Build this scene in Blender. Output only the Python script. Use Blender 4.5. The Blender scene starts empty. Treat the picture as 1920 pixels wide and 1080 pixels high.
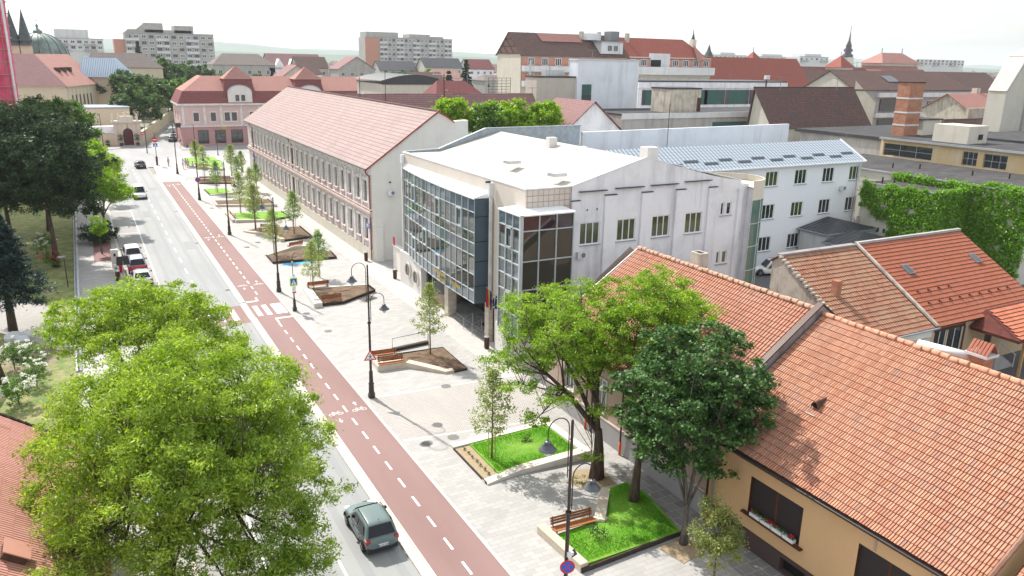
import bpy, bmesh, math, random
import numpy as np
from mathutils import Vector, Matrix
R=math.radians; PI=math.pi
# ------------------------------------------------------------ camera, world, sun
sc=bpy.context.scene; COL=sc.collection
cam=bpy.data.cameras.new('camera'); camo=bpy.data.objects.new('camera',cam); COL.objects.link(camo)
cam.sensor_width=36; cam.lens=1460/1920*36; cam.clip_start=.5; cam.clip_end=20000
CX=Vector((0.8787797,0.1180325,-0.4624008)); CY=Vector((-0.4768388,0.2562721,-0.8408028)); CZ=Vector((0.0192584,0.9593711,0.2814892))
camo.matrix_world=Matrix(((*CX,0),(*CY,0),(*CZ,22),(0,0,0,1)))
sc.camera=camo
SUN_EL=46.; SDX,SDY=-0.216,0.976       # horizontal direction towards the sun
w=bpy.data.worlds.new('World'); sc.world=w; w.use_nodes=True
nt=w.node_tree; nt.nodes.clear()
out=nt.nodes.new('ShaderNodeOutputWorld'); bg=nt.nodes.new('ShaderNodeBackground'); bg2=nt.nodes.new('ShaderNodeBackground')
sky=nt.nodes.new('ShaderNodeTexSky'); sky.sky_type='NISHITA'; sky.sun_disc=False; sky.sun_elevation=R(SUN_EL); sky.sun_rotation=math.atan2(SDX,SDY)
sky.dust_density=3.0; sky.altitude=200
bg.inputs[1].default_value=.12
nt.links.new(sky.outputs[0],bg.inputs[0])
tc=nt.nodes.new('ShaderNodeTexCoord'); mp=nt.nodes.new('ShaderNodeMapping'); mp.inputs['Scale'].default_value=(1,1,4)
nz=nt.nodes.new('ShaderNodeTexNoise'); nz.inputs['Scale'].default_value=3.2; nz.inputs['Detail'].default_value=5
rp=nt.nodes.new('ShaderNodeValToRGB'); rp.color_ramp.elements[0].position=.36; rp.color_ramp.elements[0].color=(.4,.4,.4,1); rp.color_ramp.elements[1].position=.57; rp.color_ramp.elements[1].color=(1,1,1,1)
bg2.inputs[0].default_value=(.955,.985,1,1); bg2.inputs[1].default_value=.65
mx=nt.nodes.new('ShaderNodeMixShader')
nt.links.new(tc.outputs['Generated'],mp.inputs[0]); nt.links.new(mp.outputs[0],nz.inputs[0]); nt.links.new(nz.outputs[0],rp.inputs[0])
nt.links.new(rp.outputs[0],mx.inputs[0]); nt.links.new(bg.outputs[0],mx.inputs[1]); nt.links.new(bg2.outputs[0],mx.inputs[2]); nt.links.new(mx.outputs[0],out.inputs[0])
sun=bpy.data.lights.new('sun','SUN'); sun.energy=3.5; sun.angle=R(.6); sun.color=(1,.955,.875)
suno=bpy.data.objects.new('sun',sun); COL.objects.link(suno)
sd=Vector((SDX*math.cos(R(SUN_EL)),SDY*math.cos(R(SUN_EL)),math.sin(R(SUN_EL))))
suno.rotation_euler=sd.to_track_quat('Z','Y').to_euler(); suno.location=(0,100,200)
vs=sc.view_settings; vs.view_transform='Standard'; vs.look='None'; vs.exposure=1.02; vs.gamma=1; vs.use_curve_mapping=False
# ------------------------------------------------------------ materials
MATS={}
class NT:
    def __init__(s,name):
        s.mat=bpy.data.materials.new(name); s.mat.use_nodes=True; s.t=s.mat.node_tree; s.n=s.t.nodes; s.l=s.t.links
        s.p=s.n['Principled BSDF']; MATS[name]=s.mat
    def new(s,k,**kw):
        o=s.n.new(k)
        for a,b in kw.items(): setattr(o,a,b)
        return o
    def link(s,a,b): s.l.new(a,b)
    def pos(s): 
        return s.new('ShaderNodeNewGeometry').outputs['Position']
    def uv(s): return s.new('ShaderNodeTexCoord').outputs['UV']
    def noise(s,vec,scale,detail=3,rough=.55,stretch=None):
        if stretch:
            m=s.new('ShaderNodeMapping'); m.inputs['Scale'].default_value=stretch; s.link(vec,m.inputs[0]); vec=m.outputs[0]
        n=s.new('ShaderNodeTexNoise'); n.inputs['Scale'].default_value=scale; n.inputs['Detail'].default_value=detail; n.inputs['Roughness'].default_value=rough
        s.link(vec,n.inputs['Vector']); return n.outputs['Fac']
    def ramp(s,fac,*st):
        r=s.new('ShaderNodeValToRGB'); e=r.color_ramp.elements
        while len(e)<len(st): e.new(.5)
        for i,(p,c) in enumerate(st):
            e[i].position=p; e[i].color=(c,c,c,1) if not isinstance(c,tuple) else (*c,1)
        s.link(fac,r.inputs[0]); return r.outputs[0]
    def mix(s,f,a,b,mode='MIX'):
        m=s.new('ShaderNodeMix',data_type='RGBA',blend_type=mode)
        for i,v in ((0,f),(6,a),(7,b)):
            if hasattr(v,'node'): s.link(v,m.inputs[i])
            elif i==0: m.inputs[0].default_value=v
            else: m.inputs[i].default_value=(*v,1) if len(v)==3 else v
        return m.outputs[2]
    def math(s,op,a,b=0,c=0):
        m=s.new('ShaderNodeMath',operation=op)
        for i,v in enumerate((a,b,c)):
            if hasattr(v,'node'): s.link(v,m.inputs[i])
            else: m.inputs[i].default_value=v
        return m.outputs[0]
    def bump(s,h,strength=.3,dist=.02):
        b=s.new('ShaderNodeBump'); b.inputs['Strength'].default_value=strength; b.inputs['Distance'].default_value=dist; s.link(h,b.inputs['Height']); s.link(b.outputs[0],s.p.inputs['Normal'])
    def col(s,c): 
        if hasattr(c,'node'): s.link(c,s.p.inputs['Base Color'])
        else: s.p.inputs['Base Color'].default_value=(*c,1)
    def rough(s,v): s.p.inputs['Roughness'].default_value=v
def plain(name,c,rough=.8,c2=None,scale=1.2,bump=0,metal=0,spec=.3,stretch=None,detail=5,lo=.35,hi=.65):
    m=NT(name); m.rough(rough); m.p.inputs['Metallic'].default_value=metal; m.p.inputs['Specular IOR Level'].default_value=spec
    if c2 is None: c2=tuple(v*.88 for v in c)
    f=m.noise(m.pos(),scale,detail,stretch=stretch); m.col(m.mix(m.ramp(f,(lo,0.),(hi,1.)),c,c2))
    if bump: m.bump(m.noise(m.pos(),scale*8,4),bump,.02)
    return m.mat
def stained(name,c,dirt,scale=.5,amt=.6,bump=.1,fine=1.):
    """plaster or concrete with vertical run-off streaks"""
    m=NT(name); m.rough(.9); m.p.inputs['Specular IOR Level'].default_value=.2; p=m.pos()
    s1=m.ramp(m.noise(p,scale*1.2,5,.6,stretch=(1.6,1.6,.22)),(.5,0.),(.75,amt)); s2=m.ramp(m.noise(p,scale,6,.65),(.45,0.),(.8,amt*.8))
    b=m.mix(s1,c,dirt); b=m.mix(s2,b,dirt); b=m.mix(m.ramp(m.noise(p,6*fine,3),(.3,0.),(.7,.12)),b,tuple(v*.7 for v in c)); m.col(b)
    m.bump(m.noise(p,14*fine,4),bump,.015); return m.mat
def glassy(name,c,rough=.04,ior=1.75,c2=None):
    m=NT(name); m.rough(rough); m.p.inputs['IOR'].default_value=ior; m.p.inputs['Specular IOR Level'].default_value=.6
    if c2:
        f=m.new('ShaderNodeNewGeometry').outputs['Random Per Island']; m.col(m.mix(m.noise(m.pos(),.8,2),c,c2))
    else: m.col(c)
    m.bump(m.noise(m.pos(),1.1,1),.06,.02)
    return m.mat
def tiles_mat(name,a,b,dark,lichen=None,k=.35):
    """clay tile; per-tile tint comes from the mesh attribute"""
    m=NT(name); m.rough(.8); m.p.inputs['Specular IOR Level'].default_value=.2
    at=m.new('ShaderNodeAttribute',attribute_name='tint').outputs['Fac']
    c=m.mix(m.ramp(at,(.0,0.),(1.,1.)),a,b); c=m.mix(m.ramp(at,(.02,.75),(.1,0.)),c,dark)
    n=m.ramp(m.noise(m.pos(),.55,5,.6),(.42,0.),(.72,k)); c=m.mix(n,c,lichen or dark)
    c=m.mix(m.ramp(m.noise(m.pos(),9,3),(.4,0.),(.75,.3)),c,tuple(v*.6 for v in a)); m.col(c); return m.mat
def rooftex(name,a,b,joint,row=.38,colw=.22,var=.35,dark=None):
    """distant tiled roof: rows and tile edges in metres of roof surface (UV)"""
    m=NT(name); m.rough(.85); m.p.inputs['Specular IOR Level'].default_value=.15
    br=m.new('ShaderNodeTexBrick'); br.offset=0; br.inputs['Scale'].default_value=1; br.inputs['Brick Width'].default_value=colw; br.inputs['Row Height'].default_value=row
    br.inputs['Mortar Size'].default_value=.035; br.inputs['Mortar Smooth'].default_value=.2; br.inputs['Bias'].default_value=0
    br.inputs['Color1'].default_value=(*a,1); br.inputs['Color2'].default_value=(*b,1); br.inputs['Mortar'].default_value=(*joint,1)
    m.link(m.uv(),br.inputs[0])
    sx=m.new('ShaderNodeSeparateXYZ'); m.link(m.uv(),sx.inputs[0])
    fr=m.math('FRACT',m.math('DIVIDE',sx.outputs[1],row)); line=m.ramp(fr,(.0,1.),(.16,0.))
    c=m.mix(m.math('MULTIPLY',line,.55),br.outputs[0],joint)
    c=m.mix(m.ramp(m.noise(m.pos(),.35,6,.65),(.42,0.),(.7,var)),c,dark or tuple(v*.55 for v in a)); m.col(c)
    m.bump(fr,.5,.05); return m.mat
def leaf(name,dark,mid,light,trans=.4):
    m=NT(name); m.n.remove(m.p)
    r=m.new('ShaderNodeNewGeometry').outputs['Random Per Island']
    c=m.ramp(r,(0,dark),(.5,mid),(1,light))
    c=m.mix(m.ramp(m.noise(m.pos(),1.1,3),(.4,0.),(.65,.7)),c,dark); c=m.mix(m.ramp(m.noise(m.pos(),1.7,2),(.55,0.),(.75,.6)),c,light)
    d=m.new('ShaderNodeBsdfDiffuse'); t=m.new('ShaderNodeBsdfTranslucent'); g=m.new('ShaderNodeBsdfGlossy'); g.inputs['Roughness'].default_value=.45
    hs=m.new('ShaderNodeHueSaturation'); hs.inputs['Saturation'].default_value=1.1; hs.inputs['Value'].default_value=1.25; m.link(c,hs.inputs['Color'])
    m.link(c,d.inputs[0]); m.link(hs.outputs[0],t.inputs[0])
    a=m.new('ShaderNodeMixShader'); a.inputs[0].default_value=trans; m.link(d.outputs[0],a.inputs[1]); m.link(t.outputs[0],a.inputs[2])
    b=m.new('ShaderNodeMixShader'); b.inputs[0].default_value=.03; m.link(a.outputs[0],b.inputs[1]); m.link(g.outputs[0],b.inputs[2])
    m.link(b.outputs[0],m.n['Material Output'].inputs[0]); return m.mat
def paving(name,c1,c2,mortar,bw,rh,rot=0,ms=.008,dirt=.25,bump=.15):
    m=NT(name); m.rough(.75); m.p.inputs['Specular IOR Level'].default_value=.25
    mp=m.new('ShaderNodeMapping'); mp.inputs['Rotation'].default_value=(0,0,rot); m.link(m.pos(),mp.inputs[0])
    br=m.new('ShaderNodeTexBrick'); br.offset=.5; br.inputs['Scale'].default_value=1; br.inputs['Brick Width'].default_value=bw; br.inputs['Row Height'].default_value=rh
    br.inputs['Mortar Size'].default_value=ms; br.inputs['Mortar Smooth'].default_value=.1; br.inputs['Color1'].default_value=(*c1,1); br.inputs['Color2'].default_value=(*c2,1); br.inputs['Mortar'].default_value=(*mortar,1)
    m.link(mp.outputs[0],br.inputs[0])
    c=m.mix(m.ramp(m.noise(m.pos(),.25,6,.6),(.42,0.),(.75,dirt)),br.outputs[0],tuple(v*.72 for v in c2))
    c=m.mix(m.ramp(m.noise(m.pos(),1.7,6,.7),(.55,0.),(.8,dirt)),c,tuple(v*.6 for v in c2))
    m.col(c); m.bump(br.outputs['Fac'],bump,-.004); return m.mat
paving('granite_paving',(.425,.412,.40),(.355,.342,.332),(.26,.25,.24),.6,.3,dirt=.35)
paving('warm_paving',(.50,.475,.45),(.44,.415,.395),(.36,.33,.31),.4,.2,dirt=.15)
paving('dark_paving',(.30,.29,.285),(.22,.215,.21),(.40,.39,.38),.62,.62,ms=.02,dirt=.35)
paving('red_paving',(.26,.13,.12),(.2,.1,.095),(.16,.1,.09),.2,.1,ms=.006)
paving('church_paving',(.36,.34,.32),(.3,.28,.265),(.2,.19,.18),.3,.15)
def cobbles():
    m=NT('fan_cobbles'); m.rough(.8); p=m.pos(); s=m.new('ShaderNodeSeparateXYZ'); m.link(p,s.inputs[0])
    x,y=s.outputs[0],s.outputs[1]
    u=m.math('SUBTRACT',m.math('FRACT',m.math('DIVIDE',x,1.25)),.5)
    v=m.math('ADD',y,m.math('MULTIPLY',m.math('MULTIPLY',u,u),-2.1))
    ring=m.math('FRACT',m.math('DIVIDE',v,.2)); row=m.math('FLOOR',m.math('DIVIDE',v,.2))
    cx=m.math('FRACT',m.math('ADD',m.math('DIVIDE',x,.115),m.math('MULTIPLY',row,.5)))
    l1=m.ramp(ring,(.12,1.),(.34,0.)); l2=m.ramp(cx,(.06,.5),(.16,0.))
    j=m.math('MAXIMUM',l1,l2)
    c=m.mix(m.noise(p,5,3),(.47,.44,.42),(.36,.335,.32)); c=m.mix(m.ramp(m.noise(p,.3,5),(.45,0.),(.7,.35)),c,(.52,.48,.44))
    m.col(m.mix(m.math('MULTIPLY',j,.85),c,(.17,.155,.145))); m.bump(j,.6,-.02)
cobbles()
def asphalt(name,c,c2,red=False):
    m=NT(name); m.rough(.85); p=m.pos(); m.p.inputs['Specular IOR Level'].default_value=.3
    n=m.mix(m.ramp(m.noise(p,.22,5,.6,stretch=(1.5,.25,1)),(.38,0.),(.68,1.)),c,c2)
    n=m.mix(m.ramp(m.noise(p,40,2),(.35,0.),(.65,.28)),n,tuple(v*.55 for v in c)); n=m.mix(m.ramp(m.noise(p,1.2,6,.7),(.6,0.),(.8,.25)),n,tuple(v*1.25 for v in c2)); m.col(n)
    m.bump(m.noise(p,60,2),.25,.01)
asphalt('asphalt',(.345,.35,.35),(.275,.28,.285)); asphalt('bay_asphalt',(.34,.33,.325),(.30,.29,.285)); asphalt('yard_asphalt',(.13,.13,.135),(.1,.1,.105))
asphalt('cycle_red',(.275,.175,.165),(.235,.145,.135))
def grass(name,a,b,dry=None):
    m=NT(name); m.rough(.9); p=m.pos(); c=m.mix(m.noise(p,25,3,.7),a,b)
    if dry: c=m.mix(m.ramp(m.noise(p,.8,7,.7),(.40,0.),(.62,.8)),c,dry)
    c=m.mix(m.ramp(m.noise(p,1.3,3),(.5,0.),(.75,.4)),c,b); m.col(c); m.bump(m.noise(p,45,3,.8),.8,.04)
grass('lawn',(.17,.40,.02),(.09,.26,.012),(.24,.40,.05)); grass('park_grass',(.16,.24,.05),(.08,.14,.025),(.36,.30,.15))
plain('soil',(.20,.135,.09),.95,(.095,.062,.04),1.5,1.0,detail=9,lo=.3,hi=.7)
plain('gravel',(.42,.33,.22),.95,(.3,.22,.14),12,.6)
plain('limestone',(.62,.55,.46),.8,(.5,.42,.33),.9,.15,stretch=(1,1,2)); plain('white_stone',(.66,.62,.57),.75,(.58,.53,.47),1.4,.1)
plain('corten',(.10,.055,.035),.85,(.05,.03,.02),3,.1); plain('dark_edge',(.06,.045,.038),.8,(.04,.03,.025),3)
plain('kerb',(.60,.55,.50),.8,(.48,.43,.38),2,.15)
plain('paint_white',(.85,.85,.83),.7,(.74,.74,.72),6); plain('paint_worn',(.75,.75,.74),.75,(.4,.4,.4),7,lo=.45,hi=.7)
plain('blue_paint',(.05,.33,.62),.7,(.1,.42,.7),3)
plain('bench_wood',(.30,.115,.045),.55,(.19,.065,.025),4,.1,stretch=(1,6,1)); plain('bench_light',(.42,.17,.06),.5,(.32,.11,.04),4,stretch=(1,6,1))
plain('stake',(.55,.34,.16),.8,(.4,.24,.1),5); plain('bark',(.12,.085,.06),.95,(.055,.04,.03),3,1.,stretch=(3,3,.6)); plain('young_bark',(.17,.13,.09),.9,(.09,.07,.05),6,.4)
plain('grey_bark',(.17,.15,.13),.95,(.08,.07,.06),3,1.,stretch=(3,3,.6))
plain('iron',(.028,.02,.018),.45,(.045,.032,.028),3,spec=.5); plain('lamp_grey',(.085,.095,.115),.35,(.06,.07,.085),3,spec=.6); plain('lamp_top',(.32,.36,.42),.4,spec=.6)
plain('black',(.012,.012,.013),.6); plain('rubber',(.02,.02,.02),.85); plain('chrome',(.5,.5,.5),.25,metal=1); plain('alloy',(.3,.3,.31),.4,metal=.6)
plain('steel',(.55,.56,.57),.35,metal=.7); plain('zinc',(.34,.38,.42),.5,(.26,.3,.34),2,spec=.5,metal=.3); plain('grey_metal',(.2,.21,.22),.5)
plain('orange_pvc',(.75,.13,.04),.5); plain('brown_metal',(.075,.03,.02),.5,(.05,.02,.015),3); plain('brown_wood',(.10,.035,.018),.6,(.07,.025,.012),3); plain('red_pipe',(.30,.06,.05),.5)
plain('white_pvc',(.78,.79,.8),.4,(.72,.73,.74),3); plain('white_metal',(.7,.72,.74),.4); plain('cream_box',(.62,.6,.55),.6)
plain('skin',(.5,.3,.22),.6); plain('hair',(.03,.02,.015),.8); plain('cloth_white',(.7,.7,.72),.9); plain('cloth_blue',(.35,.42,.6),.9); plain('cloth_dark',(.04,.045,.06),.9); plain('cloth_pink',(.55,.4,.38),.9); plain('cloth_tan',(.5,.42,.33),.9)
plain('red_enamel',(.62,.02,.03),.4); plain('blue_enamel',(.02,.13,.55),.4); plain('lime_enamel',(.55,.85,.05),.45); plain('white_enamel',(.85,.85,.85),.4); plain('plate_blue',(.12,.2,.55),.4); plain('gold',(.55,.38,.06),.4,metal=.3); plain('yellow_enamel',(.8,.6,.03),.5)
plain('flag_blue',(.03,.05,.28),.9); plain('flag_yellow',(.8,.6,.05),.9); plain('flag_red',(.6,.03,.05),.9)
stained('white_render',(.80,.80,.83),(.36,.36,.39),.45,.6); stained('wing_white',(.83,.86,.90),(.68,.71,.75),.3,.2); stained('cream_render',(.74,.71,.66),(.50,.46,.41),.35,.4); stained('tile_cladding',(.60,.545,.49),(.48,.43,.38),.4,.3)
stained('beige_render',(.42,.32,.27),(.3,.22,.18),.5,.35); stained('orange_render',(.62,.40,.215),(.52,.33,.17),.4,.3,.06); stained('brown_plinth',(.085,.06,.055),(.05,.038,.034),.6,.4)
stained('yellow_render',(.58,.40,.19),(.42,.27,.12),.5,.4); stained('old_yellow',(.60,.45,.24),(.66,.6,.5),.5,.7); stained('church_cream',(.60,.53,.40),(.48,.42,.31),.4,.3); stained('church_pale',(.64,.58,.46),(.5,.43,.32),.4,.3)
stained('pink_render',(.60,.46,.43),(.5,.33,.3),.4,.25); stained('pink_dark',(.46,.28,.27),(.38,.18,.17),.4,.25); stained('stucco_pale',(.66,.64,.62),(.5,.46,.44),.6,.4)
stained('concrete',(.40,.385,.37),(.22,.205,.195),.5,.6); stained('pale_concrete',(.60,.61,.62),(.36,.36,.37),.5,.5); stained('tower_white',(.72,.75,.80),(.42,.44,.48),.35,.55); stained('cream_concrete',(.50,.47,.41),(.36,.32,.26),.5,.45); stained('grey_render',(.34,.33,.335),(.24,.23,.235),.5,.4); stained('old_plaster',(.52,.48,.41),(.2,.14,.11),.9,.85)
stained('firewall_grey',(.30,.27,.27),(.14,.12,.13),.8,.9); stained('ochre_render',(.52,.40,.26),(.4,.3,.19),.5,.3); stained('gable_pale',(.58,.55,.48),(.42,.38,.3),.5,.5)
stained('brick_salmon',(.48,.24,.18),(.36,.2,.16),.5,.4); stained('flat_roof',(.05,.048,.05),(.12,.115,.115),.35,.8,.3); stained('flat_roof_dark',(.05,.05,.053),(.11,.11,.118),.3,.7,.3); stained('membrane',(.475,.45,.40),(.41,.39,.34),.18,.4,.05); stained('stone_pale',(.62,.58,.50),(.45,.4,.33),.6,.5)
def brick(name,a,b,mo,bw=.25,rh=.075):
    m=NT(name); m.rough(.9); p=m.pos(); s=m.new('ShaderNodeSeparateXYZ'); m.link(p,s.inputs[0]); cb=m.new('ShaderNodeCombineXYZ'); m.link(m.math('ADD',s.outputs[0],s.outputs[1]),cb.inputs[0]); m.link(s.outputs[2],cb.inputs[1])
    br=m.new('ShaderNodeTexBrick'); br.inputs['Scale'].default_value=1; br.inputs['Brick Width'].default_value=bw; br.inputs['Row Height'].default_value=rh; br.inputs['Mortar Size'].default_value=.01
    for k,v in (('Color1',a),('Color2',b),('Mortar',mo)): br.inputs[k].default_value=(*v,1)
    m.link(cb.outputs[0],br.inputs[0]); m.col(m.mix(m.ramp(m.noise(p,1.2,6),(.45,0.),(.7,.6)),br.outputs[0],b))
brick('red_brick',(.42,.17,.09),(.28,.09,.05),(.4,.3,.22)); brick('old_brick',(.24,.12,.10),(.15,.08,.07),(.28,.24,.22))
def rustic(name,c,j,h=.34,wd=.7):
    m=NT(name); m.rough(.9); p=m.pos(); s=m.new('ShaderNodeSeparateXYZ'); m.link(p,s.inputs[0]); cb=m.new('ShaderNodeCombineXYZ'); m.link(m.math('ADD',s.outputs[0],s.outputs[1]),cb.inputs[0]); m.link(s.outputs[2],cb.inputs[1])
    br=m.new('ShaderNodeTexBrick'); br.inputs['Scale'].default_value=1; br.inputs['Brick Width'].default_value=wd; br.inputs['Row Height'].default_value=h; br.inputs['Mortar Size'].default_value=.025; br.offset=0 if h==wd else .5
    for k,v in (('Color1',c),('Color2',tuple(x*.93 for x in c)),('Mortar',j)): br.inputs[k].default_value=(*v,1)
    m.link(cb.outputs[0],br.inputs[0]); m.col(m.mix(m.ramp(m.noise(p,.8,6),(.45,0.),(.75,.5)),br.outputs[0],tuple(x*.72 for x in c))); m.bump(br.outputs['Fac'],.8,-.03)
rustic('rusticated',(.64,.60,.58),(.36,.32,.31)); rustic('tile_grid',(.60,.52,.46),(.34,.27,.24),.45,.45); rustic('stone_clad',(.56,.50,.43),(.42,.36,.31),.5,.8)
plain('pink_trim',(.62,.50,.47),.85,(.52,.41,.39),1); plain('stucco_trim',(.70,.68,.66),.85,(.56,.53,.52),1.5)
tiles_mat('clay_h1',(.52,.27,.175),(.36,.155,.10),(.24,.16,.14),(.36,.25,.21),.3); tiles_mat('clay_h2',(.46,.22,.15),(.37,.155,.10),(.22,.13,.1),(.40,.27,.22),.4); tiles_mat('clay_old',(.44,.22,.14),(.30,.135,.085),(.17,.10,.08),(.42,.30,.2),.6)
tiles_mat('clay_red',(.40,.14,.08),(.35,.11,.065),(.28,.1,.07),(.36,.16,.12),.3); tiles_mat('clay_left',(.56,.29,.235),(.48,.23,.18),(.3,.1,.07),(.5,.22,.16),.2); tiles_mat('clay_canopy',(.55,.2,.12),(.42,.14,.08),(.3,.1,.06))
plain('clay_joint',(.12,.03,.022),.9,(.07,.022,.018),3)
rooftex('tiles_pale',(.45,.36,.335),(.39,.305,.285),(.17,.11,.11),.55,.24,.45,(.27,.19,.19)); rooftex('tiles_salmon',(.42,.25,.22),(.38,.21,.18),(.28,.11,.09),.4,.25,.25); rooftex('tiles_red',(.36,.13,.10),(.30,.105,.085),(.18,.045,.035),.45,.25,.25); rooftex('tiles_darkred',(.27,.11,.11),(.23,.09,.095),(.12,.035,.03),.4,.25,.2); rooftex('tiles_brown',(.19,.115,.10),(.13,.078,.07),(.07,.045,.042),.35,.25,.5,(.085,.07,.07)); rooftex('tiles_mauve',(.33,.20,.20),(.28,.165,.165),(.15,.07,.07),.4,.25,.3); rooftex('tiles_greybrown',(.24,.2,.185),(.18,.15,.14),(.11,.09,.085),.4,.3,.4)
def corrug(name,a,b,jn,px=.2,row=.5):
    m=NT(name); m.rough(.45); m.p.inputs['Specular IOR Level'].default_value=.5; s=m.new('ShaderNodeSeparateXYZ'); m.link(m.uv(),s.inputs[0])
    u=m.math('SINE',m.math('MULTIPLY',s.outputs[0],2*PI/px)); v=m.math('FRACT',m.math('DIVIDE',s.outputs[1],row))
    c=m.mix(m.ramp(m.math('MULTIPLY_ADD',u,.5,.5),(.25,0.),(.75,1.)),a,b); c=m.mix(m.ramp(v,(0.,.8),(.15,0.)),c,jn); m.col(c); m.bump(u,.6,.05)
corrug('metal_tile',(.20,.25,.31),(.44,.49,.54),(.06,.08,.11),.5,.5); corrug('snow_guard',(.035,.05,.075),(.05,.07,.1),(.02,.03,.04),.21,3); corrug('blue_tin',(.16,.24,.33),(.24,.32,.42),(.14,.2,.28),.6,30); corrug('slate_dark',(.035,.036,.045),(.045,.047,.055),(.02,.02,.025),.6,.3)
glassy('glass',(.018,.026,.03)); glassy('glass_green',(.025,.035,.025),.08,1.6,(.10,.13,.04)); glassy('curtain_glass',(.03,.042,.046),.02,2.0,(.055,.065,.065)); glassy('bay_glass',(.055,.052,.038),.04,1.5,(.03,.03,.025)); glassy('bay_dark',(.035,.02,.028),.05,1.5); glassy('spandrel_glass',(.085,.12,.15),.06,1.8); glassy('far_glass',(.045,.055,.065),.25,1.5); glassy('glass_teal',(.05,.12,.11),.15,1.6,(.07,.16,.14)); glassy('car_glass',(.010,.012,.02),.04,1.35); glassy('lamp_glass',(.55,.58,.6),.1,1.5)
plain('mullion',(.46,.52,.55),.35,spec=.6); plain('cap_white',(.82,.84,.86),.4); plain('blue_cladding',(.07,.105,.135),.4,spec=.5); plain('shutter_dark',(.028,.02,.022),.6,(.035,.026,.028),3,stretch=(.1,.1,30)); plain('dark_bronze',(.05,.045,.045),.4); plain('green_blind',(.04,.10,.085),.6,(.05,.13,.11),6,stretch=(4,4,.2))
def dome_mat():
    m=NT('copper_green'); m.rough(.6); m.col(m.mix(m.ramp(m.noise(m.pos(),.35,5),(.35,0.),(.65,1.)),(.10,.145,.135),(.20,.26,.23))); 
dome_mat(); plain('spire_slate',(.045,.065,.068),.5,(.08,.1,.1),1)
def netting():
    m=NT('pink_net'); m.rough(.8); p=m.pos(); c=m.mix(m.ramp(m.noise(p,.7,5,stretch=(1,1,.35)),(.35,0.),(.65,1.)),(.52,.02,.10),(.68,.13,.24)); m.col(c); m.p.inputs['Subsurface Weight'].default_value=0
netting()
leaf('leaf_yellow',(.14,.24,.022),(.31,.45,.042),(.52,.63,.11),.45); leaf('leaf_right',(.13,.24,.02),(.26,.42,.03),(.42,.56,.07),.45); leaf('leaf_maple',(.03,.085,.02),(.065,.15,.035),(.16,.29,.07),.3); leaf('leaf_young',(.18,.24,.06),(.32,.39,.11),(.44,.50,.17),.5); leaf('leaf_youngg',(.14,.24,.06),(.25,.38,.10),(.34,.48,.15),.5); leaf('leaf_pine',(.014,.032,.013),(.032,.062,.024),(.08,.13,.045),.2); leaf('leaf_spruce',(.012,.03,.026),(.028,.055,.048),(.06,.10,.085),.12); leaf('leaf_mid',(.05,.11,.015),(.11,.22,.03),(.19,.33,.05)); leaf('leaf_far',(.04,.08,.025),(.08,.15,.04),(.14,.23,.06)); leaf('leaf_bright',(.15,.28,.02),(.28,.45,.03),(.42,.58,.06),.45); leaf('leaf_shrub',(.015,.04,.02),(.03,.075,.03),(.06,.12,.05),.25); leaf('leaf_olive',(.14,.17,.04),(.24,.28,.07),(.36,.40,.12)); leaf('ivy',(.12,.26,.025),(.21,.41,.04),(.30,.54,.06),.35); leaf('petal_white',(.75,.75,.7),(.8,.8,.75),(.85,.85,.8),.3); leaf('petal_red',(.6,.02,.08),(.7,.03,.12),(.8,.05,.15),.3); leaf('blade',(.06,.24,.008),(.13,.38,.015),(.20,.5,.03),.4)
def mt(x): return MATS[x] if isinstance(x,str) else x
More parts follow.
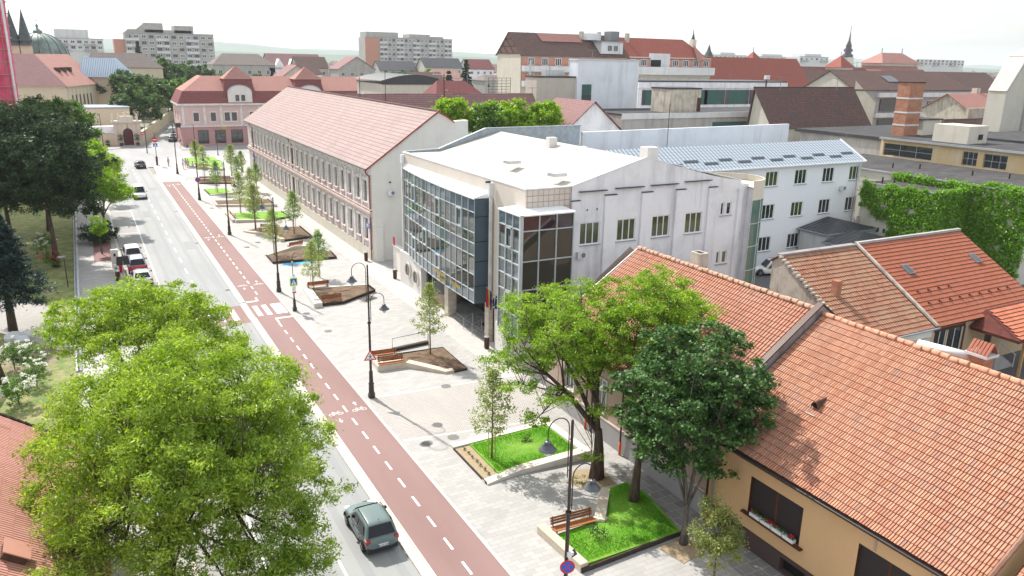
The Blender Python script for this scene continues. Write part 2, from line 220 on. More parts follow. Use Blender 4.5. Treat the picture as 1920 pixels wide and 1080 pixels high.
# ------------------------------------------------------------ mesh builder
class MB:
    def __init__(s,T=None): s.v=[];s.f=[];s.m=[];s.u=[];s.t=[];s.T=T
    def P(s,p): 
        p=Vector(p); return s.T@p if s.T else p
    def poly(s,pts,m=0,uv=None,tint=None):
        b=len(s.v); s.v+= [s.P(p) for p in pts]; s.f.append(tuple(range(b,b+len(pts)))); s.m.append(m); s.u.append(uv); s.t.append(tint)
        return s
    quad=lambda s,a,b,c,d,m=0,uv=None: s.poly((a,b,c,d),m,uv)
    def box(s,x0,y0,z0,x1,y1,z1,m=0,mt=None):
        x0,x1=sorted((x0,x1));y0,y1=sorted((y0,y1));z0,z1=sorted((z0,z1))
        c=[(x0,y0,z0),(x1,y0,z0),(x1,y1,z0),(x0,y1,z0),(x0,y0,z1),(x1,y0,z1),(x1,y1,z1),(x0,y1,z1)]
        for i,q in enumerate(((0,3,2,1),(0,1,5,4),(1,2,6,5),(2,3,7,6),(3,0,4,7),(4,5,6,7))): s.poly([c[k] for k in q],mt if (mt is not None and i==5) else m)
        return s
    def prism(s,p2,z0,z1,m=0,mtop=None):
        n=len(p2); a=sum(p2[i][0]*p2[(i+1)%n][1]-p2[(i+1)%n][0]*p2[i][1] for i in range(n))
        if a<0: p2=p2[::-1]
        h=(lambda i:z1[i]) if isinstance(z1,(list,tuple)) else (lambda i:z1)
        if isinstance(z1,(list,tuple)) and a<0: z1=z1[::-1]
        s.poly([(x,y,h(i)) for i,(x,y) in enumerate(p2)],m if mtop is None else mtop); s.poly([(x,y,z0) for x,y in p2[::-1]],m)
        for i in range(n):
            j=(i+1)%n; s.poly([(*p2[i],z0),(*p2[j],z0),(*p2[j],h(j)),(*p2[i],h(i))],m)
        return s
    def bar(s,a,b,w,h=None,m=0,up=(0,0,1)):
        h=h or w; a=Vector(a);b=Vector(b);d=(b-a).normalized(); u=Vector(up)
        if abs(d.dot(u))>.98: u=Vector((1,0,0))
        r=d.cross(u).normalized()*w/2; q=r.normalized().cross(d).normalized()*h/2
        A=[a-r-q,a+r-q,a+r+q,a-r+q];B=[b-r-q,b+r-q,b+r+q,b-r+q]
        s.poly(A[::-1],m);s.poly(B,m)
        for i in range(4): j=(i+1)%4; s.poly([A[i],A[j],B[j],B[i]],m)
        return s
    def tube(s,pts,r,n=8,m=0):
        pts=[Vector(p) for p in pts]; rs=r if isinstance(r,(list,tuple)) else [r]*len(pts); rings=[]; pr=None
        for i,p in enumerate(pts):
            d=(pts[min(i+1,len(pts)-1)]-pts[max(i-1,0)]).normalized()
            u=Vector((0,0,1)) if abs(d.z)<.9 else Vector((1,0,0))
            if pr is not None: u=pr
            x=(u-d*u.dot(d)).normalized(); pr=x; y=d.cross(x); b=len(s.v)
            s.v+=[s.P(p+(x*math.cos(2*PI*k/n)+y*math.sin(2*PI*k/n))*rs[i]) for k in range(n)]; rings.append(b)
        for a,b in zip(rings,rings[1:]):
            for k in range(n): s.f.append((a+k,a+(k+1)%n,b+(k+1)%n,b+k)); s.m.append(m); s.u.append(None); s.t.append(None)
        for b,rev in ((rings[0],1),(rings[-1],0)):
            f=tuple(range(b,b+n)); s.f.append(f[::-1] if rev else f); s.m.append(m); s.u.append(None); s.t.append(None)
        return s
    def lathe(s,prof,c=(0,0,0),n=16,m=0,ang=2*PI,a0=0):
        rings=[]
        full=ang>6.28; k=n if full else n+1
        for r,z in prof:
            b=len(s.v); s.v+=[s.P((c[0]+r*math.cos(a0+ang*i/n),c[1]+r*math.sin(a0+ang*i/n),c[2]+z)) for i in range(k)]; rings.append(b)
        for a,b in zip(rings,rings[1:]):
            for i in range(n):
                j=(i+1)%k if full else i+1; s.f.append((a+i,a+j,b+j,b+i)); s.m.append(m); s.u.append(None); s.t.append(None)
        return s
    def build(s,name,mats,parent=None,smooth=False,bevel=0,tint=False,weld=False):
        me=bpy.data.meshes.new(name); root=parent
        while root is not None and root.parent: root=root.parent
        off=root.location if root is not None else Vector((0,0,0))
        me.from_pydata([tuple(v-off) for v in s.v],[],s.f)
        if isinstance(mats,(str,bpy.types.Material)): mats=[mats]
        for x in mats: me.materials.append(mt(x))
        me.polygons.foreach_set('material_index',s.m)
        if any(u is not None for u in s.u):
            ul=me.uv_layers.new(name='UVMap'); k=0
            for f,u in zip(s.f,s.u):
                for i in range(len(f)):
                    if u: ul.data[k].uv=u[i]
                    k+=1
        if any(t is not None for t in s.t):
            a=me.attributes.new('tint','FLOAT','FACE'); a.data.foreach_set('value',[0.5 if t is None else t for t in s.t])
        if smooth: me.polygons.foreach_set('use_smooth',[True]*len(me.polygons))
        if weld or smooth:
            b_=bmesh.new(); b_.from_mesh(me); bmesh.ops.remove_doubles(b_,verts=b_.verts,dist=.0005); bmesh.ops.recalc_face_normals(b_,faces=b_.faces); b_.to_mesh(me); b_.free()
        me.update(); o=bpy.data.objects.new(name,me); COL.objects.link(o)
        if parent is not None: o.parent=parent
        if bevel:
            b=o.modifiers.new('bevel','BEVEL'); b.width=bevel; b.segments=2; b.limit_method='ANGLE'
        if smooth: 
            pass
        return o
def tag(o,label=None,cat=None,group=None,kind=None):
    if label: o['label']=label
    if cat: o['category']=cat
    if group: o['group']=group
    if kind: o['kind']=kind
    return o
def thing(name,label,cat,loc=(0,0,0),group=None,rz=0):
    o=bpy.data.objects.new(name,None); COL.objects.link(o); o.location=loc; o.rotation_euler=(0,0,rz); o.empty_display_size=.3
    return tag(o,label,cat,group)
def struct(mb,name,mats,**k): return tag(mb.build(name,mats,**k),kind='structure')
def kids(o): return [c for c in ALLKIDS(o)]
def ALLKIDS(o): return o.children
def copy_tree(root,loc,rz=0,label=None,group=None,scale=None,parent=None):
    c=root.copy(); COL.objects.link(c)
    if parent is None:
        c.location=loc; c.rotation_euler=(0,0,rz)
        if scale: c.scale=(scale,)*3
        if label: c['label']=label
        if group: c['group']=group
    else: c.parent=parent
    for ch in list(root.children): copy_tree(ch,None,parent=c)
    return c
def boxes(name,mat,parent,bl):
    for b in bl: MB().box(*b).build(name,mat,parent)
def rz(deg,c=(0,0,0)): return Matrix.Translation(c)@Matrix.Rotation(R(deg),4,'Z')
# windows: cached meshes, facing -Y locally, origin at bottom centre
_W={}
def win(parent,x,y,z,rot,w,h,frame='white_pvc',glass='glass',nv=2,hb=(),t=.06,sill=None,pane=True,dep=.06,label=None,name='window',T=None):
    key=(w,h,frame,glass,nv,tuple(hb),t,sill,dep)
    if key not in _W:
        f=MB()
        hx=w/2
        f.box(-hx,-dep/2,0,-hx+t,dep/2,h).box(hx-t,-dep/2,0,hx,dep/2,h).box(-hx+t,-dep/2,0,hx-t,dep/2,t).box(-hx+t,-dep/2,h-t,hx-t,dep/2,h)
        for k in range(1,nv): xx=-hx+w*k/nv; f.box(xx-t*.45,-dep/2+.003,t,xx+t*.45,dep/2-.003,h-t)
        for b in hb: f.box(-hx+t,-dep/2+.006,h*b-t*.4,hx-t,dep/2-.006,h*b+t*.4)
        g=MB(); g.quad((-hx+t*.5,0,t*.5),(hx-t*.5,0,t*.5),(hx-t*.5,0,h-t*.5),(-hx+t*.5,0,h-t*.5))
        fo=f.build(name,frame); go=g.build('pane',glass); so=None
        COL.objects.unlink(fo); COL.objects.unlink(go)
        if sill:
            sm=MB(); sm.box(-hx-.08,-.22,-.05,hx+.08,.0,-.005); so=sm.build('sill',sill); COL.objects.unlink(so)
            so=so.data
        _W[key]=(fo.data,go.data,so)
    fd,gd,sd_=_W[key]
    root=parent
    while root.parent: root=root.parent
    o=bpy.data.objects.new(name,fd); COL.objects.link(o); o.parent=parent
    p=Vector((x,y,z)); 
    if T: p=T@p
    o.location=p-root.location; o.rotation_euler=(0,0,R(rot))
    g=bpy.data.objects.new('pane',gd); COL.objects.link(g); g.parent=o
    if sd_: q=bpy.data.objects.new('sill',sd_); COL.objects.link(q); q.parent=o
    return o
def wall(mb,p0,p1,z0,z1,ops=(),m=0,mr=None,dep=.18,top=None):
    """vertical wall p0->p1; outward is to the right of the direction; ops=(u0,za,u1,zb) holes with reveals"""
    p0=Vector((p0[0],p0[1],0));p1=Vector((p1[0],p1[1],0)); L=(p1-p0).length; d=(p1-p0)/L; n=Vector((d.y,-d.x,0)); mr=m if mr is None else mr
    us=sorted({0,L,*[o[0] for o in ops],*[o[2] for o in ops]}); zs=sorted({z0,z1,*[o[1] for o in ops],*[o[3] for o in ops]})
    pt=lambda u,z,k=0:p0+d*u-n*k+Vector((0,0,z))
    for i in range(len(us)-1):
        for j in range(len(zs)-1):
            cu=(us[i]+us[i+1])/2; cz=(zs[j]+zs[j+1])/2
            if any(o[0]<cu<o[2] and o[1]<cz<o[3] for o in ops): continue
            mb.quad(pt(us[i],zs[j]),pt(us[i+1],zs[j]),pt(us[i+1],zs[j+1]),pt(us[i],zs[j+1]),m)
    for a,b,c,e in ops:
        mb.quad(pt(a,b),pt(a,e),pt(a,e,dep),pt(a,b,dep),mr); mb.quad(pt(c,b),pt(c,b,dep),pt(c,e,dep),pt(c,e),mr)
        mb.quad(pt(a,b),pt(a,b,dep),pt(c,b,dep),pt(c,b),mr); mb.quad(pt(a,e),pt(c,e),pt(c,e,dep),pt(a,e,dep),mr)
    return (lambda u,k=0:(p0+d*u-n*k)), math.degrees(math.atan2(d.y,d.x))
def slope(mb,a,b,c,d,m=0,th=.0):
    """roof plane, a-b along the eave, c-d along the ridge; UV in metres"""
    A,B,C,D=[Vector(p) for p in (a,b,c,d)]; u=(B-A).normalized(); nn=u.cross(D-A).normalized(); v=nn.cross(u)
    if nn.z<0: nn=-nn
    uv=[((p-A).dot(u),(p-A).dot(v)) for p in (A,B,C,D)]
    mb.poly((A,B,C,D),m,uv)
    if th:
        o=-nn*th; lo=[p+o for p in (A,B,C,D)]
        for i in range(4): j=(i+1)%4; mb.poly((lo[i],lo[j],(A,B,C,D)[j],(A,B,C,D)[i]),m)
        mb.poly(lo[::-1],m)
def gable(name,mb,x0,y0,x1,y1,ze,zr,axis='x',ov=.4,m=0,hip=(0,0),th=.12,ridge=.5):
    """axis = direction of the ridge; hip=(start,end) setback of ridge ends"""
    if axis=='x':
        yr=y0+(y1-y0)*ridge; s=(zr-ze)/(yr-y0); s2=(zr-ze)/(y1-yr)
        xa,xb=x0-ov,x1+ov; a=(xa,y0-ov,ze-s*ov); b=(xb,y0-ov,ze-s*ov); c=(xb-hip[1]*(1),yr,zr); d=(xa+hip[0],yr,zr); e=(xb,y1+ov,ze-s2*ov); f=(xa,y1+ov,ze-s2*ov)
    else:
        xr=x0+(x1-x0)*ridge; s=(zr-ze)/(xr-x0); s2=(zr-ze)/(x1-xr); ya,yb=y0-ov,y1+ov
        a=(x1+ov,ya,ze-s2*ov); b=(x1+ov,yb,ze-s2*ov); c=(xr,yb-hip[1],zr); d=(xr,ya+hip[0],zr); e=(x0-ov,yb,ze-s*ov); f=(x0-ov,ya,ze-s*ov)
    slope(mb,a,b,c,d,m,th); slope(mb,e,f,d,c,m,th)
    if hip[0]: slope(mb,f,a,d,d,m) 
    if hip[1]: slope(mb,b,e,c,c,m)
def tile_field(mb,o,eu,ev,nu,nv,tw,tl,clip=None,rng=random,rib=.03,step=.03,m=0,mj=1,wave=.0):
    """interlocking clay tiles as geometry: nu across the eave, nv rows up the slope"""
    o=Vector(o);eu=Vector(eu).normalized();ev=Vector(ev).normalized();n=eu.cross(ev).normalized()
    if n.z<0: n=-n
    for j in range(nv):
        sag=0
        for i in range(nu):
            u0,v0=i*tw,j*tl
            if clip and not clip(u0+tw/2,v0+tl/2): continue
            t=rng.random(); t=t*.9+.1 if rng.random()>.06 else t*.1
            jt=rng.uniform(-wave,wave)
            def q(du,dv,h): return o+eu*(u0+du)+ev*(v0+dv+jt)+n*h
            a=tw*.82; e=tw*.10; l=tl*1.02; s0=step; r=rib
            p=[q(e*.3,0,s0),q(e,0,s0+r),q(a*.93,0,s0+r*.92),q(a,0,s0)]; t2=[q(e*.3,l,0.004),q(e,l,r),q(a*.93,l,r*.92),q(a,l,0.004)]
            for k in range(3): mb.poly((p[k],p[k+1],t2[k+1],t2[k]),m,None,t)
            lo=[q(e*.3,0,-.01),q(e,0,-.01),q(a*.93,0,-.01),q(a,0,-.01)]
            mb.poly((lo[0],lo[3],p[3],p[2],p[1],p[0]),mj)
            mb.poly((q(a,0,s0*.35),q(tw+e*.3,0,s0*.35),q(tw+e*.3,l,.002),q(a,l,.002)),mj)
def ridge_tiles(a,b,r=.13,seg=.42,name='ridge_tile_row'):
    mb=MB(); a=Vector(a);b=Vector(b);L=(b-a).length;d=(b-a)/L;k=int(L/seg)
    for i in range(k):
        p=a+d*i*L/k; q=a+d*((i+1)*L/k+.03); up=Vector((random.uniform(-.015,.015),0,random.uniform(-.022,.022)))
        mb.tube([p+up,p+d*.06+up,q+up],[r*1.12,r,r*.9],8)
    return mb
# ------------------------------------------------------------ the ground
rng=random.Random(4)
plain('city_ground',(.33,.31,.29),.95,(.20,.22,.15),.03,detail=8)
struct(MB().quad((-4000,-300,-.22),(5000,-300,-.22),(5000,7000,-.22),(-4000,7000,-.22)),'ground','city_ground')
struct(MB().quad((2.2,-20,-.10),(10.95,-20,-.10),(10.95,176,-.10),(2.2,176,-.10)),'road','asphalt')
struct(MB().poly([(-60,172,-.104),(70,172,-.104),(70,203,-.104),(21,207,-.104),(14.6,214,-.104),(-60,213,-.104)]),'junction_road','asphalt')
struct(MB().poly([(14.4,212,-.096),(20.6,206,-.096),(36,320,-.096),(56,440,-.096),(44,440,-.096),(28.6,312,-.096)]),'lane','asphalt')
struct(MB().quad((2.25,-20,-.094),(4.9,-20,-.094),(4.9,124,-.094),(2.25,124,-.094)),'parking_lane','bay_asphalt')
# pavement slab on the right with the rounded junction corner
pv=[(11.47,-10),(27.6,-10),(62,-10),(62,187),(30,187),(19,186.5),(15,184),(12.9,179),(11.9,172),(11.47,160)]
struct(MB().prism(pv,-.25,0),'pavement','granite_paving')
struct(MB().poly([(22.9,-8,.004),(25.4,-8,.004),(25.4,31,.004),(23.95,31,.004)]),'footpath','dark_paving')
struct(MB().poly([(24.7,42,.004),(27.3,42,.004),(27.3,150,.004),(25.2,150,.004)]),'footpath','warm_paving')
struct(MB().poly([(14.75,40,.005),(24.1,38.7,.005),(26.2,41,.005),(26.6,45.6,.005),(14.75,46.5,.005)]),'cobbled_patch','fan_cobbles')
struct(MB().poly([(14.75,46.55,.0055),(26.6,45.65,.0055),(26.6,45.8,.0055),(14.75,46.7,.0055)]).poly([(14.75,39.85,.0055),(24.1,38.55,.0055),(24.1,38.7,.0055),(14.75,40,.0055)]),'cobble_border','white_stone')
pk=MB()
y=-12.
while y<160:
    hy=y+1.0
    if not (66<y<71.5): pk.box(10.93,y+.006,-.25,11.46,hy-.006,0.002)
    else: pk.box(10.93,y+.006,-.25,11.46,hy-.006,-.07)
    y=hy
struct(pk,'kerb','kerb')
struct(MB().box(11.40,-10,-.05,11.48,43.5,.055),'kerb_edge','white_stone')
struct(MB().quad((11.5,-10,.006),(14.42,-10,.006),(14.42,149.8,.006),(11.5,150.4,.006)),'cycle_track','cycle_red')
struct(MB().box(14.42,-10,-.1,14.56,150,.012),'track_border','white_stone')
# left pavement and park
struct(MB().prism([(-2.2,-20),(2.05,-20),(2.05,168),(-2,172),(-40,172),(-40,170),(-2.2,166)],-.25,0),'left_pavement','granite_paving')
k=MB(); y=-12.
while y<166: k.box(2.05,y+.006,-.25,2.25,y+.994,.01); y+=1
struct(k,'left_kerb','kerb')
struct(MB().quad((-.45,93.5,.005),(1.45,93.5,.005),(1.6,112,.005),(-.25,112,.005)),'red_brick_strip','red_paving')
struct(MB().quad((-60,-20,-.02),(-2.2,-20,-.02),(-2.2,166,-.02),(-60,166,-.02)),'park_lawn','park_grass')
struct(MB().poly([(-14,77,-.012),(-14,86,-.012),(-5,80,-.012),(-3.5,74,-.012),(-2.3,68,-.012),(-2.3,64,-.012),(-7,71,-.012)]),'park_path','church_paving')
plain('trodden_earth',(.27,.22,.16),.95,(.17,.17,.08),1.2,.4,detail=8)
struct(MB().poly([(-8,63,-.014),(-5,61,-.014),(-3.4,63,-.014),(-3.2,66,-.014),(-6,69,-.014),(-9,69,-.014)]),'park_earth','trodden_earth')
struct(MB().prism([(20.5,200.5),(64,200.5),(64,209),(21,209)],-.2,0),'junction_pavement','church_paving')
struct(MB().prism([(-30,206),(6,207),(12.5,211.5),(14.8,215),(32.2,316),(30.8,316),(12.6,214.6),(-30,214.6)],-.2,0),'church_pavement','church_paving')
struct(MB().poly([(27.6,42,.01),(62,42,.01),(90,42,.01),(90,62,.01),(49,62,.01),(49,48,.01),(27.6,48,.01)]).poly([(39,10,.01),(90,10,.01),(90,42,.01),(39,42,.01)]),'yard','yard_asphalt')
# markings
mk=MB()
def strip(x0,y0,x1,y1,z=-.088): mk.quad((x0,y0,z),(x1,y0,z),(x1,y1,z),(x0,y1,z))
y=30.
for i in range(40):
    yy=79.7+ (i-16)*5.15
    if yy>10 and yy<168 and not (62<yy<73): strip(7.95,yy,8.07,yy+2.3)
strip(4.92,-10,5.03,62); strip(4.92,74,5.03,124)
for yy in (76.5,83,89.5,96,108,124): strip(2.3,yy,4.9,yy+.13)
struct(mk,'road_marking','paint_white')
mk=MB()
for x in (9.7,8.75,7.8,6.85,5.9,5.0,4.05,3.1): strip(x,67.2,x+.48,70.4)
strip(5.2,73.6,7.8,74.0)
struct(mk,'crossing_stripes','paint_worn')
struct(MB().quad((2.3,66.2,-.092),(10.9,66.2,-.092),(10.9,71.4,-.092),(2.3,71.4,-.092)),'crossing_red','cycle_red')
mk=MB(); Z=.011
for x in (11.75,12.55,13.35,14.15-.28): strip(x,67.3,x+.42,70.4,Z)
strip(11.5,71.7,12.6,72.0,Z); strip(13.1,65.9,14.4,66.2,Z); strip(12.9,64.9,13.05,66.2,Z); strip(12.5,71.7,12.65,73,Z)
yy=12.1
for i in range(100):
    y=12.3+i*1.94*1.06
    if y>148 or 64.3<y<73: continue
    strip(12.88,y,13.0,y+1.02,Z)
struct(mk,'track_marking','paint_white')
def bike_symbol(cx,cy,dr):
    m=MB(); z=.012; s=.62
    def ring(x,y,r,t=.035):
        for i in range(14):
            a=2*PI*i/14;b=2*PI*(i+1)/14
            m.quad((x+r*math.cos(a),y+r*math.sin(a),z),(x+(r+t)*math.cos(a),y+(r+t)*math.sin(a),z),(x+(r+t)*math.cos(b),y+(r+t)*math.sin(b),z),(x+r*math.cos(b),y+r*math.sin(b),z))
    def ln(a,b,t=.035):
        d=Vector((b[0]-a[0],b[1]-a[1],0)).normalized(); n=Vector((-d.y,d.x,0))*t/2; A=Vector((*a,z));B=Vector((*b,z)); m.quad(A-n,B-n,B+n,A+n)
    ring(cx-.28,cy,.15); ring(cx+.28,cy,.15)
    ln((cx-.28,cy),(cx-.12,cy+.26));ln((cx-.12,cy+.26),(cx+.2,cy+.24));ln((cx+.2,cy+.24),(cx,cy));ln((cx,cy),(cx-.28,cy));ln((cx,cy),(cx-.15,cy+.33));ln((cx+.28,cy),(cx+.17,cy+.36));ln((cx-.22,cy+.34),(cx-.07,cy+.34));ln((cx+.17,cy+.36),(cx+.32,cy+.38))
    y0=cy+.75*dr; m.quad((cx-.04,min(y0,y0+.3*dr),z),(cx+.04,min(y0,y0+.3*dr),z),(cx+.04,max(y0,y0+.3*dr),z),(cx-.04,max(y0,y0+.3*dr),z)); m.poly([(cx-.14,y0+.3*dr,z),(cx+.14,y0+.3*dr,z),(cx,y0+.6*dr,z)][::(1 if dr>0 else -1)])
    return m
bm_=MB()
for y in (45.2,77.5,101,146):
    for cx,dr in ((12.2,-1),(13.75,1)):
        q=bike_symbol(cx,y,dr); b=len(bm_.v); bm_.v+=q.v; bm_.f+=[tuple(i+b for i in f) for f in q.f]; bm_.m+=q.m; bm_.u+=q.u; bm_.t+=q.t
struct(bm_,'bicycle_marking','paint_white')
def text(s,size,mat,parent=None,loc=(0,0,0),rot=(0,0,0),name='lettering',ext=.004,bold=0,ax='CENTER'):
    c=bpy.data.curves.new(name,'FONT'); c.body=s; c.size=size; c.extrude=ext; c.align_x=ax; c.align_y='CENTER'; c.offset=bold; c.resolution_u=3
    o=bpy.data.objects.new(name,c); COL.objects.link(o); bpy.context.view_layer.update()
    me=bpy.data.meshes.new_from_object(o.evaluated_get(bpy.context.evaluated_depsgraph_get())); bpy.data.objects.remove(o)
    me.materials.clear(); me.materials.append(mt(mat)); q=bpy.data.objects.new(name,me); COL.objects.link(q)
    q.rotation_euler=rot; q.location=loc
    if parent is not None:
        q.parent=parent; root=parent
        while root.parent: root=root.parent
        q.location=Vector(loc)-root.location
    return q
for yy in (99.5,112.5):
    t=text('TAXI',1.0,'paint_white',loc=(3.6,yy,-.087),rot=(0,0,PI),ext=.001); t.scale=(.85,1.6,1); t.name='taxi_marking'; tag(t,kind='structure')
asphalt('asphalt_patch',(.29,.295,.3),(.25,.255,.26)); asphalt('tyre_dark',(.30,.305,.31),(.27,.275,.28))
m=MB(); rg0=random.Random(6)
for x,y,w_,l_ in ((5.6,58,1.2,3.4),(8.6,38.5,1.0,2.2),(9.2,96,1.3,4.5),(6.2,118,1.1,5),(8.7,142,1.4,3),(3.1,90,1.0,2),(6.6,26,1.2,3.0)): m.quad((x,y,-.096),(x+w_,y+.1,-.096),(x+w_,y+l_,-.096),(x+.05,y+l_,-.096))
struct(m,'road_patch','asphalt_patch')
m=MB()
for x in (5.75,7.15,8.75,10.15): m.quad((x,-10,-.0985),(x+.42,-10,-.0985),(x+.42,170,-.0985),(x,170,-.0985))
struct(m,'tyre_track','tyre_dark')
for i,y in enumerate((34.5,52,77,99,121)):
    t=thing('gully_grate','dark slotted drain in the road along the right kerb, '+('just ahead of the green car','beside the bicycle symbols','just past the crossing','level with the parked cars','far along by the taxi bay')[i],'drain',(10.7,y,-.09),'gully grates along the kerb'); MB().box(10.52,y-.25,-.1,10.9,y+.25,-.088).build('frame','dark_edge_m' if 'dark_edge_m' in MATS else 'iron',t); MB().box(10.57,y-.2,-.088,10.85,y+.2,-.086).build('grille','iron',t)
# manholes, blue painted bay sign
def manhole(x,y,r,label):
    m=MB(); m.lathe([(0,.012),(r,.012),(r,-.01)],(x,y,0),20); 
    for k in range(-3,4): m.box(x-r*.7,y+k*r*.22-.008,.012,x+r*.7,y+k*r*.22+.008,.016)
    tag(m.build('manhole_cover','dark_edge_m'),label,'manhole cover','manhole covers in the paving')
plain('dark_edge_m',(.22,.21,.2),.7,(.15,.145,.14),9)
manhole(20.3,46.2,.36,'grey round manhole cover just in front of the bench with the sloping stone wall')
manhole(17.6,39.0,.36,'dark round manhole cover on the cobble border left of the small tree')
manhole(15.9,39.0,.34,'round manhole cover beside the cycle track and the corner of the grassed planter')
manhole(16.1,60.9,.33,'round manhole cover in the paving between the crossing pole and the facade')
struct(MB().quad((17.6,83.6,.008),(20.6,83.5,.008),(20.9,84.5,.008),(17.8,84.7,.008)),'blue_painted_patch','blue_paint')
# ------------------------------------------------------------ planters
def stone_run(mb,pts,z,wid=.45,m=0):
    """chain of solid stone blocks along pts; z list = top heights"""
    for i in range(len(pts)-1):
        a=Vector((*pts[i],0));b=Vector((*pts[i+1],0));d=(b-a).normalized();n=Vector((-d.y,d.x,0))*wid
        mb.prism([tuple((a)[:2]),tuple((b)[:2]),tuple((b+n)[:2]),tuple((a+n)[:2])],-.02,[z[i],z[i+1],z[i+1],z[i]],m) if False else mb.poly([(a.x,a.y,z[i]),(b.x,b.y,z[i+1]),(b.x+n.x,b.y+n.y,z[i+1]),(a.x+n.x,a.y+n.y,z[i])],m)
        A=(a.x,a.y);B=(b.x,b.y);C=(b.x+n.x,b.y+n.y);D=(a.x+n.x,a.y+n.y)
        for p,q,zp,zq in ((A,B,z[i],z[i+1]),(B,C,z[i+1],z[i+1]),(C,D,z[i+1],z[i]),(D,A,z[i],z[i])): mb.poly([(*p,-.02),(*q,-.02),(*q,zq),(*p,zp)],m)
    return mb
def edge_run(mb,pts,h=.16,t=.07,m=0):
    for a,b in zip(pts,pts[1:]): mb.bar((*a,h/2-.02),(*b,h/2-.02),t,h,m)
    return mb
def planter(label,poly,fill,z,stone=(),edge=(),loc=None,blades=0,stone_mat='limestone',group='planting beds along the promenade'):
    cx=sum(p[0] for p in poly)/len(poly); cy=sum(p[1] for p in poly)/len(poly)
    t=thing('planter',label,'planter',(cx,cy,0),group)
    mb=MB(); 
    ctr=(cx,cy,z+(.10 if fill=='soil' else .05))
    n=len(poly)
    # the bed surface, gently domed and uneven
    pts=[]
    for i in range(n):
        a=Vector((*poly[i],z));b=Vector((*poly[(i+1)%n],z)); 
        for k in range(6): pts.append(a.lerp(b,k/6))
    rings=[pts]
    r2=random.Random(int(cx*10+cy))
    for f in (.75,.5,.25): rings.append([Vector(ctr).lerp(p,f)+Vector((0,0,(1-f)*.05+r2.uniform(-.035,.035)*(1 if fill=='soil' else .2))) for p in pts])
    for A,B in zip(rings,rings[1:]):
        for i in range(len(pts)): j=(i+1)%len(pts); mb.poly([A[i],A[j],B[j],B[i]])
    for i in range(len(pts)): j=(i+1)%len(pts); mb.poly([rings[-1][i],rings[-1][j],Vector(ctr)+Vector((0,0,.05))])
    for i in range(len(pts)): j=(i+1)%len(pts); mb.poly([pts[j],pts[i],pts[i]-Vector((0,0,z+.05)),pts[j]-Vector((0,0,z+.05))])
    mb.build('turf' if fill=='lawn' else 'soil_bed',fill,t)
    for pt,zz,wd in stone: 
        stone_run(MB(),pt,zz,wd).build('stone_wall',stone_mat,t,bevel=.02,weld=True)
    for pt,h in edge: edge_run(MB(),pt,h).build('steel_edge','dark_edge',t)
    return t
def bench(x,y,rot,label,L=1.9,seat='bench_light',back=True,z=.42,group='wooden benches on the planters'):
    t=thing('bench',label,'bench',(x,y,0),group,rot)
    t2=t; hx=L/2
    m=MB()
    for k in range(4): m.box(-hx,-.02+k*.115,z,hx,.08+k*.115,z+.04)
    o=m.build('seat',seat); o.parent=t
    if back:
        m=MB()
        for k in range(3): 
            zz=z+.12+k*.125; yy=.44+k*.035
            m.box(-hx,yy,zz,hx,yy+.035,zz+.105)
        o=m.build('backrest','bench_wood'); o.parent=t
    for sx in (-hx+.12,hx-.12):
        m=MB(); m.box(sx-.025,.0,-.0,sx+.025,.06,z).box(sx-.025,.38,0,sx+.025,.44,z).box(sx-.022,.0,z-.05,sx+.022,.44,z-.004)
        if back: m.bar((sx,.42,z),(sx,.545,z+.5),.05,.04)
        o=m.build('leg','iron'); o.parent=t
    return t
q1,q2,q3,q4,q5,q6,q7=(17.1,28.0),(17.35,24.55),(23.25,24.8),(23.9,28.2),(23.65,29.75),(22.0,29.75),(19.95,27.4)
planter('nearest planter, bright lawn with a big tree trunk, dark steel edge and bench',[(17.7,27.3),(17.75,24.75),q3,q4,q5,(22.25,29.6),(20.4,27.1)],'lawn',.24,
  [([(17.1,28.1),(17.3,24.6)],[.42,.42],.45),([(19.85,27.2),(20.55,27.1)],[.42,.42],.35),([(19.9,27.35),(21.95,29.8)],[.45,.3],-.55),([(21.95,29.8),(23.7,29.95)],[.3,.08],-.3)],[([q2,q3],.26),([q3,q4,q5],.2)])
bench(18.75,27.2,R(-3),'bench with reddish back facing the road on the nearest lawn planter',2.3)
planter('second lawn planter with broad pale stone walls on three sides and a gravel strip',[(17.95,37.4),(17.9,33.7),(21.3,34.0),(23.3,33.9),(23.3,37.6)],'lawn',.2,
  [([(16.95,38.0),(23.85,38.25)],[.2,.2],-.5),([(23.85,38.2),(23.75,33.6)],[.2,.42],-.5),([(16.96,33.1),(19.1,33.35)],[.1,.25],.55),([(19.1,33.35),(23.75,33.15)],[.25,.48],.6)],[([(16.98,37.6),(16.96,33.2)],.14)],stone_mat='white_stone')
struct(MB().quad((17.02,33.65,.10),(17.9,33.7,.10),(17.95,37.5,.10),(17.02,37.5,.10)),'gravel_strip','gravel')
planter('bare earth planter with folded pale stone wall in front and bench at its left end',[(18.4,53.1),(18.9,51.7),(21.3,48.9),(22.9,48.3),(23.05,53.0),(19.7,53.05)],'soil',.12,
  [([(16.9,50.75),(19.0,50.6)],[.44,.44],.75),([(19.0,50.6),(21.16,48.2)],[.44,.2],.6),([(21.16,48.2),(21.85,48.2)],[.2,.2],.5),([(17.0,52.9),(17.0,51.4)],[.4,.4],.6),([(17.55,52.5),(18.9,52.6)],[.36,.36],.5)],[([(21.85,48.2),(22.9,48.25),(23.05,53.05),(19.2,53.3)],.17)])
bench(18.0,50.7,R(-4),'bench with light seat in front of the bare earth planter by the warning triangle',1.95,z=.46)
bench(18.1,53.2,R(176),'bench facing away behind the light-seated bench, only its red-brown back showing',1.95)
t=thing('railing','thin black rail barrier standing behind the earth planter with the folded wall','railing',(20.3,54.3,0))
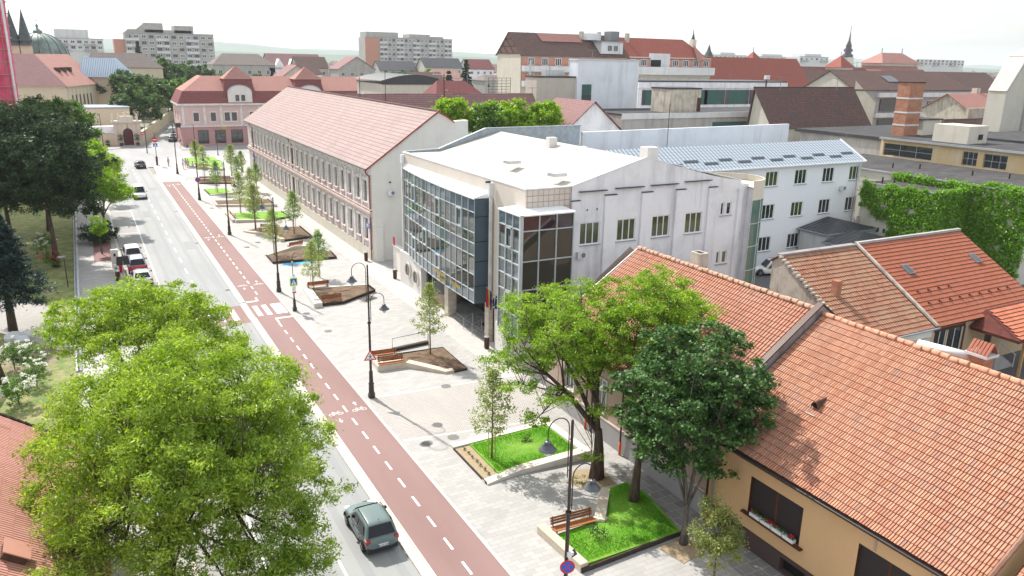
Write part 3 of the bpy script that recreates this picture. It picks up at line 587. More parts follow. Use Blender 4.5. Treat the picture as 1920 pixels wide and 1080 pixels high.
m=MB(); m.tube([(19.3,54.2,.1),(19.3,54.2,1.05),(22.4,54.6,1.05),(22.4,54.6,.1)],.022,6); m.build('rail','iron',t); MB().bar((19.3,54.2,.14),(22.4,54.6,.14),.32,.22).build('base','dark_edge',t)
planter('earth planter behind the crossing sign with wedge of white stone and two benches',[(17.5,73.2),(17.6,68.2),(19.43,68.0),(23.2,70.2),(23.2,72.1),(17.9,73.2)],'soil',.14,
  [([(17.2,73.6),(16.7,67.5)],[.25,.44],.75),([(17.6,73.75),(23.3,72.6)],[.2,.2],-.35)],[([(17.4,67.75),(19.4,67.6),(23.35,70.15),(23.3,72.3)],.3)],stone_mat='white_stone')
bench(18.5,67.75,R(0),'bench with dark seat on the front edge of the planter behind the crossing sign',1.9,seat='bench_wood')
bench(18.6,73.6,R(178),'bench with red and tan back, rear of the planter behind the crossing sign',2.1)
t=thing('ramp_grate','black slatted steel ramp propped against the earth planter edge','grate',(21.8,68.3,0))
m=MB()
for k in range(7): m.bar((20.9+k*.2,67.9+k*.13,.25),(21.6+k*.2,67.2+k*.13,.05),.09,.04)
m.build('slats','iron',t)
planter('long earth planter with dark steel front above the blue paint and two young trees',[(16.95,88.3),(16.9,85.1),(23.6,84.6),(23.8,87.6),(21.5,90.2)],'soil',.14,[([(16.83,88.7),(20.6,90.6)],[.12,.4],.35),([(20.6,90.6),(22.2,90.1)],[.4,.42],.4)],[([(16.83,88.55),(16.78,84.9),(23.69,84.4),(23.87,87.64)],.3)])
bench(20.6,91.4,R(200),'bench with brown back behind the long planter above the blue paint',1.9,seat='bench_wood')
planter('earth planter with a kinked stone wall on its left, fourth bed from the crossing',[(17.1,102.8),(19.5,98.9),(20.1,95.5),(23.9,96.1),(24.0,102.8),(19.0,104.2)],'soil',.13,[([(16.8,102.8),(19.3,98.3)],[.15,.42],.5),([(19.3,98.3),(19.9,95.1)],[.42,.4],.5)],[([(19.9,95.15),(23.98,95.9),(24.1,102.9)],.28)])
bench(19.6,101.6,R(-40),'long bench with red-brown back on the planter with the kinked stone wall',2.4,seat='bench_wood')
planter('bright lawn planter halfway down the promenade with seat at its left end',[(17.9,115.3),(17.5,109.4),(20.9,108.5),(24.3,110),(24.0,114.1)],'lawn',.2,[([(17.0,109.0),(20.9,108.1)],[.42,.3],.45),([(17.0,115.7),(17.0,109.4)],[.42,.42],-.4)],[([(20.94,108.1),(24.53,109.82),(24.2,114.28)],.24)])
bench(17.5,113.2,R(90),'bench at the left end of the mid promenade lawn planter',1.8)
planter('earth planter with low tapering pale wall beyond the mid promenade lawn',[(17.0,127.1),(17.0,122.4),(24.4,119.2),(24.5,125.5)],'soil',.12,[([(16.73,122.0),(24.56,118.75)],[.3,.42],.45),([(16.84,127.4),(16.75,122.2)],[.12,.3],-.25)],[([(24.56,118.9),(24.67,125.7)],.2)])
planter('small far lawn planter beside the second purple no-parking sign pole',[(17.0,138.6),(17.2,133),(20.7,132.6),(20.2,138)],'lawn',.2,[([(17.03,132.6),(20.9,132.2)],[.12,.42],.4),([(20.9,132.3),(22.8,134.5)],[.42,.1],.4)],[([(16.95,138.8),(17.03,132.6)],.15)])
planter('far earth planter with a long red bench wall near the end of the cycle track',[(17.1,148.8),(17.3,146.2),(22.6,144.2),(23.2,149.7)],'soil',.12,[([(17.0,149.2),(23.5,150.2)],[.3,.3],-.4)],[([(17.1,145.7),(22.7,143.6),(23.5,149.9)],.25)])
m=bench(20.0,147.6,R(-10),'very long reddish bench in the far earth planter',5.2,seat='bench_wood')
planter('farthest and largest lawn planter with stone steps at the junction corner',[(18.8,183),(18.5,169),(23.4,162.3),(25.1,172.8),(24.9,183)],'lawn',.18,[([(18.2,168.2),(23.4,161.4)],[.42,.42],.8),([(19.4,169.2),(21.6,166.6)],[.75,.75],.5)],[([(18.5,183.7),(18.2,168.3)],.15)])
# blades of grass on the two near lawns
def blades(name,regions,n,label):
    v=[];f=[];r=random.Random(5)
    def inside(p,poly):
        c=False
        for i in range(len(poly)):
            a,b=poly[i],poly[i-1]
            if (a[1]>p[1])!=(b[1]>p[1]) and p[0]<(b[0]-a[0])*(p[1]-a[1])/(b[1]-a[1])+a[0]: c=not c
        return c
    for poly,z in regions:
        xs=[p[0] for p in poly];ys=[p[1] for p in poly]; k=0
        while k<n:
            x,y=r.uniform(min(xs),max(xs)),r.uniform(min(ys),max(ys))
            if not inside((x,y),poly): continue
            a=r.uniform(0,6.28);h=r.uniform(.05,.11);w_=.012;b=len(v); lx,ly=r.uniform(-.03,.03),r.uniform(-.03,.03)
            v+=[(x-w_*math.cos(a),y-w_*math.sin(a),z),(x+w_*math.cos(a),y+w_*math.sin(a),z),(x+lx,y+ly,z+h)]; f.append((b,b+1,b+2)); k+=1
    me=bpy.data.meshes.new(name); me.from_pydata(v,[],f); me.materials.append(mt('blade')); o=bpy.data.objects.new(name,me); COL.objects.link(o); tag(o,label,'grass',kind='stuff')
blades('grass_blades',[([(17.8,27.1),(17.8,24.9),(23.1,24.9),(23.7,28.2),(23.5,29.6),(22.3,29.4),(20.5,27.1)],.26),([(18,37.3),(18,33.8),(23.2,34),(23.2,37.5)],.22)],14000,'short bright mown grass filling the two nearest lawn planters')
# ------------------------------------------------------------ near house H1 (orange wall, big tile roof)
def ac_unit(parent,x,y,z,rot,name='air_conditioner'):
    """a wall-mounted outdoor unit, part of the building"""
    root=parent
    while root.parent: root=root.parent
    T=rz(rot,(x,y,z)); m=MB(T); m.box(-.4,-.38,0,.4,-.08,.55); o=m.build(name,'white_metal',parent)
    g=MB(T); g.lathe([(.0,0),(.2,0)],(0,0,0),12); 
    g=MB(T); 
    pts=[(.1+.2*math.cos(a*PI/6),-.386,.28+.2*math.sin(a*PI/6)) for a in range(12)]; g.poly(pts[::-1]); f=g.build('fan_grille','grey_metal',o)
    b=MB(T); b.box(-.3,-.1,-.08,-.26,0,0).box(.26,-.1,-.08,.3,0,0); b.build('bracket','iron',o)
    return o
h1=thing('tiled_house','orange house with a huge clay tile roof and dark shuttered windows','house',(32,19,0))
X=25.4; m=MB()
ops=[(25.6-22.8,1.86,25.6-19.75,3.72),(25.6-16.95,1.0,25.6-14.2,3.72)]
fn,_=wall(m,(X,25.6),(X,12.1),.98,5.0,ops,0,1,dep=.22)
m.box(X+.0,12.1,4.99,38.9,12.3,5.0,0)
m.poly([(X,12.1,.98),(39,12.1,.98),(39,12.1,4.8),(32,12.1,9.7),(X,12.1,5.0)]); m.poly([(39,12.1,0),(39,25.6,0),(39,25.6,4.9),(39,12.1,4.9)]); m.poly([(39,25.6,0),(X,25.6,0),(X,25.6,5),(32,25.6,9.7),(39,25.6,4.9)])
m.build('wall',['orange_render','brown_wood'],h1)
m=MB(); wall(m,(X-.03,25.6),(X-.03,12.1),-.1,.98,[(25.6-20.6,.12,25.6-19.2,.78),(8.7,.12,10,.78)],0,dep=.3); m.box(X-.03,12.1,.97,X+.001,25.6,.985); m.build('plinth','brown_plinth',h1)
for yy in (19.9,16.3):
    MB().quad((X+.25,yy+.75,.12),(X+.25,yy-.75,.12),(X+.25,yy-.75,.78),(X+.25,yy+.75,.78)).build('cellar_window','black',h1)
for y0,y1,z0 in ((22.8,19.75,1.86),(16.95,14.2,1.0)):
    MB().box(X+.14,y1,z0,X+.2,(y0+y1)/2-.04,3.72).build('shutter','shutter_dark',h1); s=MB().box(X+.14,(y0+y1)/2+.04,z0,X+.2,y0,3.72).build('shutter','shutter_dark',h1)
    MB().box(X+.12,(y0+y1)/2-.06,z0,X+.21,(y0+y1)/2+.06,3.72).build('frame','brown_wood',s); MB().box(X+.02,y0-.01,z0,X+.2,y0+.05,3.74).build('jamb','brown_wood',s)
MB().box(X-.22,19.5,1.78,X+.14,23.05,1.85).build('sill','brown_wood',h1)
boxes('cable','beige_render',h1,[(X-.035,16.2,3.8,X-.005,16.3,5),(X-.02,13.9,3.5,X-.004,13.94,4.9)])
SLOPE=(9.9-5.0)/(32-24.9); ang=math.atan(SLOPE)
ev=(math.cos(ang),0,math.sin(ang))
m=MB(); slope(m,(24.95,12.1,4.93),(24.95,25.45,4.93),(32,25.45,9.8),(32,12.1,9.8),0,.1); slope(m,(39.1,25.45,4.93),(39.1,12.1,4.93),(32,12.1,9.8),(32,25.45,9.8),0,.1); roof=m.build('roof','clay_joint',h1)
rg=random.Random(11); m=MB(); tile_field(m,(24.86,12.12,4.93),(0,1,0),ev,int(13.35/.125),24,.125,.36,rng=rg,rib=.04,step=.04,wave=.01); m.build('front_tiles',['clay_h1','clay_joint'],roof)
m=MB(); tile_field(m,(39.2,25.45,4.9),(0,-1,0),(-math.cos(ang),0,math.sin(ang)),66,24,.2,.36,rng=rg); m.build('rear_tiles',['clay_h1','clay_joint'],roof)
ridge_tiles((32,12.1,9.93),(32,25.5,9.93),.14,.42).build('ridge_tiles',plain('clay_ridge',(.54,.29,.20),.85,(.44,.2,.13),5),roof,smooth=True)
m=MB(); 
for k in range(22): 
    v=k*.36+.1; m.tube([(24.9+v*ev[0],12.0,4.98+v*ev[2]+.03),(24.9+(v+.34)*ev[0],12.0,4.98+(v+.34)*ev[2]+.10)],.1,7)
m.build('verge_tiles','clay_old',roof)
# gutter and fascia
m=MB(); n=10
for i in range(n//2*1):
    pass
pts=[(24.78+.085*math.cos(PI+PI*k/8),0,4.86+.085*math.sin(PI+PI*k/8)) for k in range(9)]
for a,b in zip(pts,pts[1:]): m.quad((a[0],12.1,a[2]),(b[0],12.1,b[2]),(b[0],25.45,b[2]),(a[0],25.45,a[2]))
m.box(24.69,12.1,4.85,24.705,25.45,4.875); m.build('gutter','dark_bronze',h1)
MB().box(24.87,12.1,4.66,24.93,25.45,4.9).box(24.93,12.1,4.70,25.42,25.45,4.76).build('fascia','brown_wood',h1)
# vent dormer
m=MB(); c=Vector((27.95,21.75,7.05)); e=Vector(ev)
m2=[]
for k in range(9):
    a=PI*k/8; m2.append((math.cos(a)*.19,math.sin(a)*.32))
for (a,b) in zip(m2,m2[1:]): m.poly([c+Vector((-.25,a[0],a[1]+.03)),c+Vector((-.25,b[0],b[1]+.03)),c+e*.75+Vector((0,b[0]*.2,b[1]*.1+.02)),c+e*.75+Vector((0,a[0]*.2,a[1]*.1+.02))])
m.poly([c+Vector((-.12,a*.93,b*.93+.02)) for a,b in m2],1); m.box(27.45,21.5,6.83,27.75,22.0,6.86,2)
m.build('roof_vent',['corten','black','beige_render'],roof)
# chimney with tiled cap and flue behind the ridge
ch=MB(); ch.box(33.1,17.75,8.0,33.8,18.45,10.0); c_=ch.build('chimney','red_brick',roof)
m=MB(); m.box(33.0,17.6,10.0,33.9,18.6,10.12); m.build('cap','pale_concrete',c_)
m=MB(); 
for k in range(6): m.bar((33.05+0,17.68+k*.16,10.12),(33.45,17.68+k*.16,10.62),.12,.05); m.bar((33.85,17.68+k*.16,10.12),(33.45,17.68+k*.16,10.62),.12,.05)
m.build('tile_cap',['clay_red'],c_)
m=MB(); m.tube([(33.45,18.6,9.75),(33.45,21.0,9.55)],.2,14); m.build('flue','white_metal',roof,smooth=True)
MB().box(33.2,18.45,8.5,33.8,20.9,9.42).build('flue_support','red_brick',roof)
# down pipes between the houses
for x,y,mat_,lb in ((25.25,25.35,'brown_metal','brown'),(25.28,24.98,'zinc','grey')):
    t=MB(); t.tube([(24.8,y,4.8),(25.2,y,4.4),(25.25,y,.75)],.055,8); o=t.build('down_pipe',mat_,h1,smooth=True); MB().tube([(25.25,y,.8),(25.25,y,.02)],.075,8).build('pipe_foot','orange_pvc',o,smooth=True)
# flower boxes
for i in range(4):
    y=20.25+i*.66
    t=thing('flower_box','white trough with red geraniums on the orange house sill, '+('nearest the corner','second from the right','second from the left','leftmost')[i],'flower box',(X-.06,y,1.86),'white flower boxes on the dark shuttered window')
    m=MB(); m.box(X-.17,y-.3,1.86,X+.05,y+.3,2.02); m.build('trough','white_pvc',t)
    r=random.Random(i); m=MB(); 
    for k in range(70):
        p=Vector((X-.06+r.gauss(0,.06),y+r.uniform(-.28,.28),2.04+abs(r.gauss(0,.06)))); s=.035; a=r.uniform(0,6.28); q=Vector((math.cos(a),math.sin(a),r.uniform(-.5,.5)))*s; w_=Vector((-math.sin(a),math.cos(a),.3))*s; m.quad(p-q,p-w_,p+q,p+w_)
    m.build('leaves','leaf_mid',t)
    m=MB()
    for k in range(26 if i in (0,2) else 12):
        p=Vector((X-.08+r.gauss(0,.05),y+(.2 if i%2 else -.15)+r.gauss(0,.07),2.14+r.gauss(0,.04))); s=.04; a=r.uniform(0,6.28); q=Vector((math.cos(a),math.sin(a),r.uniform(-.8,.8)))*s; w_=Vector((-math.sin(a),math.cos(a),.3))*s; m.quad(p-q,p-w_,p+q,p+w_)
    m.build('blossom','petal_red',t)
# neighbour roof at the lower right corner
t=thing('neighbour_house','sliver of a greyish tiled roof beyond the verge at the lower right corner','house',(30,8,0))
m=MB(); slope(m,(24.9,4,4.5),(24.9,11.6,4.5),(31,11.6,8.9),(31,4,8.9),0,.1); r_=m.build('roof','clay_joint',t); m=MB(); tile_field(m,(24.86,8,4.55),(0,1,0),(.81,0,.585),18,20,.2,.36,rng=rg); m.build('tiles',['clay_old','clay_joint'],r_)
MB().box(25.4,4,0,31,11.6,4.6).build('wall','beige_render',t); MB().box(27.0,11.6,6.3,27.4,11.95,6.55).build('flashing','zinc',r_)
# ------------------------------------------------------------ H2, beige house behind the trees
h2=thing('tiled_house','beige street house with salmon tile roof half hidden behind the big trees','house',(32,33,0))
m=MB(); ops=[]
for k in range(4): ops.append((2.2+k*3.6,1.7,3.3+k*3.6,3.7))
wall(m,(25.75,41.6),(25.45,25.6),.0,5.2,ops,0,dep=.2)
m.poly([(25.75,41.6,0),(25.75,41.6,5.2),(32,41.6,9.9),(38.6,41.6,5.2),(38.6,41.6,0)][::-1]); m.poly([(38.6,41.6,0),(38.6,41.6,5.2),(38.6,25.9,5.2),(38.6,25.9,0)]); m.build('wall','beige_render',h2)
m=MB(); m.bar((25.42,25.7,1.35),(25.72,41.5,1.35),.12,.12); m.bar((25.38,25.7,4.9),(25.68,41.5,4.9),.22,.3); m.build('cornice','pink_trim',h2); MB().poly([(25.35,25.62,-.05),(25.65,41.6,-.05),(25.65,41.6,1.25),(25.35,25.62,1.25)][::-1]).build('plinth','grey_render',h2)
for k in range(4):
    y=41.6-(2.75+k*3.6); x=25.75-.3*(2.75+k*3.6)/16+.12
    win(h2,x,y,1.7,-90,1.1,2.0,sill='stucco_trim',nv=2,hb=(.68,))
    MB().box(x-.2,y-.7,3.78,x-.1,y+.7,3.9).box(x-.18,y-.68,1.7,x-.11,y-.58,3.78).box(x-.18,y+.58,1.7,x-.11,y+.68,3.78).build('surround','stucco_trim',h2)
m=MB(); slope(m,(25.0,25.7,5.05),(25.0,40.9,5.05),(32,40.6,9.93),(32,25.7,9.93),0,.1); slope(m,(39,40.9,5.0),(39,25.7,5.0),(32,25.7,9.93),(32,40.6,9.93),0,.1); roof2=m.build('roof','clay_joint',h2)
m=MB(); a2=math.atan2(4.88,7.0); tile_field(m,(24.95,25.75,5.05),(0,1,0),(math.cos(a2),0,math.sin(a2)),int(15/.21),23,.21,.37,rng=rg,wave=.012); m.build('front_tiles',['clay_h2','clay_joint'],roof2)
m=MB(); tile_field(m,(39.1,40.7,5.0),(0,-1,0),(-math.cos(a2),0,math.sin(a2)),70,23,.21,.37,rng=rg); m.build('rear_tiles',['clay_h2','clay_joint'],roof2)
ridge_tiles((32,25.7,10.05),(32,40.6,10.05),.15,.42).build('ridge_tiles','clay_h2r',roof2,smooth=True) if 'clay_h2r' in MATS else ridge_tiles((32,25.7,10.05),(32,40.6,10.05),.15,.42).build('ridge_tiles',plain('clay_h2r',(.5,.3,.22),.85,(.32,.2,.15),5),roof2,smooth=True)
MB().bar((25.0,40.95,5.08),(32,40.65,9.98),.06,.16).build('verge_board','white_metal',roof2)
c2=MB().box(32.7,35.4,8.6,33.3,36.2,9.85).build('chimney','red_brick',roof2); MB().box(32.66,35.36,9.85,33.34,36.24,10.7).build('stack_top','old_plaster',c2); MB().box(32.8,35.5,10.701,33.2,36.1,10.705).build('flue_opening','black',c2)
for k,(x,y) in enumerate(((25.35,32.7),(25.42,36.4))):
    o=MB().tube([(25.1,y,4.9),(x,y,4.5),(x,y,.8)],.055,8).build('down_pipe','brown_metal',h2,smooth=True); MB().tube([(x,y,.85),(x,y,.02)],.075,8).build('pipe_foot','orange_pvc',o,smooth=True)
# firewall parapet
fw=thing('firewall','grey stepped firewall with dark metal cap between the two street roofs','wall',(30,25.6,0))
m=MB()
zz=lambda x: 5.55+(x-25)*(10.35-5.55)/7 if x<=32 else 10.35-(x-32)*.69
for a,b in ((25.0,32.0),(32.0,38.8)): m.poly([(a,25.47,4),(b,25.47,4),(b,25.47,zz(b)),(a,25.47,zz(a))]); m.poly([(b,25.72,4),(a,25.72,4),(a,25.72,zz(a)),(b,25.72,zz(b))]); m.poly([(a,25.47,zz(a)),(b,25.47,zz(b)),(b,25.72,zz(b)),(a,25.72,zz(a))])
m.poly([(25,25.72,4),(25,25.47,4),(25,25.47,zz(25)),(25,25.72,zz(25))]); m.build('masonry','firewall_grey',fw)
MB().bar((24.9,25.6,zz(24.9)+.04),(32.05,25.6,10.42),.36,.07).bar((32.0,25.6,10.42),(38.8,25.6,5.7),.36,.07).build('metal_cap','brown_metal',fw)
# ------------------------------------------------------------ courtyard house: weathered roof + red roof
def court(label,x0,x1,tm,y0=32,y1=39.7,z0=4,z1=8.5,wallm='ochre_render',tw=.24,tl=.4,wave=.02,step=.05,**k):
    t=thing('courtyard_house',label,'house',((x0+x1)/2,(y0+y1)/2,0))
    a=math.atan2(z1-z0,y1-y0); m=MB(); slope(m,(x0,y0,z0-.05),(x1,y0,z0-.05),(x1,y1,z1-.05),(x0,y1,z1-.05),0,.12); slope(m,(x1,y1+.9,z1-.6),(x0,y1+.9,z1-.6),(x0,y1,z1-.05),(x1,y1,z1-.05),0,.1)
    r=m.build('roof','clay_joint',t); m=MB(); tile_field(m,(x0+.02,y0,z0-.04),(1,0,0),(0,math.cos(a),math.sin(a)),int((x1-x0)/tw),int(math.hypot(y1-y0,z1-z0)/tl),tw,tl,rng=rg,wave=wave,step=step,rib=.02); m.build('tiles',[tm,'clay_joint'],r)
    return t,r
cw,cwr=court('courtyard house with weathered brown-orange tile roof and crumbling gable',44.4,52.75,'clay_old')
m=MB(); m.poly([(44.5,40.4,0),(44.5,32.3,0),(44.5,32.3,4.0),(44.5,39.7,8.35),(44.5,40.4,8)]); m.poly([(44.5,32.3,0),(52.7,32.3,0),(52.7,32.3,4.0),(44.5,32.3,4.0)]); m.poly([(52.7,40.4,0),(44.5,40.4,0),(44.5,40.4,8),(52.7,40.4,8)]); m.build('wall','old_plaster',cw)
MB().box(44.5,32.24,3.2,52.7,32.3,3.9).build('eave_band','cream_render',cw); MB().tube([(44.4,31.9,3.92),(53,31.9,3.92)],.08,6).build('gutter','zinc',cw)
ac_unit(cw,51.6,32.28,2.6,0)
c3=MB().box(46.0,35.6,5.6,46.5,36.1,7.3).build('chimney','red_brick',cwr); 
m=MB(); 
for i in range(26):
    v=i/26; m.box(44.25+rg.uniform(-.05,.05),32.0+7.7*v,3.98+4.5*v,44.55,32.0+7.7*(v+.03),4.12+4.5*v+rg.uniform(0,.05))
m.build('verge_stones','old_plaster',cwr); MB().bar((44.4,39.75,8.5),(52.6,39.75,8.5),.5,.14).build('ridge_flashing','firewall_grey',cwr)
cr,crr=court('courtyard house with even bright red tile roof, ochre wall and two roof hatches',52.95,66.3,'clay_red',wave=.006)
MB().bar((52.85,32,4.08),(52.85,39.7,8.58),.22,.16).build('party_wall_cap','old_plaster',crr); MB().bar((52.9,39.8,8.55),(66.3,39.8,8.55),.28,.2).build('ridge_wall','concrete',crr)
m=MB(); wall(m,(52.8,32.4),(66.2,32.4),0,4.05,[(.5,1.5,2.0,3.4),(2.15,1.0,4.0,3.4),(7,0,8,2.4)],0,dep=.15); m.poly([(66.2,32.4,0),(66.2,40.5,0),(66.2,40.5,8.0),(66.2,39.7,8.3),(66.2,32.4,4)]); m.poly([(66.2,40.5,0),(52.8,40.5,0),(52.8,40.5,8),(66.2,40.5,8)]); m.build('wall','ochre_render',cr)
win(cr,54.05,32.5,1.5,0,1.5,1.9); win(cr,55.88,32.5,1.0,0,1.85,2.4); MB().box(53.2,32.36,3.4,56.9,32.39,3.62).box(56.82,32.36,1,57.0,32.39,3.4).build('window_surround','brown_wood',cr)
MB().quad((59.8,32.5,0),(60.8,32.5,0),(60.8,32.5,2.4),(59.8,32.5,2.4)).build('door','dark_bronze',cr)
for x,y,z in ((55.5,36.8,6.83),(64.2,36.8,6.83)):
    o=MB(Matrix.Translation((x,y,z))@Matrix.Rotation(R(30.3),4,'X')).box(-.35,-.5,0,.35,.5,.12).build('roof_hatch','grey_metal',crr); MB(Matrix.Translation((x,y,z))@Matrix.Rotation(R(30.3),4,'X')).box(-.27,-.42,.121,.27,.42,.13).build('pane','far_glass',o)
m=MB()
for row,xs in ((2.1,range(9)),(3.3,range(4))):
    for i in xs:
        x=54.2+i*1.25; y=32+row*.86; z=4+row*.86*.585; m.bar((x-.12,y,z+.16),(x+.02,y-.05,z+.04),.05,.1); m.bar((x,y+.0,z+.14),(x+.0,y-.3,z-.02+.04),.04,.05)
m.build('snow_guard','clay_joint',crr)
# dormer flashing bits on the rear of H2
t=thing('porch','tiled canopy on timber posts over the courtyard stairs','porch',(60,30,0))
m=MB(); zc=3.3; slope(m,(57.3,28.6,zc),(64.5,28.6,zc),(64.5,32.3,zc+1.1),(59,32.3,zc+1.1),0,.1); slope(m,(57.3,32.3,zc),(57.3,28.6,zc),(59,30.4,zc+.55),(59,32.3,zc+1.1),0,.08); r_=m.build('roof','clay_joint',t)
m=MB(); tile_field(m,(57.6,28.6,zc+.03),(1,0,0),(0,.958,.285),27,9,.25,.4,clip=lambda u,v:u>v*.45,rng=rg,step=.06); m.build('tiles',['clay_canopy','clay_joint'],r_)
m=MB(); m.box(57.3,28.62,zc-.22,64.5,28.7,zc-.06).box(57.3,28.7,zc-.2,57.4,32.2,zc-.05); m.build('fascia','brown_wood',t)
for x,y in ((59.3,29.2),(62.5,29.2)): MB().box(x-.09,y-.09,0,x+.09,y+.09,zc-.05).build('post','stake',t)
t=thing('stairs','outdoor stair with pale handrail under the courtyard canopy','stairs',(61,31.4,0))
m=MB(); 
for k in range(8): m.box(58.6+k*.3,30.6,0,58.9+k*.3,31.8,1.5-k*.18)
m.build('steps','concrete',t); m=MB(); m.bar((58.4,30.5,2.5),(61.0,30.5,1.0),.1,.06).bar((58.5,30.5,1.3),(58.5,30.5,2.5),.06).bar((60.9,30.5,0),(60.9,30.5,1.05),.06); m.build('handrail','stucco_trim',t)
# ------------------------------------------------------------ left foreground roof
hl=thing('tiled_house','house with flat red clay roof at the lower left corner','house',(-6,30,0))
s=.73; al=math.atan(s); m=MB(); xe=-1.0; ze=4-s*(xe+1.97)
slope(m,(xe,10,ze),(xe,39.3,ze),(-8,39.3,ze+s*(8+xe)),(-8,10,ze+s*(8+xe)),0,.1); rl=m.build('roof','clay_joint',hl)
m=MB(); tile_field(m,(xe+.05,16,ze),(0,1,0),(-math.cos(al),0,math.sin(al)),155,25,.15,.6,rng=rg,rib=.012,step=.012); m.build('tiles',['clay_left','clay_joint'],rl)
m=MB()
for k in range(27):
    v=k*.33; x=xe-v*math.cos(al); z=ze+v*math.sin(al); m.tube([(x,39.35,z+.02),(x-.3*math.cos(al),39.35,z+.3*math.sin(al)+.07)],.1,7)
m.build('verge_tiles','dark_edge',rl)
MB().box(-8.5,10,0,-1.7,39.1,3.6).build('wall','beige_render',hl)
Tm=Matrix.Translation((-3.75,28.2,ze+s*(3.75+xe)+.02))@Matrix.Rotation(al,4,'Y')
o=MB(Tm).box(-.45,-.4,0,.35,.4,.3).build('roof_hatch','corten',rl); MB(Tm).box(-.5,-.45,.3,.4,.45,.34).build('lid','brick_salmon',o)
# ------------------------------------------------------------ civic building with curtain walls
cv=thing('civic_building','cream civic building with big glass curtain wall and white membrane roof','building',(38,60,0))
m=MB()
# street wall with openings
sx=27.4
L0=72.7
ops=[(L0-54.3,0,L0-52.0,.01)]
wall(m,(sx,72.7),(sx,48.06),0,13.1,[(L0-66.5,.0,L0-52.9,3.7),(L0-51.6,8.5,L0-50.0,10.6),(L0-51.6,4.2,L0-50.0,6.3),(L0-52.0,1.3,L0-50.9,3.2)],0,dep=.35)
m.build('street_wall','tile_cladding',cv)
for z,h in ((8.5,2.1),(4.2,2.1)): win(cv,sx+.25,50.8+1.1,z,-90,1.6,h,frame='mullion',nv=1,hb=(.5,))
win(cv,sx+.25,51.25+.0,1.3,-90,1.1,1.9,frame='dark_bronze',nv=1)
m=MB(); m.poly([(27.4,48.06,10.6),(31.3,48.06,10.6),(31.3,48.06,13.1),(27.4,48.06,13.1)]); m.build('tile_panel','tile_grid',cv); m=MB(); m.poly([(27.4,48.06,0),(31.3,48.06,0),(31.3,48.06,6),(27.4,48.06,6)]); m.build('tile_panel','tile_grid',cv)
m=MB()
o4=[(.9,8.55,2.75,10.3),(4.35,8.55,6.15,10.3),(7.75,8.55,9.55,10.3),(11.15,8.55,12.95,10.3),(14.9,9.8,15.3,10.9),(15.55,9.8,16.1,10.9),(14.9,5.6,15.3,6.7),(15.55,5.6,16.1,6.7),(10.7,4.6,12.2,5.9)]
wall(m,(31.25,48.06),(49.1,48.06),0,12.3,o4,0,dep=.16)
m.poly([(31.25,48.06,12.3),(48.2,48.06,12.3),(48.2,48.06,12.65),(45.6,48.06,13.05),(38.0,48.06,14.95),(31.25,48.06,13.1)])
m.poly([(49.1,48.06,0),(49.1,58,0),(49.1,58,12.3),(49.1,48.06,12.3)]); m.build('gable_wall','white_render',cv)
for a,z0,b,z1 in o4:
    win(cv,31.25+(a+b)/2,48.16,z0,0,b-a,z1-z0,frame='white_pvc',glass='glass_green' if b-a>1 else 'glass',nv=3 if b-a>1 else 1,sill='zinc',dep=.08,t=.09)
for i,(a,b) in enumerate(((31.28,32.0),(34.25,35.35),(37.75,38.8),(41.15,42.15),(44.6,45.5),(47.9,48.35))):
    MB().box(a,47.86,0,b,48.055,12.0+(.0 if i in (0,5) else .25)).build('pilaster','white_render',cv)
for a,b,z in ((31.9,34.4,12.65),(35.2,37.9,12.72),(38.6,41.3,12.75),(42.0,44.75,12.85)): MB().box(a,47.8,z,b,48.05,z+.06).build('drip_ledge','dark_bronze',cv)
for a,b,z in ((31.25,32.0,12.02),(34.25,35.35,12.28),(37.75,38.8,12.28),(41.15,42.15,12.28),(44.6,45.5,12.28)): MB().box(a,47.82,z,b,48.05,z+.05).build('drip_ledge','dark_bronze',cv)
ac_unit(cv,32.2,48.0,7.6,0)
boxes('vent_hole','black',cv,[(32.7,48.0,11.2,32.78,48.05,11.32),(33.6,48.0,11.2,33.68,48.05,11.32)])
# roof
m=MB(); m.poly([(27.45,48.1,13.06),(31.2,48.1,13.06),(31.2,72.4,13.06),(27.45,72.4,13.06)]); slope(m,(31.2,72.3,13.06),(31.2,48.1,13.06),(38,48.1,14.88),(38,72.3,14.88),0); slope(m,(48.2,48.2,12.6),(48.2,72.3,12.6),(38,72.3,14.85),(38,48.2,14.85),0); m.build('roof_membrane','membrane',cv)
m=MB(); m.bar((27.48,48.0,13.12),(27.48,72.7,13.12),.22,.1).bar((27.4,48.12,13.12),(31.3,48.12,13.12),.2,.1).bar((31.25,48.12,13.12),(38,48.12,14.97),.18,.07).bar((38,48.12,14.97),(48.2,48.12,12.7),.18,.07); m.build('parapet_cap','cap_white',cv)
m=MB(); m.poly([(27.4,72.4,13.1),(31.2,72.4,13.25),(36.4,72.4,15.15),(47.9,72.4,15.2),(47.9,72.4,12),(27.4,72.4,12)][::-1]); m.poly([(27.4,72.65,13.1),(31.2,72.65,13.25),(36.4,72.65,15.15),(47.9,72.65,15.2),(47.9,72.65,0),(27.4,72.65,0)]); m.build('rear_parapet','zinc',cv)
m=MB()
for p,q in (((27.4,13.15),(31.2,13.3)),((31.2,13.3),(36.4,15.2)),((36.4,15.2),(48,15.25))): m.bar((p[0],72.5,p[1]),(q[0],72.5,q[1]),.35,.1)
m.build('parapet_cap','zinc',cv)
for x,y,z in ((31.4,57.5,13.75),(31.2,50,13.72),(45.3,68,13.35)):
    o=MB(rz(8,(x,y,z))).box(-.6,-.45,-.1,.6,.45,.14).build('skylight','steel',cv); MB(rz(8,(x,y,z))).box(-.5,-.36,.14,.5,.36,.16).build('pane','pale_concrete',o)
boxes('roof_box','stucco_pale',cv,[(39,49.2,14.3,40.1,50.2,15.55),(36.5,60,14,37.3,60.6,15.4)])
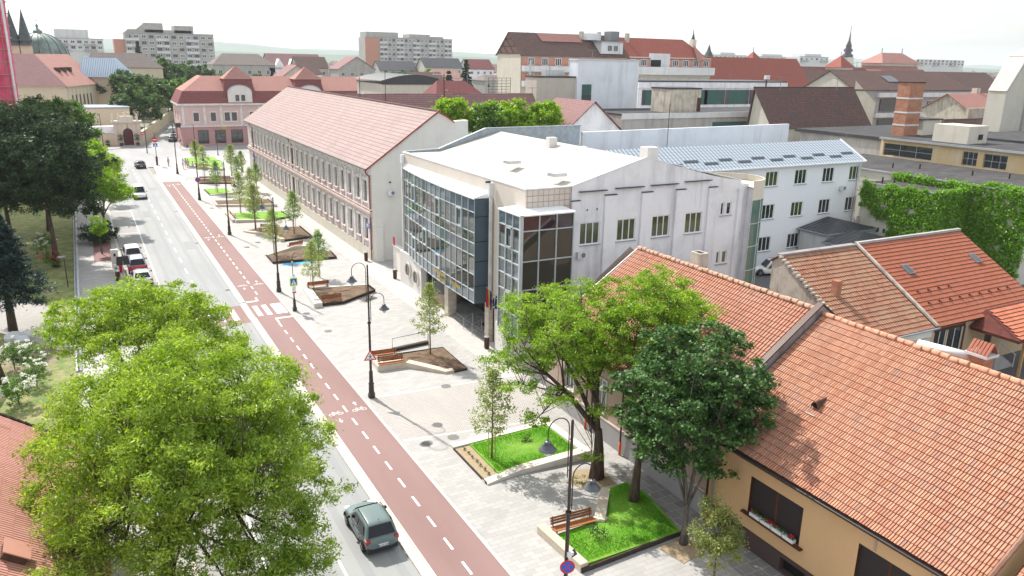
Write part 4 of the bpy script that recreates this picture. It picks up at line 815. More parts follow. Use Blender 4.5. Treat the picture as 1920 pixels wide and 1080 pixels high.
# curtain wall 1 (bowed)
def bow(y): 
    t=max(0,min(1,(y-55.5)/(72.5-55.5))); return 26.05+1.3*t*t
ys=[53.54+(72.4-53.54)*i/16 for i in range(17)]
rows=[(3.2,4.22,'spandrel_glass'),(4.22,5.9,'curtain_glass'),(5.9,7.35,'curtain_glass'),(7.35,8.5,'spandrel_glass'),(8.5,9.15,'curtain_glass'),(9.15,10.6,'curtain_glass'),(10.6,11.62,'spandrel_glass')]
cwl=MB()
rows=[(3.2,4.22,2),(4.22,5.55,1),(5.55,7.1,1),(7.1,8.1,2),(8.1,8.95,1),(8.95,10.55,1),(10.55,11.62,2)]
curt=thing; mm=MB(); gl=MB()
for z0,z1,k in rows:
    for a,b in zip(ys,ys[1:]):
        gl.quad((bow(b),b-.03,z0+.03),(bow(a),a+.03,z0+.03),(bow(a),a+.03,z1-.03),(bow(b),b-.03,z1-.03),k-1)
for z in [r[0] for r in rows]+[11.62]:
    for a,b in zip(ys,ys[1:]): mm.bar((bow(a)-.02,a,z),(bow(b)-.02,b,z),.07,.06)
for y in ys: mm.box(bow(y)-.06,y-.022,3.2,bow(y)+.03,y+.022,11.62)
for i,r in ((6,5),(6,1),(12,1),(2,5),(12,5),(9,2)):
    a,b=ys[i],ys[i+1]; z0,z1=rows[r][:2]
    for p,q in (((a+.07,z0+.07),(b-.07,z0+.07)),((b-.07,z0+.07),(b-.07,z1-.07)),((b-.07,z1-.07),(a+.07,z1-.07)),((a+.07,z1-.07),(a+.07,z0+.07))): mm.bar((bow(p[0])-.05,p[0],p[1]),(bow(q[0])-.05,q[0],q[1]),.1,.12)
cu=gl.build('curtain_wall',['curtain_glass','spandrel_glass'],cv); mm.build('mullions','mullion',cu)
m=MB(); m.quad((26.0,53.5,3.15),(27.42,53.5,3.15),(27.42,53.5,11.65),(26.0,53.5,11.65)); m.quad((bow(72.4),72.45,3.15),(26.05,53.5,3.15),(26.05,53.5,3.16),(bow(72.4),72.45,3.16)); m.poly([(bow(y),y,3.18) for y in ys]+[(27.4,72.4,3.18),(27.4,53.5,3.18)]); m.build('side_cladding','blue_cladding',cu)
m=MB()
for z in (4.6,6.6,8.2,10.2): m.box(25.99,53.47,z,27.41,53.5,z+.04)
m.build('cladding_joint','black',cu)
m=MB()
for a,b in zip(ys,ys[1:]): 
    m.poly([(bow(b)-.1,b-.02,11.7),(bow(a)-.1,a+.02,11.7),(27.4,a+.02,12.1),(27.4,b-.02,12.1)]); m.poly([(bow(a)-.1,a+.02,11.7),(bow(b)-.1,b-.02,11.7),(bow(b)-.1,b-.02,11.58),(bow(a)-.1,a+.02,11.58)][::-1])
m.poly([(25.95,53.5,11.6),(27.4,53.5,11.6),(27.4,53.5,12.1),(25.95,53.5,11.7)]); m.build('coping','cap_white',cu)
# lettering in gold on the lowest band (worn capitals)
for i,(s_,y,z) in enumerate((('1',63.2,3.9),('UNIVERSITATEA',60.55,3.98),('ALBA IULIA',60.2,3.5),('DECEMBRIE',57.0,3.85))):
    text(s_,.38,'gold',cu,(bow(y)-.12,y,z),(PI/2,0,-PI/2),bold=.012)
# curtain wall 2 (corner bay)
y2=[46.3,47.35,48.4,49.45]; c2=MB(); gl=MB(); rows2=[(2.6,4.2,2),(4.2,5.8,1),(5.8,7.0,1),(7.0,8.05,2),(8.05,9.0,1),(9.0,10.6,1),(10.6,11.6,2)]
for z0,z1,k in rows2:
    for a,b in zip(y2,y2[1:]): gl.quad((26.05,b-.03,z0+.03),(26.05,a+.03,z0+.03),(26.05,a+.03,z1-.03),(26.05,b-.03,z1-.03),k-1)
for z0,z1,k in [(2.6,4.2,3),(4.2,6.2,2),(6.2,8.3,2),(8.3,10.5,2),(10.5,11.6,3)]:  # top row: reflection of the red roof painted in as dark purple glass
    for i in range(3): a=26.1+i*1.43; gl.quad((a+.03,46.3,z0+.03),(a+1.4,46.3,z0+.03),(a+1.4,46.3,z1-.03),(a+.03,46.3,z1-.03),k)
mm=MB()
for z in [r[0] for r in rows2]+[11.6]: mm.box(25.97,46.22,z-.04,26.06,49.5,z+.04)
for z in (2.6,4.2,6.2,8.3,10.5,11.6): mm.box(26.0,46.2,z-.035,30.4,46.3,z+.035)
for y in y2: mm.box(25.96,y-.035,2.6,26.06,y+.035,11.6)
for i in range(4): x=26.1+i*1.43; mm.box(x-.03,46.18,2.6,x+.03,46.3,11.6)
for a,b,z0,z1 in ((47.42,48.33,9.07,10.53),(47.42,48.33,4.27,5.73)):
    mm.box(25.93,a,z0,26.0,a+.09,z1).box(25.93,b-.09,z0,26.0,b,z1).box(25.93,a,z0,26.0,b,z0+.09).box(25.93,a,z1-.09,26.0,b,z1)
mm.box(25.95,46.15,2.6,26.2,46.35,11.62)
cu2=gl.build('corner_curtain_wall',['curtain_glass','spandrel_glass','bay_glass','bay_dark'],cv); mm.build('mullions','mullion',cu2)
m=MB(); m.quad((26,49.5,2.6),(26,49.5,11.7),(27.42,49.5,11.7),(27.42,49.5,2.6)); m.quad((30.42,46.3,2.6),(30.42,48.05,2.6),(30.42,48.05,11.7),(30.42,46.3,11.6)); m.poly([(26,46.3,2.62),(26,48.0,2.62),(30.4,48.0,2.62),(30.4,46.3,2.62)]); m.build('side_cladding','blue_cladding',cu2)
m=MB(); m.poly([(25.9,49.5,11.66),(25.9,46.15,11.66),(27.4,48.0,11.75),(27.4,49.5,11.75)]); m.poly([(25.9,46.15,11.66),(30.5,46.15,11.66),(30.5,48.03,11.75),(27.4,48.03,11.75)],0); m.poly([(25.9,49.5,11.56),(25.9,46.15,11.56),(25.9,46.15,11.66),(25.9,49.5,11.66)]); m.poly([(25.9,46.15,11.56),(30.5,46.15,11.56),(30.5,46.15,11.66),(25.9,46.15,11.66)]); m.build('coping','cap_white',cu2)
# ground floor: base bow, portal columns, round windows, recessed lobby
m=MB(); pts=[(26.9,72.6),(27.0,70),(26.9,68),(26.75,66.6),(27.3,66.6),(27.4,72.7)]; m.prism(pts,0,3.3); m.build('base_wall','stucco_pale',cv)
m=MB(); m.prism([(26.1,50.0),(26.0,48.5),(26.3,46.6),(28,46.6),(31.2,46.6),(31.2,48.0),(27.45,48.0),(27.45,50.3)],0,2.8); m.build('base_wall','stucco_pale',cv)
def porthole(x,y,z,r,dx=0):
    T=Matrix.Translation((x,y,z))@Matrix.Rotation(-PI/2,4,'Y'); o=MB(T).lathe([(r+.16,-.02),(r+.16,.12),(r,.12),(r,-.05)],(0,0,0),24).build('round_window','tile_cladding',cv,smooth=False); MB(T).lathe([(0,.03),(r,.03)],(0,0,0),24).build('pane','glass',o)
porthole(26.93,70.4,1.75,.62); porthole(26.8,68.0,1.6,.62); porthole(26.1,47.9,1.6,.62)
boxes('column','stone_clad',cv,[(26.7,60.2,0,27.5,61.0,3.2),(27.0,52.9,0,27.7,53.6,3.2)])
m=MB(); m.box(29.8,52.9,0,30.0,66.5,3.7).box(27.4,66.4,0,30,66.6,3.7).box(27.4,52.7,0,30,52.9,3.7); m.build('lobby_wall','dark_bronze',cv)
m=MB(); m.lathe([(1.5,0),(1.5,3.2)],(28.4,64,0),16,0); m.build('entrance_drum','beige_render',cv,smooth=True); m=MB(); m.lathe([(1.52,1.2),(1.52,3.0)],(28.4,64,0),16,0); m.build('drum_glazing','glass',cv,smooth=True)
boxes('lobby_glazing','glass',cv,[(29.74,y-.6,.25,29.79,y+.6,2.5) for y in (54.5,56,57.5,59)])
m=MB(); m.box(27.42,53,-.05,29.8,66.4,.3); 
for k in range(2): m.box(27.05+k*.2-.2,53.6,-.05,27.5,60.2,.1+k*.1)
m.build('entrance_steps','dark_paving',cv); MB().box(28,54.5,.3,29.3,56.5,.32).build('door_mat','black',cv)
# pipes, cameras
MB().box(27.05,52.95,.2,27.25,53.15,12.2).build('down_pipe','stucco_trim',cv); MB().box(26.95,52.9,11.9,27.3,53.2,12.9).build('hopper','white_metal',cv); MB().box(27.1,72.1,0,27.3,72.3,12.4).build('down_pipe','stucco_trim',cv); MB().box(27.05,72.0,12.1,27.35,72.4,12.9).build('hopper','white_metal',cv)
MB().box(26.7,53.0,12.9,27.1,53.12,13.05).build('camera','iron',cv)
# rounded glass stair tower on the yard side
st=thing('stair_tower','rounded glass stairwell with pale parapet at the yard end of the civic building','stairwell',(50.3,49.5,0))
ctr=(49.1,49.9); m=MB(); pts=[(ctr[0]+2.6*math.cos(a),ctr[1]+2.6*math.sin(a)) for a in [R(-95+190*i/14) for i in range(15)]]
gl=MB(); fr=MB()
for a,b in zip(pts,pts[1:]): 
    gl.quad((*a,0),(*b,0),(*b,11),(*a,11)); m.quad((*a,11),(*b,11),(*b,12.65),(*a,12.65)); m.quad((*b,12.65),(*a,12.65),(a[0]*.95+ctr[0]*.05,a[1]*.95+ctr[1]*.05,12.65),(b[0]*.95+ctr[0]*.05,b[1]*.95+ctr[1]*.05,12.65))
    for z in (.8,2.8,4.9,7.0,9.0): fr.bar((*a,z),(*b,z),.07,.07)
m.poly([(*p,12.1) for p in pts]); m.build('parapet','stone_pale',st)
for p in pts[::2]: fr.bar((*p,0),(*p,11),.08,.08)
g_=gl.build('glazing','glass_teal',st); fr.build('mullions','mullion',g_)
m=MB(); m.box(49.05,47.5,0,49.4,48.05,12.0); m.build('side_pier','white_render',st)
m=MB()
for z in (1,3,5,7,9): m.bar((49.2,49,z),(51,50.5,z+1.2),.9,.12)
m.build('flights','pale_concrete',st)
# flags beside the entrance
t=thing('flagpole','pair of drooping flags on angled poles beside the civic entrance','flag',(27.1,52.3,4))
MB().tube([(27.35,52.3,3.9),(26.4,52.1,4.9)],.025,6).tube([(27.35,52.1,3.9),(26.6,51.6,4.5)],.02,6).build('pole','steel',t)
def cloth(a,b,h,cols,parent,nm):
    m=MB(); n=9
    for i in range(n):
        for j in range(6):
            def q(i,j): 
                u=i/n; v=j/6; p=Vector(a).lerp(Vector(b),u); return p+Vector((.07*math.sin(u*9+v*3)*v,.06*math.cos(u*7)*v,-h*v))
            m.poly([q(i,j),q(i+1,j),q(i+1,j+1),q(i,j+1)],min(len(cols)-1,int(i/n*len(cols))))
    return m.build(nm,cols,parent,smooth=True)
cloth((26.9,52.2,4.4),(26.35,52.0,4.85),1.5,['flag_blue','flag_yellow','flag_red'],t,'tricolour_flag'); cloth((27.15,51.7,4.2),(26.7,51.2,4.45),1.1,['flag_blue'],t,'blue_flag')
t=thing('handrail','steel handrails with bicycle loops on the civic entrance steps','handrail',(26.6,55,0))
m=MB()
for y in (56.6,54.9): m=MB(); m.tube([(26.5,y,0),(26.5,y,.95),(27.4,y,1.25),(27.4,y,.2)],.03,6); m.tube([(26.5,y,.6),(27.4,y,.9)],.02,6); m.tube([(26.5,y,.35),(27.4,y,.65)],.02,6); m.build('rails','steel',t)
# ------------------------------------------------------------ long ornate building
lb=thing('long_building','long two-storey ornate stone building with faded pink tile roof','building',(33,116,0))
Y0,Y1=81.5,152.0; X=27.1; wy=[83.5,86.1,89.3]+[92.2+2.78*i for i in range(21)]
ops=[]
for y in wy: ops.append((Y1-y-.52,2.2,Y1-y+.52,4.55)); ops.append((Y1-y-.52,6.5,Y1-y+.52,8.8))
m=MB(); wall(m,(X,Y1),(X,Y0),0,10.4,ops,0,dep=.25); m.build('street_facade','rusticated',lb)
m=MB(); m.poly([(X,Y0,0),(38.7,Y0,0),(38.7,Y0,15.3),(36.9,Y0,15.2),(35,Y0,16.2),(27.1,Y0,10.6)]); m.poly([(38.7,Y0,0),(38.7,Y0+1,0),(38.7,Y0+1,15.3),(38.7,Y0,15.3)]); m.poly([(36.9,Y0,15.2),(38.7,Y0,15.3),(38.7,Y0+1,15.3),(36.9,Y0+1,15.2)]); m.build('end_wall','cream_render',lb)
m=MB(); m.poly([(43,Y1,0),(X,Y1,0),(X,Y1,10.6),(35,Y1,16.3),(43,Y1,10.6)]); m.poly([(43,Y0+1,0),(43,Y1,0),(43,Y1,10.5),(43,Y0+1,10.5)]); m.build('rear_wall','cream_render',lb)
for y in wy:
    for z in (2.2,6.5):
        win(lb,X+.16,y,z,-90,1.04,2.32,frame='brown_wood',nv=2,hb=(.7,),t=.07)
for y in wy:
    for z,h in ((2.2,2.35),(6.5,2.3)):
        m=MB(); m.box(X-.1,y-.72,z,X,y-.54,z+h+.1); m.box(X-.1,y+.54,z,X,y+.72,z+h+.1); m.box(X-.2,y-.85,z+h+.12,X,y+.85,z+h+.3); m.box(X-.16,y-.7,z+h+.3,X,y+.7,z+h+.42); m.build('window_surround','stucco_trim',lb)
for y in wy:
    for z in (2.2,6.5): m=MB(); m.box(X-.24,y-.78,z-.16,X,y+.78,z-.02); m.box(X-.12,y-.6,z-.75,X,y+.6,z-.17); m.build('window_apron','pink_trim',lb)
m=MB(); m.box(X-.32,Y0,5.35,X,Y1,5.6).box(X-.18,Y0,5.0,X,Y1,5.35).box(X-.22,Y0,5.72,X,Y1,5.86); m.build('string_course','pink_trim',lb)
m=MB(); m.box(X-.5,Y0,10.05,X,Y1,10.42).box(X-.3,Y0,9.7,X,Y1,10.05); 
for k in range(60): y=Y0+.6+k*1.17; m.box(X-.42,y,9.55,X-.02,y+.18,10.04)
m.build('cornice','stucco_trim',lb)
m=MB(); m.box(X-.12,Y0,-.05,X,Y1,1.25); m.build('plinth','stone_pale',lb)
for a,b in ((82.2,82.8),(84.5,85.1),(87.4,88.1),(90.4,91.1),(Y1-3.5,Y1-2.9),(118.4,119.0),(116.0,116.4)):
    MB().box(X-.14,a,1.25,X,b,9.7).build('pilaster','stucco_trim',lb)
m=MB(); slope(m,(26.5,Y1+.3,10.35),(26.5,Y0-.25,10.35),(35,Y0-.25,16.35),(35,Y1+.3,16.35),0,.12); slope(m,(43.5,Y0+1,10.2),(43.5,Y1+.3,10.2),(35,Y1+.3,16.35),(35,Y0+1,16.35),0,.12); rf=m.build('roof','tiles_pale',lb)
MB().bar((26.5,Y0-.27,10.38),(35,Y0-.27,16.4),.1,.14).bar((35,Y0-.27,16.4),(36.9,Y0-.27,15.1),.1,.14).build('verge_trim','red_pipe',rf); MB().bar((35,Y0-.2,16.4),(35,Y1+.3,16.4),.3,.14).build('ridge_tiles','tiles_pale',rf)
MB().tube([(26.45,Y0-.2,10.3),(26.45,Y1,10.3)],.09,6).build('gutter','dark_bronze',rf)
for y in (Y0+.25,117.4,Y1-5):
    MB().tube([(26.5,y,10.25),(26.55,y,9.9),(26.95,y,9.4),(26.95,y,.1)],.07,7).build('down_pipe','red_pipe',lb,smooth=True)
ac_unit(lb,29.3,Y0-.02,7.35,0); MB().box(29.1,Y0-.12,8.7,29.3,Y0,8.85).build('wall_lamp','iron',lb)
MB().lathe([(0,0),(.16,.03),(.18,.2),(.0,.26)],(31.6,Y0-.12,5.0),10).build('alarm_siren','red_enamel',lb)
boxes('brass_plaque','gold',lb,[(32.1,Y0-.05,3.3,32.85,Y0,3.85),(31.35,Y0-.05,2.4,31.9,Y0,3.15)])
MB().quad((32.2,Y0-.03,1.2),(33.2,Y0-.03,1.2),(33.2,Y0-.03,3.2),(32.2,Y0-.03,3.2)).build('door','dark_bronze',lb)
MB().box(27.3,Y0-.3,0,28.2,Y0,4.0).box(27.25,Y0-.34,4.0,28.3,Y0,4.12).build('buttress','cream_render',lb)
for y in (82.2,146.5):
    s_=MB().box(26.75,y-.45,3.7,26.8,y+.45,4.25).build('street_name_plate','plate_blue',lb)
    MB().box(26.735,y-.36,4.02,26.75,y+.36,4.1).box(26.735,y-.25,3.84,26.75,y+.25,3.9).build('plate_writing','white_enamel',s_)
t=thing('stairs','concrete steps with black handrail against the white end wall','stairs',(31,80,0))
m=MB()
for k in range(7): m.box(29.8+k*.3,79.6,0,33.2,81.4,.17*(k+1)-.0)
m.build('steps','concrete',t); m=MB(); m.tube([(29.5,79.7,0),(29.5,79.7,1.0),(31.9,79.7,2.3),(33.0,79.7,2.3)],.035,6); m.tube([(30.4,79.7,.5),(30.4,79.7,1.5)],.025,6).tube([(31.4,79.7,1),(31.4,79.7,2.0)],.025,6); m.build('handrail','iron',t)
MB().box(29.4,79.2,.0,33.2,79.5,.5).build('side_wall','stucco_trim',t)
t=thing('plaster_fence','low cream boundary wall joining the ornate building and the glass facade','wall',(28.5,76,0))
MB().box(28.0,72.9,0,28.3,77.6,2.6).build('masonry','cream_render',t); m=MB(); m.box(27.9,72.9,2.6,28.4,77.7,2.72); m.build('coping','stucco_trim',t)
MB().box(27.95,77.0,2.75,28.0,77.5,3.6).build('barrier_board','red_enamel',t)
# ------------------------------------------------------------ white wing and sheds
wg=thing('white_wing','white three-storey wing with rows of windows and a blue-grey metal tile roof','building',(65,64,0))
m=MB(); wx=[59.0+i*4.15 for i in range(6)]; wz=((1.6,1.7),(5.3,1.7),(9.0,1.7)); ops=[]
x0=49.1
for i in range(6):
    x=56.4+i*4.55
    for z,h in wz: ops.append((x-.95-x0+1.2,z,x+.95-x0+1.2,z+h))
x=[ (a+b)/2 for a,_,b,_ in ops]
wall(m,(x0,62),(81,62),0,11.5,ops,0,dep=.16); m.poly([(81,62,0),(81,69,0),(81,69,11.2),(81,65.4,13.3),(81,62,11.3)]); m.build('wall','wing_white',wg)
for a,z,b,z1 in ops: win(wg,x0+(a+b)/2,62.1,z,0,1.9,z1-z,nv=3,glass='glass_green' if (a*7+z*3)%3>1.7 else 'glass',sill='zinc',t=.1,dep=.07)
ac_unit(wg,78.3,61.95,7.9,0)
m=MB(); slope(m,(44,61.5,11.25),(81.3,61.5,11.25),(81.3,65.5,13.4),(44,65.5,13.4),0,.08); slope(m,(81.3,69.5,11.2),(44,69.5,11.2),(44,65.5,13.4),(81.3,65.5,13.4),0,.08); r_=m.build('roof','metal_tile',wg)
MB().bar((81.35,61.45,11.3),(81.35,65.5,13.46),.12,.12).bar((44,61.42,11.25),(81.4,61.42,11.25),.1,.14).build('verge_trim','cap_white',r_)
m=MB()
k=0
for i in range(13):
    xx=50+i*2.4; v=.9 if i%2 else 1.35; z=11.25+v*.54+.05; slope(m,(xx,61.5+v,z),(xx+1.9,61.5+v,z),(xx+1.9,61.5+v+.34,z+.18),(xx,61.5+v+.34,z+.18))
m.build('snow_guard','snow_guard',r_)
MB().tube([(80.7,61.6,11.1),(80.75,61.85,10.7),(80.75,61.9,.2)],.07,7).build('down_pipe','white_metal',wg,smooth=True)
t=thing('long_parapet_wall','long blank white wall rising behind the metal tile roof','wall',(67,75,0))
MB().poly([(50,75,0),(82.8,75,0),(82.8,75,14.5),(50,75,14.25)]).poly([(82.8,75.4,0),(50,75.4,0),(50,75.4,14.25),(82.8,75.4,14.5)]).poly([(50,75,14.25),(82.8,75,14.5),(82.8,75.4,14.5),(50,75.4,14.25)]).poly([(82.8,75,0),(82.8,75.4,0),(82.8,75.4,14.5),(82.8,75,14.5)]).build('masonry','tower_white',t)
MB().poly([(48,72.7,12.3),(50,75,14.2),(50,75,0),(48,72.7,0)]).build('link_roof','membrane',t)
m=MB()
def shed(lab,x0,y0,x1,y1,ze,zr):
    t=thing('shed',lab,'shed',((x0+x1)/2,(y0+y1)/2,0),'dark hipped sheds against the white wing'); MB().box(x0+.3,y0+.3,0,x1-.3,y1-.3,ze-.02).build('wall','pale_concrete',t)
    m=MB(); gable('r',m,x0,y0,x1,y1,ze,zr,'y',.0,hip=(2.2,.4)); r=m.build('roof','slate_dark',t); MB().bar((x0,y0,ze),(x0,y1,ze),.12,.12).bar((x0,y0,ze),(x1,y0,ze),.12,.12).build('gutter','zinc',r); return t
shed('dark hipped shed roof nearest the white wing wall',71.5,57.6,80.6,61.9,3.9,5.0); shed('second lower dark shed roof in front of the hipped one',70.5,53.5,79.5,57.4,3.3,4.4)
# ------------------------------------------------------------ ivy building
iv=thing('ivy_building','flat-roofed building wrapped in green climbing ivy','building',(92,58,0))
m=MB(); m.box(85,44,0,100.5,76,9.75,0,1); m.build('main_block',['gable_pale','flat_roof'],iv)
m=MB(); m.box(80,50.7,0,85,60.4,9.0,0,1); m.build('annex',['gable_pale','flat_roof'],iv)
m=MB(); m.bar((84.9,44,9.82),(84.9,76,9.82),.22,.14).bar((79.95,50.6,9.05),(79.95,60.5,9.05),.15,.1).bar((85,76,9.82),(100.4,76,9.82),.2,.14); m.build('roof_edge','steel',iv)
for x,y in ((88,70),(90,64),(92.5,62),(93,55.5),(94.5,52),(81.5,59),(83,58.5)): MB().tube([(x,y,9.0),(x,y,10.35 if x>85 else 9.7)],.1,7).build('vent_pipe','iron',iv)
win(iv,84.95,62.3,3.5,-90,2.2,3.2,frame='steel',glass='glass_teal',nv=2,hb=(.3,.65)); 
boxes('small_opening','dark_bronze',iv,[(79.97,58.2-k*.8,3.6,79.99,58.5-k*.8,4.1) for k in range(4)]); MB().tube([(79.7,60.2,0),(79.7,60.2,5)],.14,8).build('drain_pipe','concrete',iv)
# ------------------------------------------------------------ vegetation
def leaves(name,clumps,per,ll,lw,mat,seed=0,flat=.75,up=.7,parent=None,droop=0):
    r=np.random.default_rng(seed); c=np.array(clumps,float); n=len(c)*per
    cc=np.repeat(c,per,0); g=r.normal(0,.5,(n,3)); g[:,2]*=flat
    p=cc[:,:3]+g*cc[:,3:4]
    nrm=r.normal(0,1,(n,3)); nrm[:,2]=np.abs(nrm[:,2])*.8+up; nrm/=np.linalg.norm(nrm,axis=1)[:,None]
    t=r.normal(0,1,(n,3)); t[:,2]-=droop; t-=nrm*(t*nrm).sum(1)[:,None]; t/=np.linalg.norm(t,axis=1)[:,None]+1e-6
    b=np.cross(nrm,t); s=r.uniform(.65,1.35,(n,1)); l=ll/2*s; w_=lw/2*s
    v=np.empty((n,4,3)); v[:,0]=p-t*l; v[:,1]=p-b*w_+t*l*.1; v[:,2]=p+t*l+nrm*l*-.15; v[:,3]=p+b*w_+t*l*.1
    if parent is not None:
        root=parent
        while root.parent: root=root.parent
        v=v-np.array(root.location)
    me=bpy.data.meshes.new(name); me.vertices.add(n*4); me.vertices.foreach_set('co',v.reshape(-1).astype(np.float32))
    me.loops.add(n*4); me.loops.foreach_set('vertex_index',np.arange(n*4,dtype=np.int32)); me.polygons.add(n); me.polygons.foreach_set('loop_start',np.arange(0,n*4,4,dtype=np.int32)); me.polygons.foreach_set('loop_total',np.full(n,4,dtype=np.int32))
    me.update(calc_edges=True); me.materials.append(mt(mat)); o=bpy.data.objects.new(name,me); COL.objects.link(o)
    if parent is not None: o.parent=parent
    return o
def clumps_of(blobs,k,rg,cr=(.35,.6),shell=.55):
    out=[]
    for x,y,z,rx,rz_ in blobs:
        for _ in range(int(k*rx*rx)):
            u=rg.uniform(-.75,1); a=rg.uniform(0,6.283); q=math.sqrt(1-u*u); f=shell+(1-shell)*rg.random()**.6; s=1
            if rg.random()<.22: f*=rg.uniform(1.05,1.4); s=.7
            out.append((x+rx*f*q*math.cos(a),y+rx*f*q*math.sin(a),z+rz_*f*u,rg.uniform(*cr)*s))
    return out
def tree(name,label,base,trunk,tr,blobs,mat='leaf_mid',bark='bark',k=9,per=70,ll=.2,lw=.09,seed=1,cr=(.35,.6),shell=.55,group=None,cat='tree',twigs=3,flat=.75,up=.7,droop=0):
    """trunk: points (world); blobs: (x,y,z,r_xy,r_z)"""
    rg=random.Random(seed); t=thing(name,label,cat,base,group)
    m=MB(); T=[Vector(p) for p in trunk]; n=len(T); m.tube(T,[tr*(1.25 if i==0 else 1-.45*i/(n-1)) for i in range(n)],9)
    cl=clumps_of(blobs,k,rg,cr,shell); top=T[-1]
    m.build('trunk',bark,t,smooth=True)
    m=MB()
    cx=sum(q[0] for q in blobs)/len(blobs); cy=sum(q[1] for q in blobs)/len(blobs); ng=max(1,min(6,len(blobs)//3)); groups={}
    for q in blobs: groups.setdefault(int((math.atan2(q[1]-cy,q[0]-cx)+PI)/(2*PI+1e-6)*ng),[]).append(q)
    for g_,bl in groups.items():
        gc=Vector([sum(q[i] for q in bl)/len(bl) for i in range(3)]); le=top.lerp(gc,.62); lm=top.lerp(le,.5)+Vector((rg.uniform(-.15,.15),rg.uniform(-.15,.15),.06*(le-top).length)); r0=tr*.42
        m.tube([top-Vector((0,0,.2)),lm,le],[r0,r0*.8,r0*.6],7)
        for (x,y,z,rx,rz_) in bl:
            e=Vector((x,y,z)); mid=le.lerp(e,.5)+Vector((rg.uniform(-.25,.25),rg.uniform(-.25,.25),rg.uniform(-.2,.1))); r1=r0*.4
            m.tube([le,mid,e],[r1,r1*.7,r1*.4],6)
            for _ in range(twigs+int(rx)):
                c2=min((rg.choice(cl) for _ in range(14)),key=lambda q:(Vector(q[:3])-e).length+rg.random()*rx); c2=Vector(c2[:3]); h=mid.lerp(e,rg.uniform(.2,1)); m.tube([h,h.lerp(c2,.5)+Vector((0,0,rg.uniform(-.2,.1))),c2],[max(.008,r1*.35),max(.006,r1*.2),.005],5)
    m.build('branches',bark,t,smooth=True)
    leaves('crown',cl,per,ll,lw,mat,seed,flat,up,t,droop)
    return t
# big yellow-green tree over the road edge
def rand_blobs(c,R_,Z,n,r,seed,zmin=-1,out=.75):
    rg=random.Random(seed); o=[(c[0],c[1],c[2],R_*.55,Z*.55)]
    for i in range(n):
        a=i*2.399+rg.uniform(-.3,.3); u=zmin+(1-zmin)*((i+.5)/n); q=math.sqrt(max(0,1-u*u)); f=rg.uniform(out-.1,out+.12); o.append((c[0]+R_*f*q*math.cos(a),c[1]+R_*f*q*math.sin(a),c[2]+Z*f*u,r*rg.uniform(.75,1.2),r*rg.uniform(.55,.85)))
    return o
B1=rand_blobs((2.15,31.0,7.0),4.85,3.9,38,1.35,3,-.85,.85)+rand_blobs((1.9,31.2,6.6),2.8,2.2,9,1.3,4,-.9,.85)+[(5.9,27.2,3.4,1.2,.7),(6.7,29.6,4.4,1.2,.7),(5.0,26.2,3.0,1.2,.7),(5.4,28.6,3.9,1.2,.7),(4.2,27.4,3.6,1.3,.8),(3.0,25.8,2.6,1.2,.6),(2.4,26.6,4.0,1.3,.8),(-.2,27.2,4.9,1.2,.7),(-2.2,29.0,4.4,1.1,.6),(-2.6,26.5,5.2,.8,.4),(.8,26.4,3.4,1.2,.7),(4.0,26.6,2.9,1.2,.7),(-1.4,30.5,3.6,1.2,.7),(-3.0,32.5,5.2,1.1,.7)]
tree('broadleaf_tree','huge yellow-green feathery tree filling the lower left of the view',(.9,30.5,0),[(.9,30.5,0),(1.0,30.4,1.8),(1.2,30.2,3.2)],.34,B1,'leaf_yellow',k=18,per=96,ll=.165,lw=.055,seed=3,cr=(.3,.6),twigs=4,up=.35,droop=.6,flat=.6)
B2=rand_blobs((1.6,50.2,6.0),4.3,2.5,24,1.2,8,-.7,.85)+rand_blobs((1.6,50.2,5.8),2.2,1.4,5,1.2,9,-.7,.85)+[(5.4,50.2,5.0,1.4,.9),(6.2,48.4,4.7,1.3,.9),(5.2,46.4,4.4,1.3,.9),(6.9,49.6,4.4,.9,.6),(5.6,52.2,5.9,1.3,.9),(6.3,51.2,5.2,1.2,.8),(4.2,52.4,6.3,1.3,.9),(2.2,51.6,7.2,1.3,.8),(0.2,51.2,7.4,1.2,.8),(3.6,44.9,4.2,1.3,1.0)]
tree('broadleaf_tree','second yellow-green feathery tree just beyond the huge one, by the parked cars',(.6,47.2,0),[(.6,47.2,0),(.7,47.3,1.6),(.9,47.3,2.9)],.24,B2,'leaf_yellow',k=12,per=80,ll=.2,lw=.075,seed=8,cr=(.35,.65),twigs=4,up=.4,droop=.4,flat=.55)
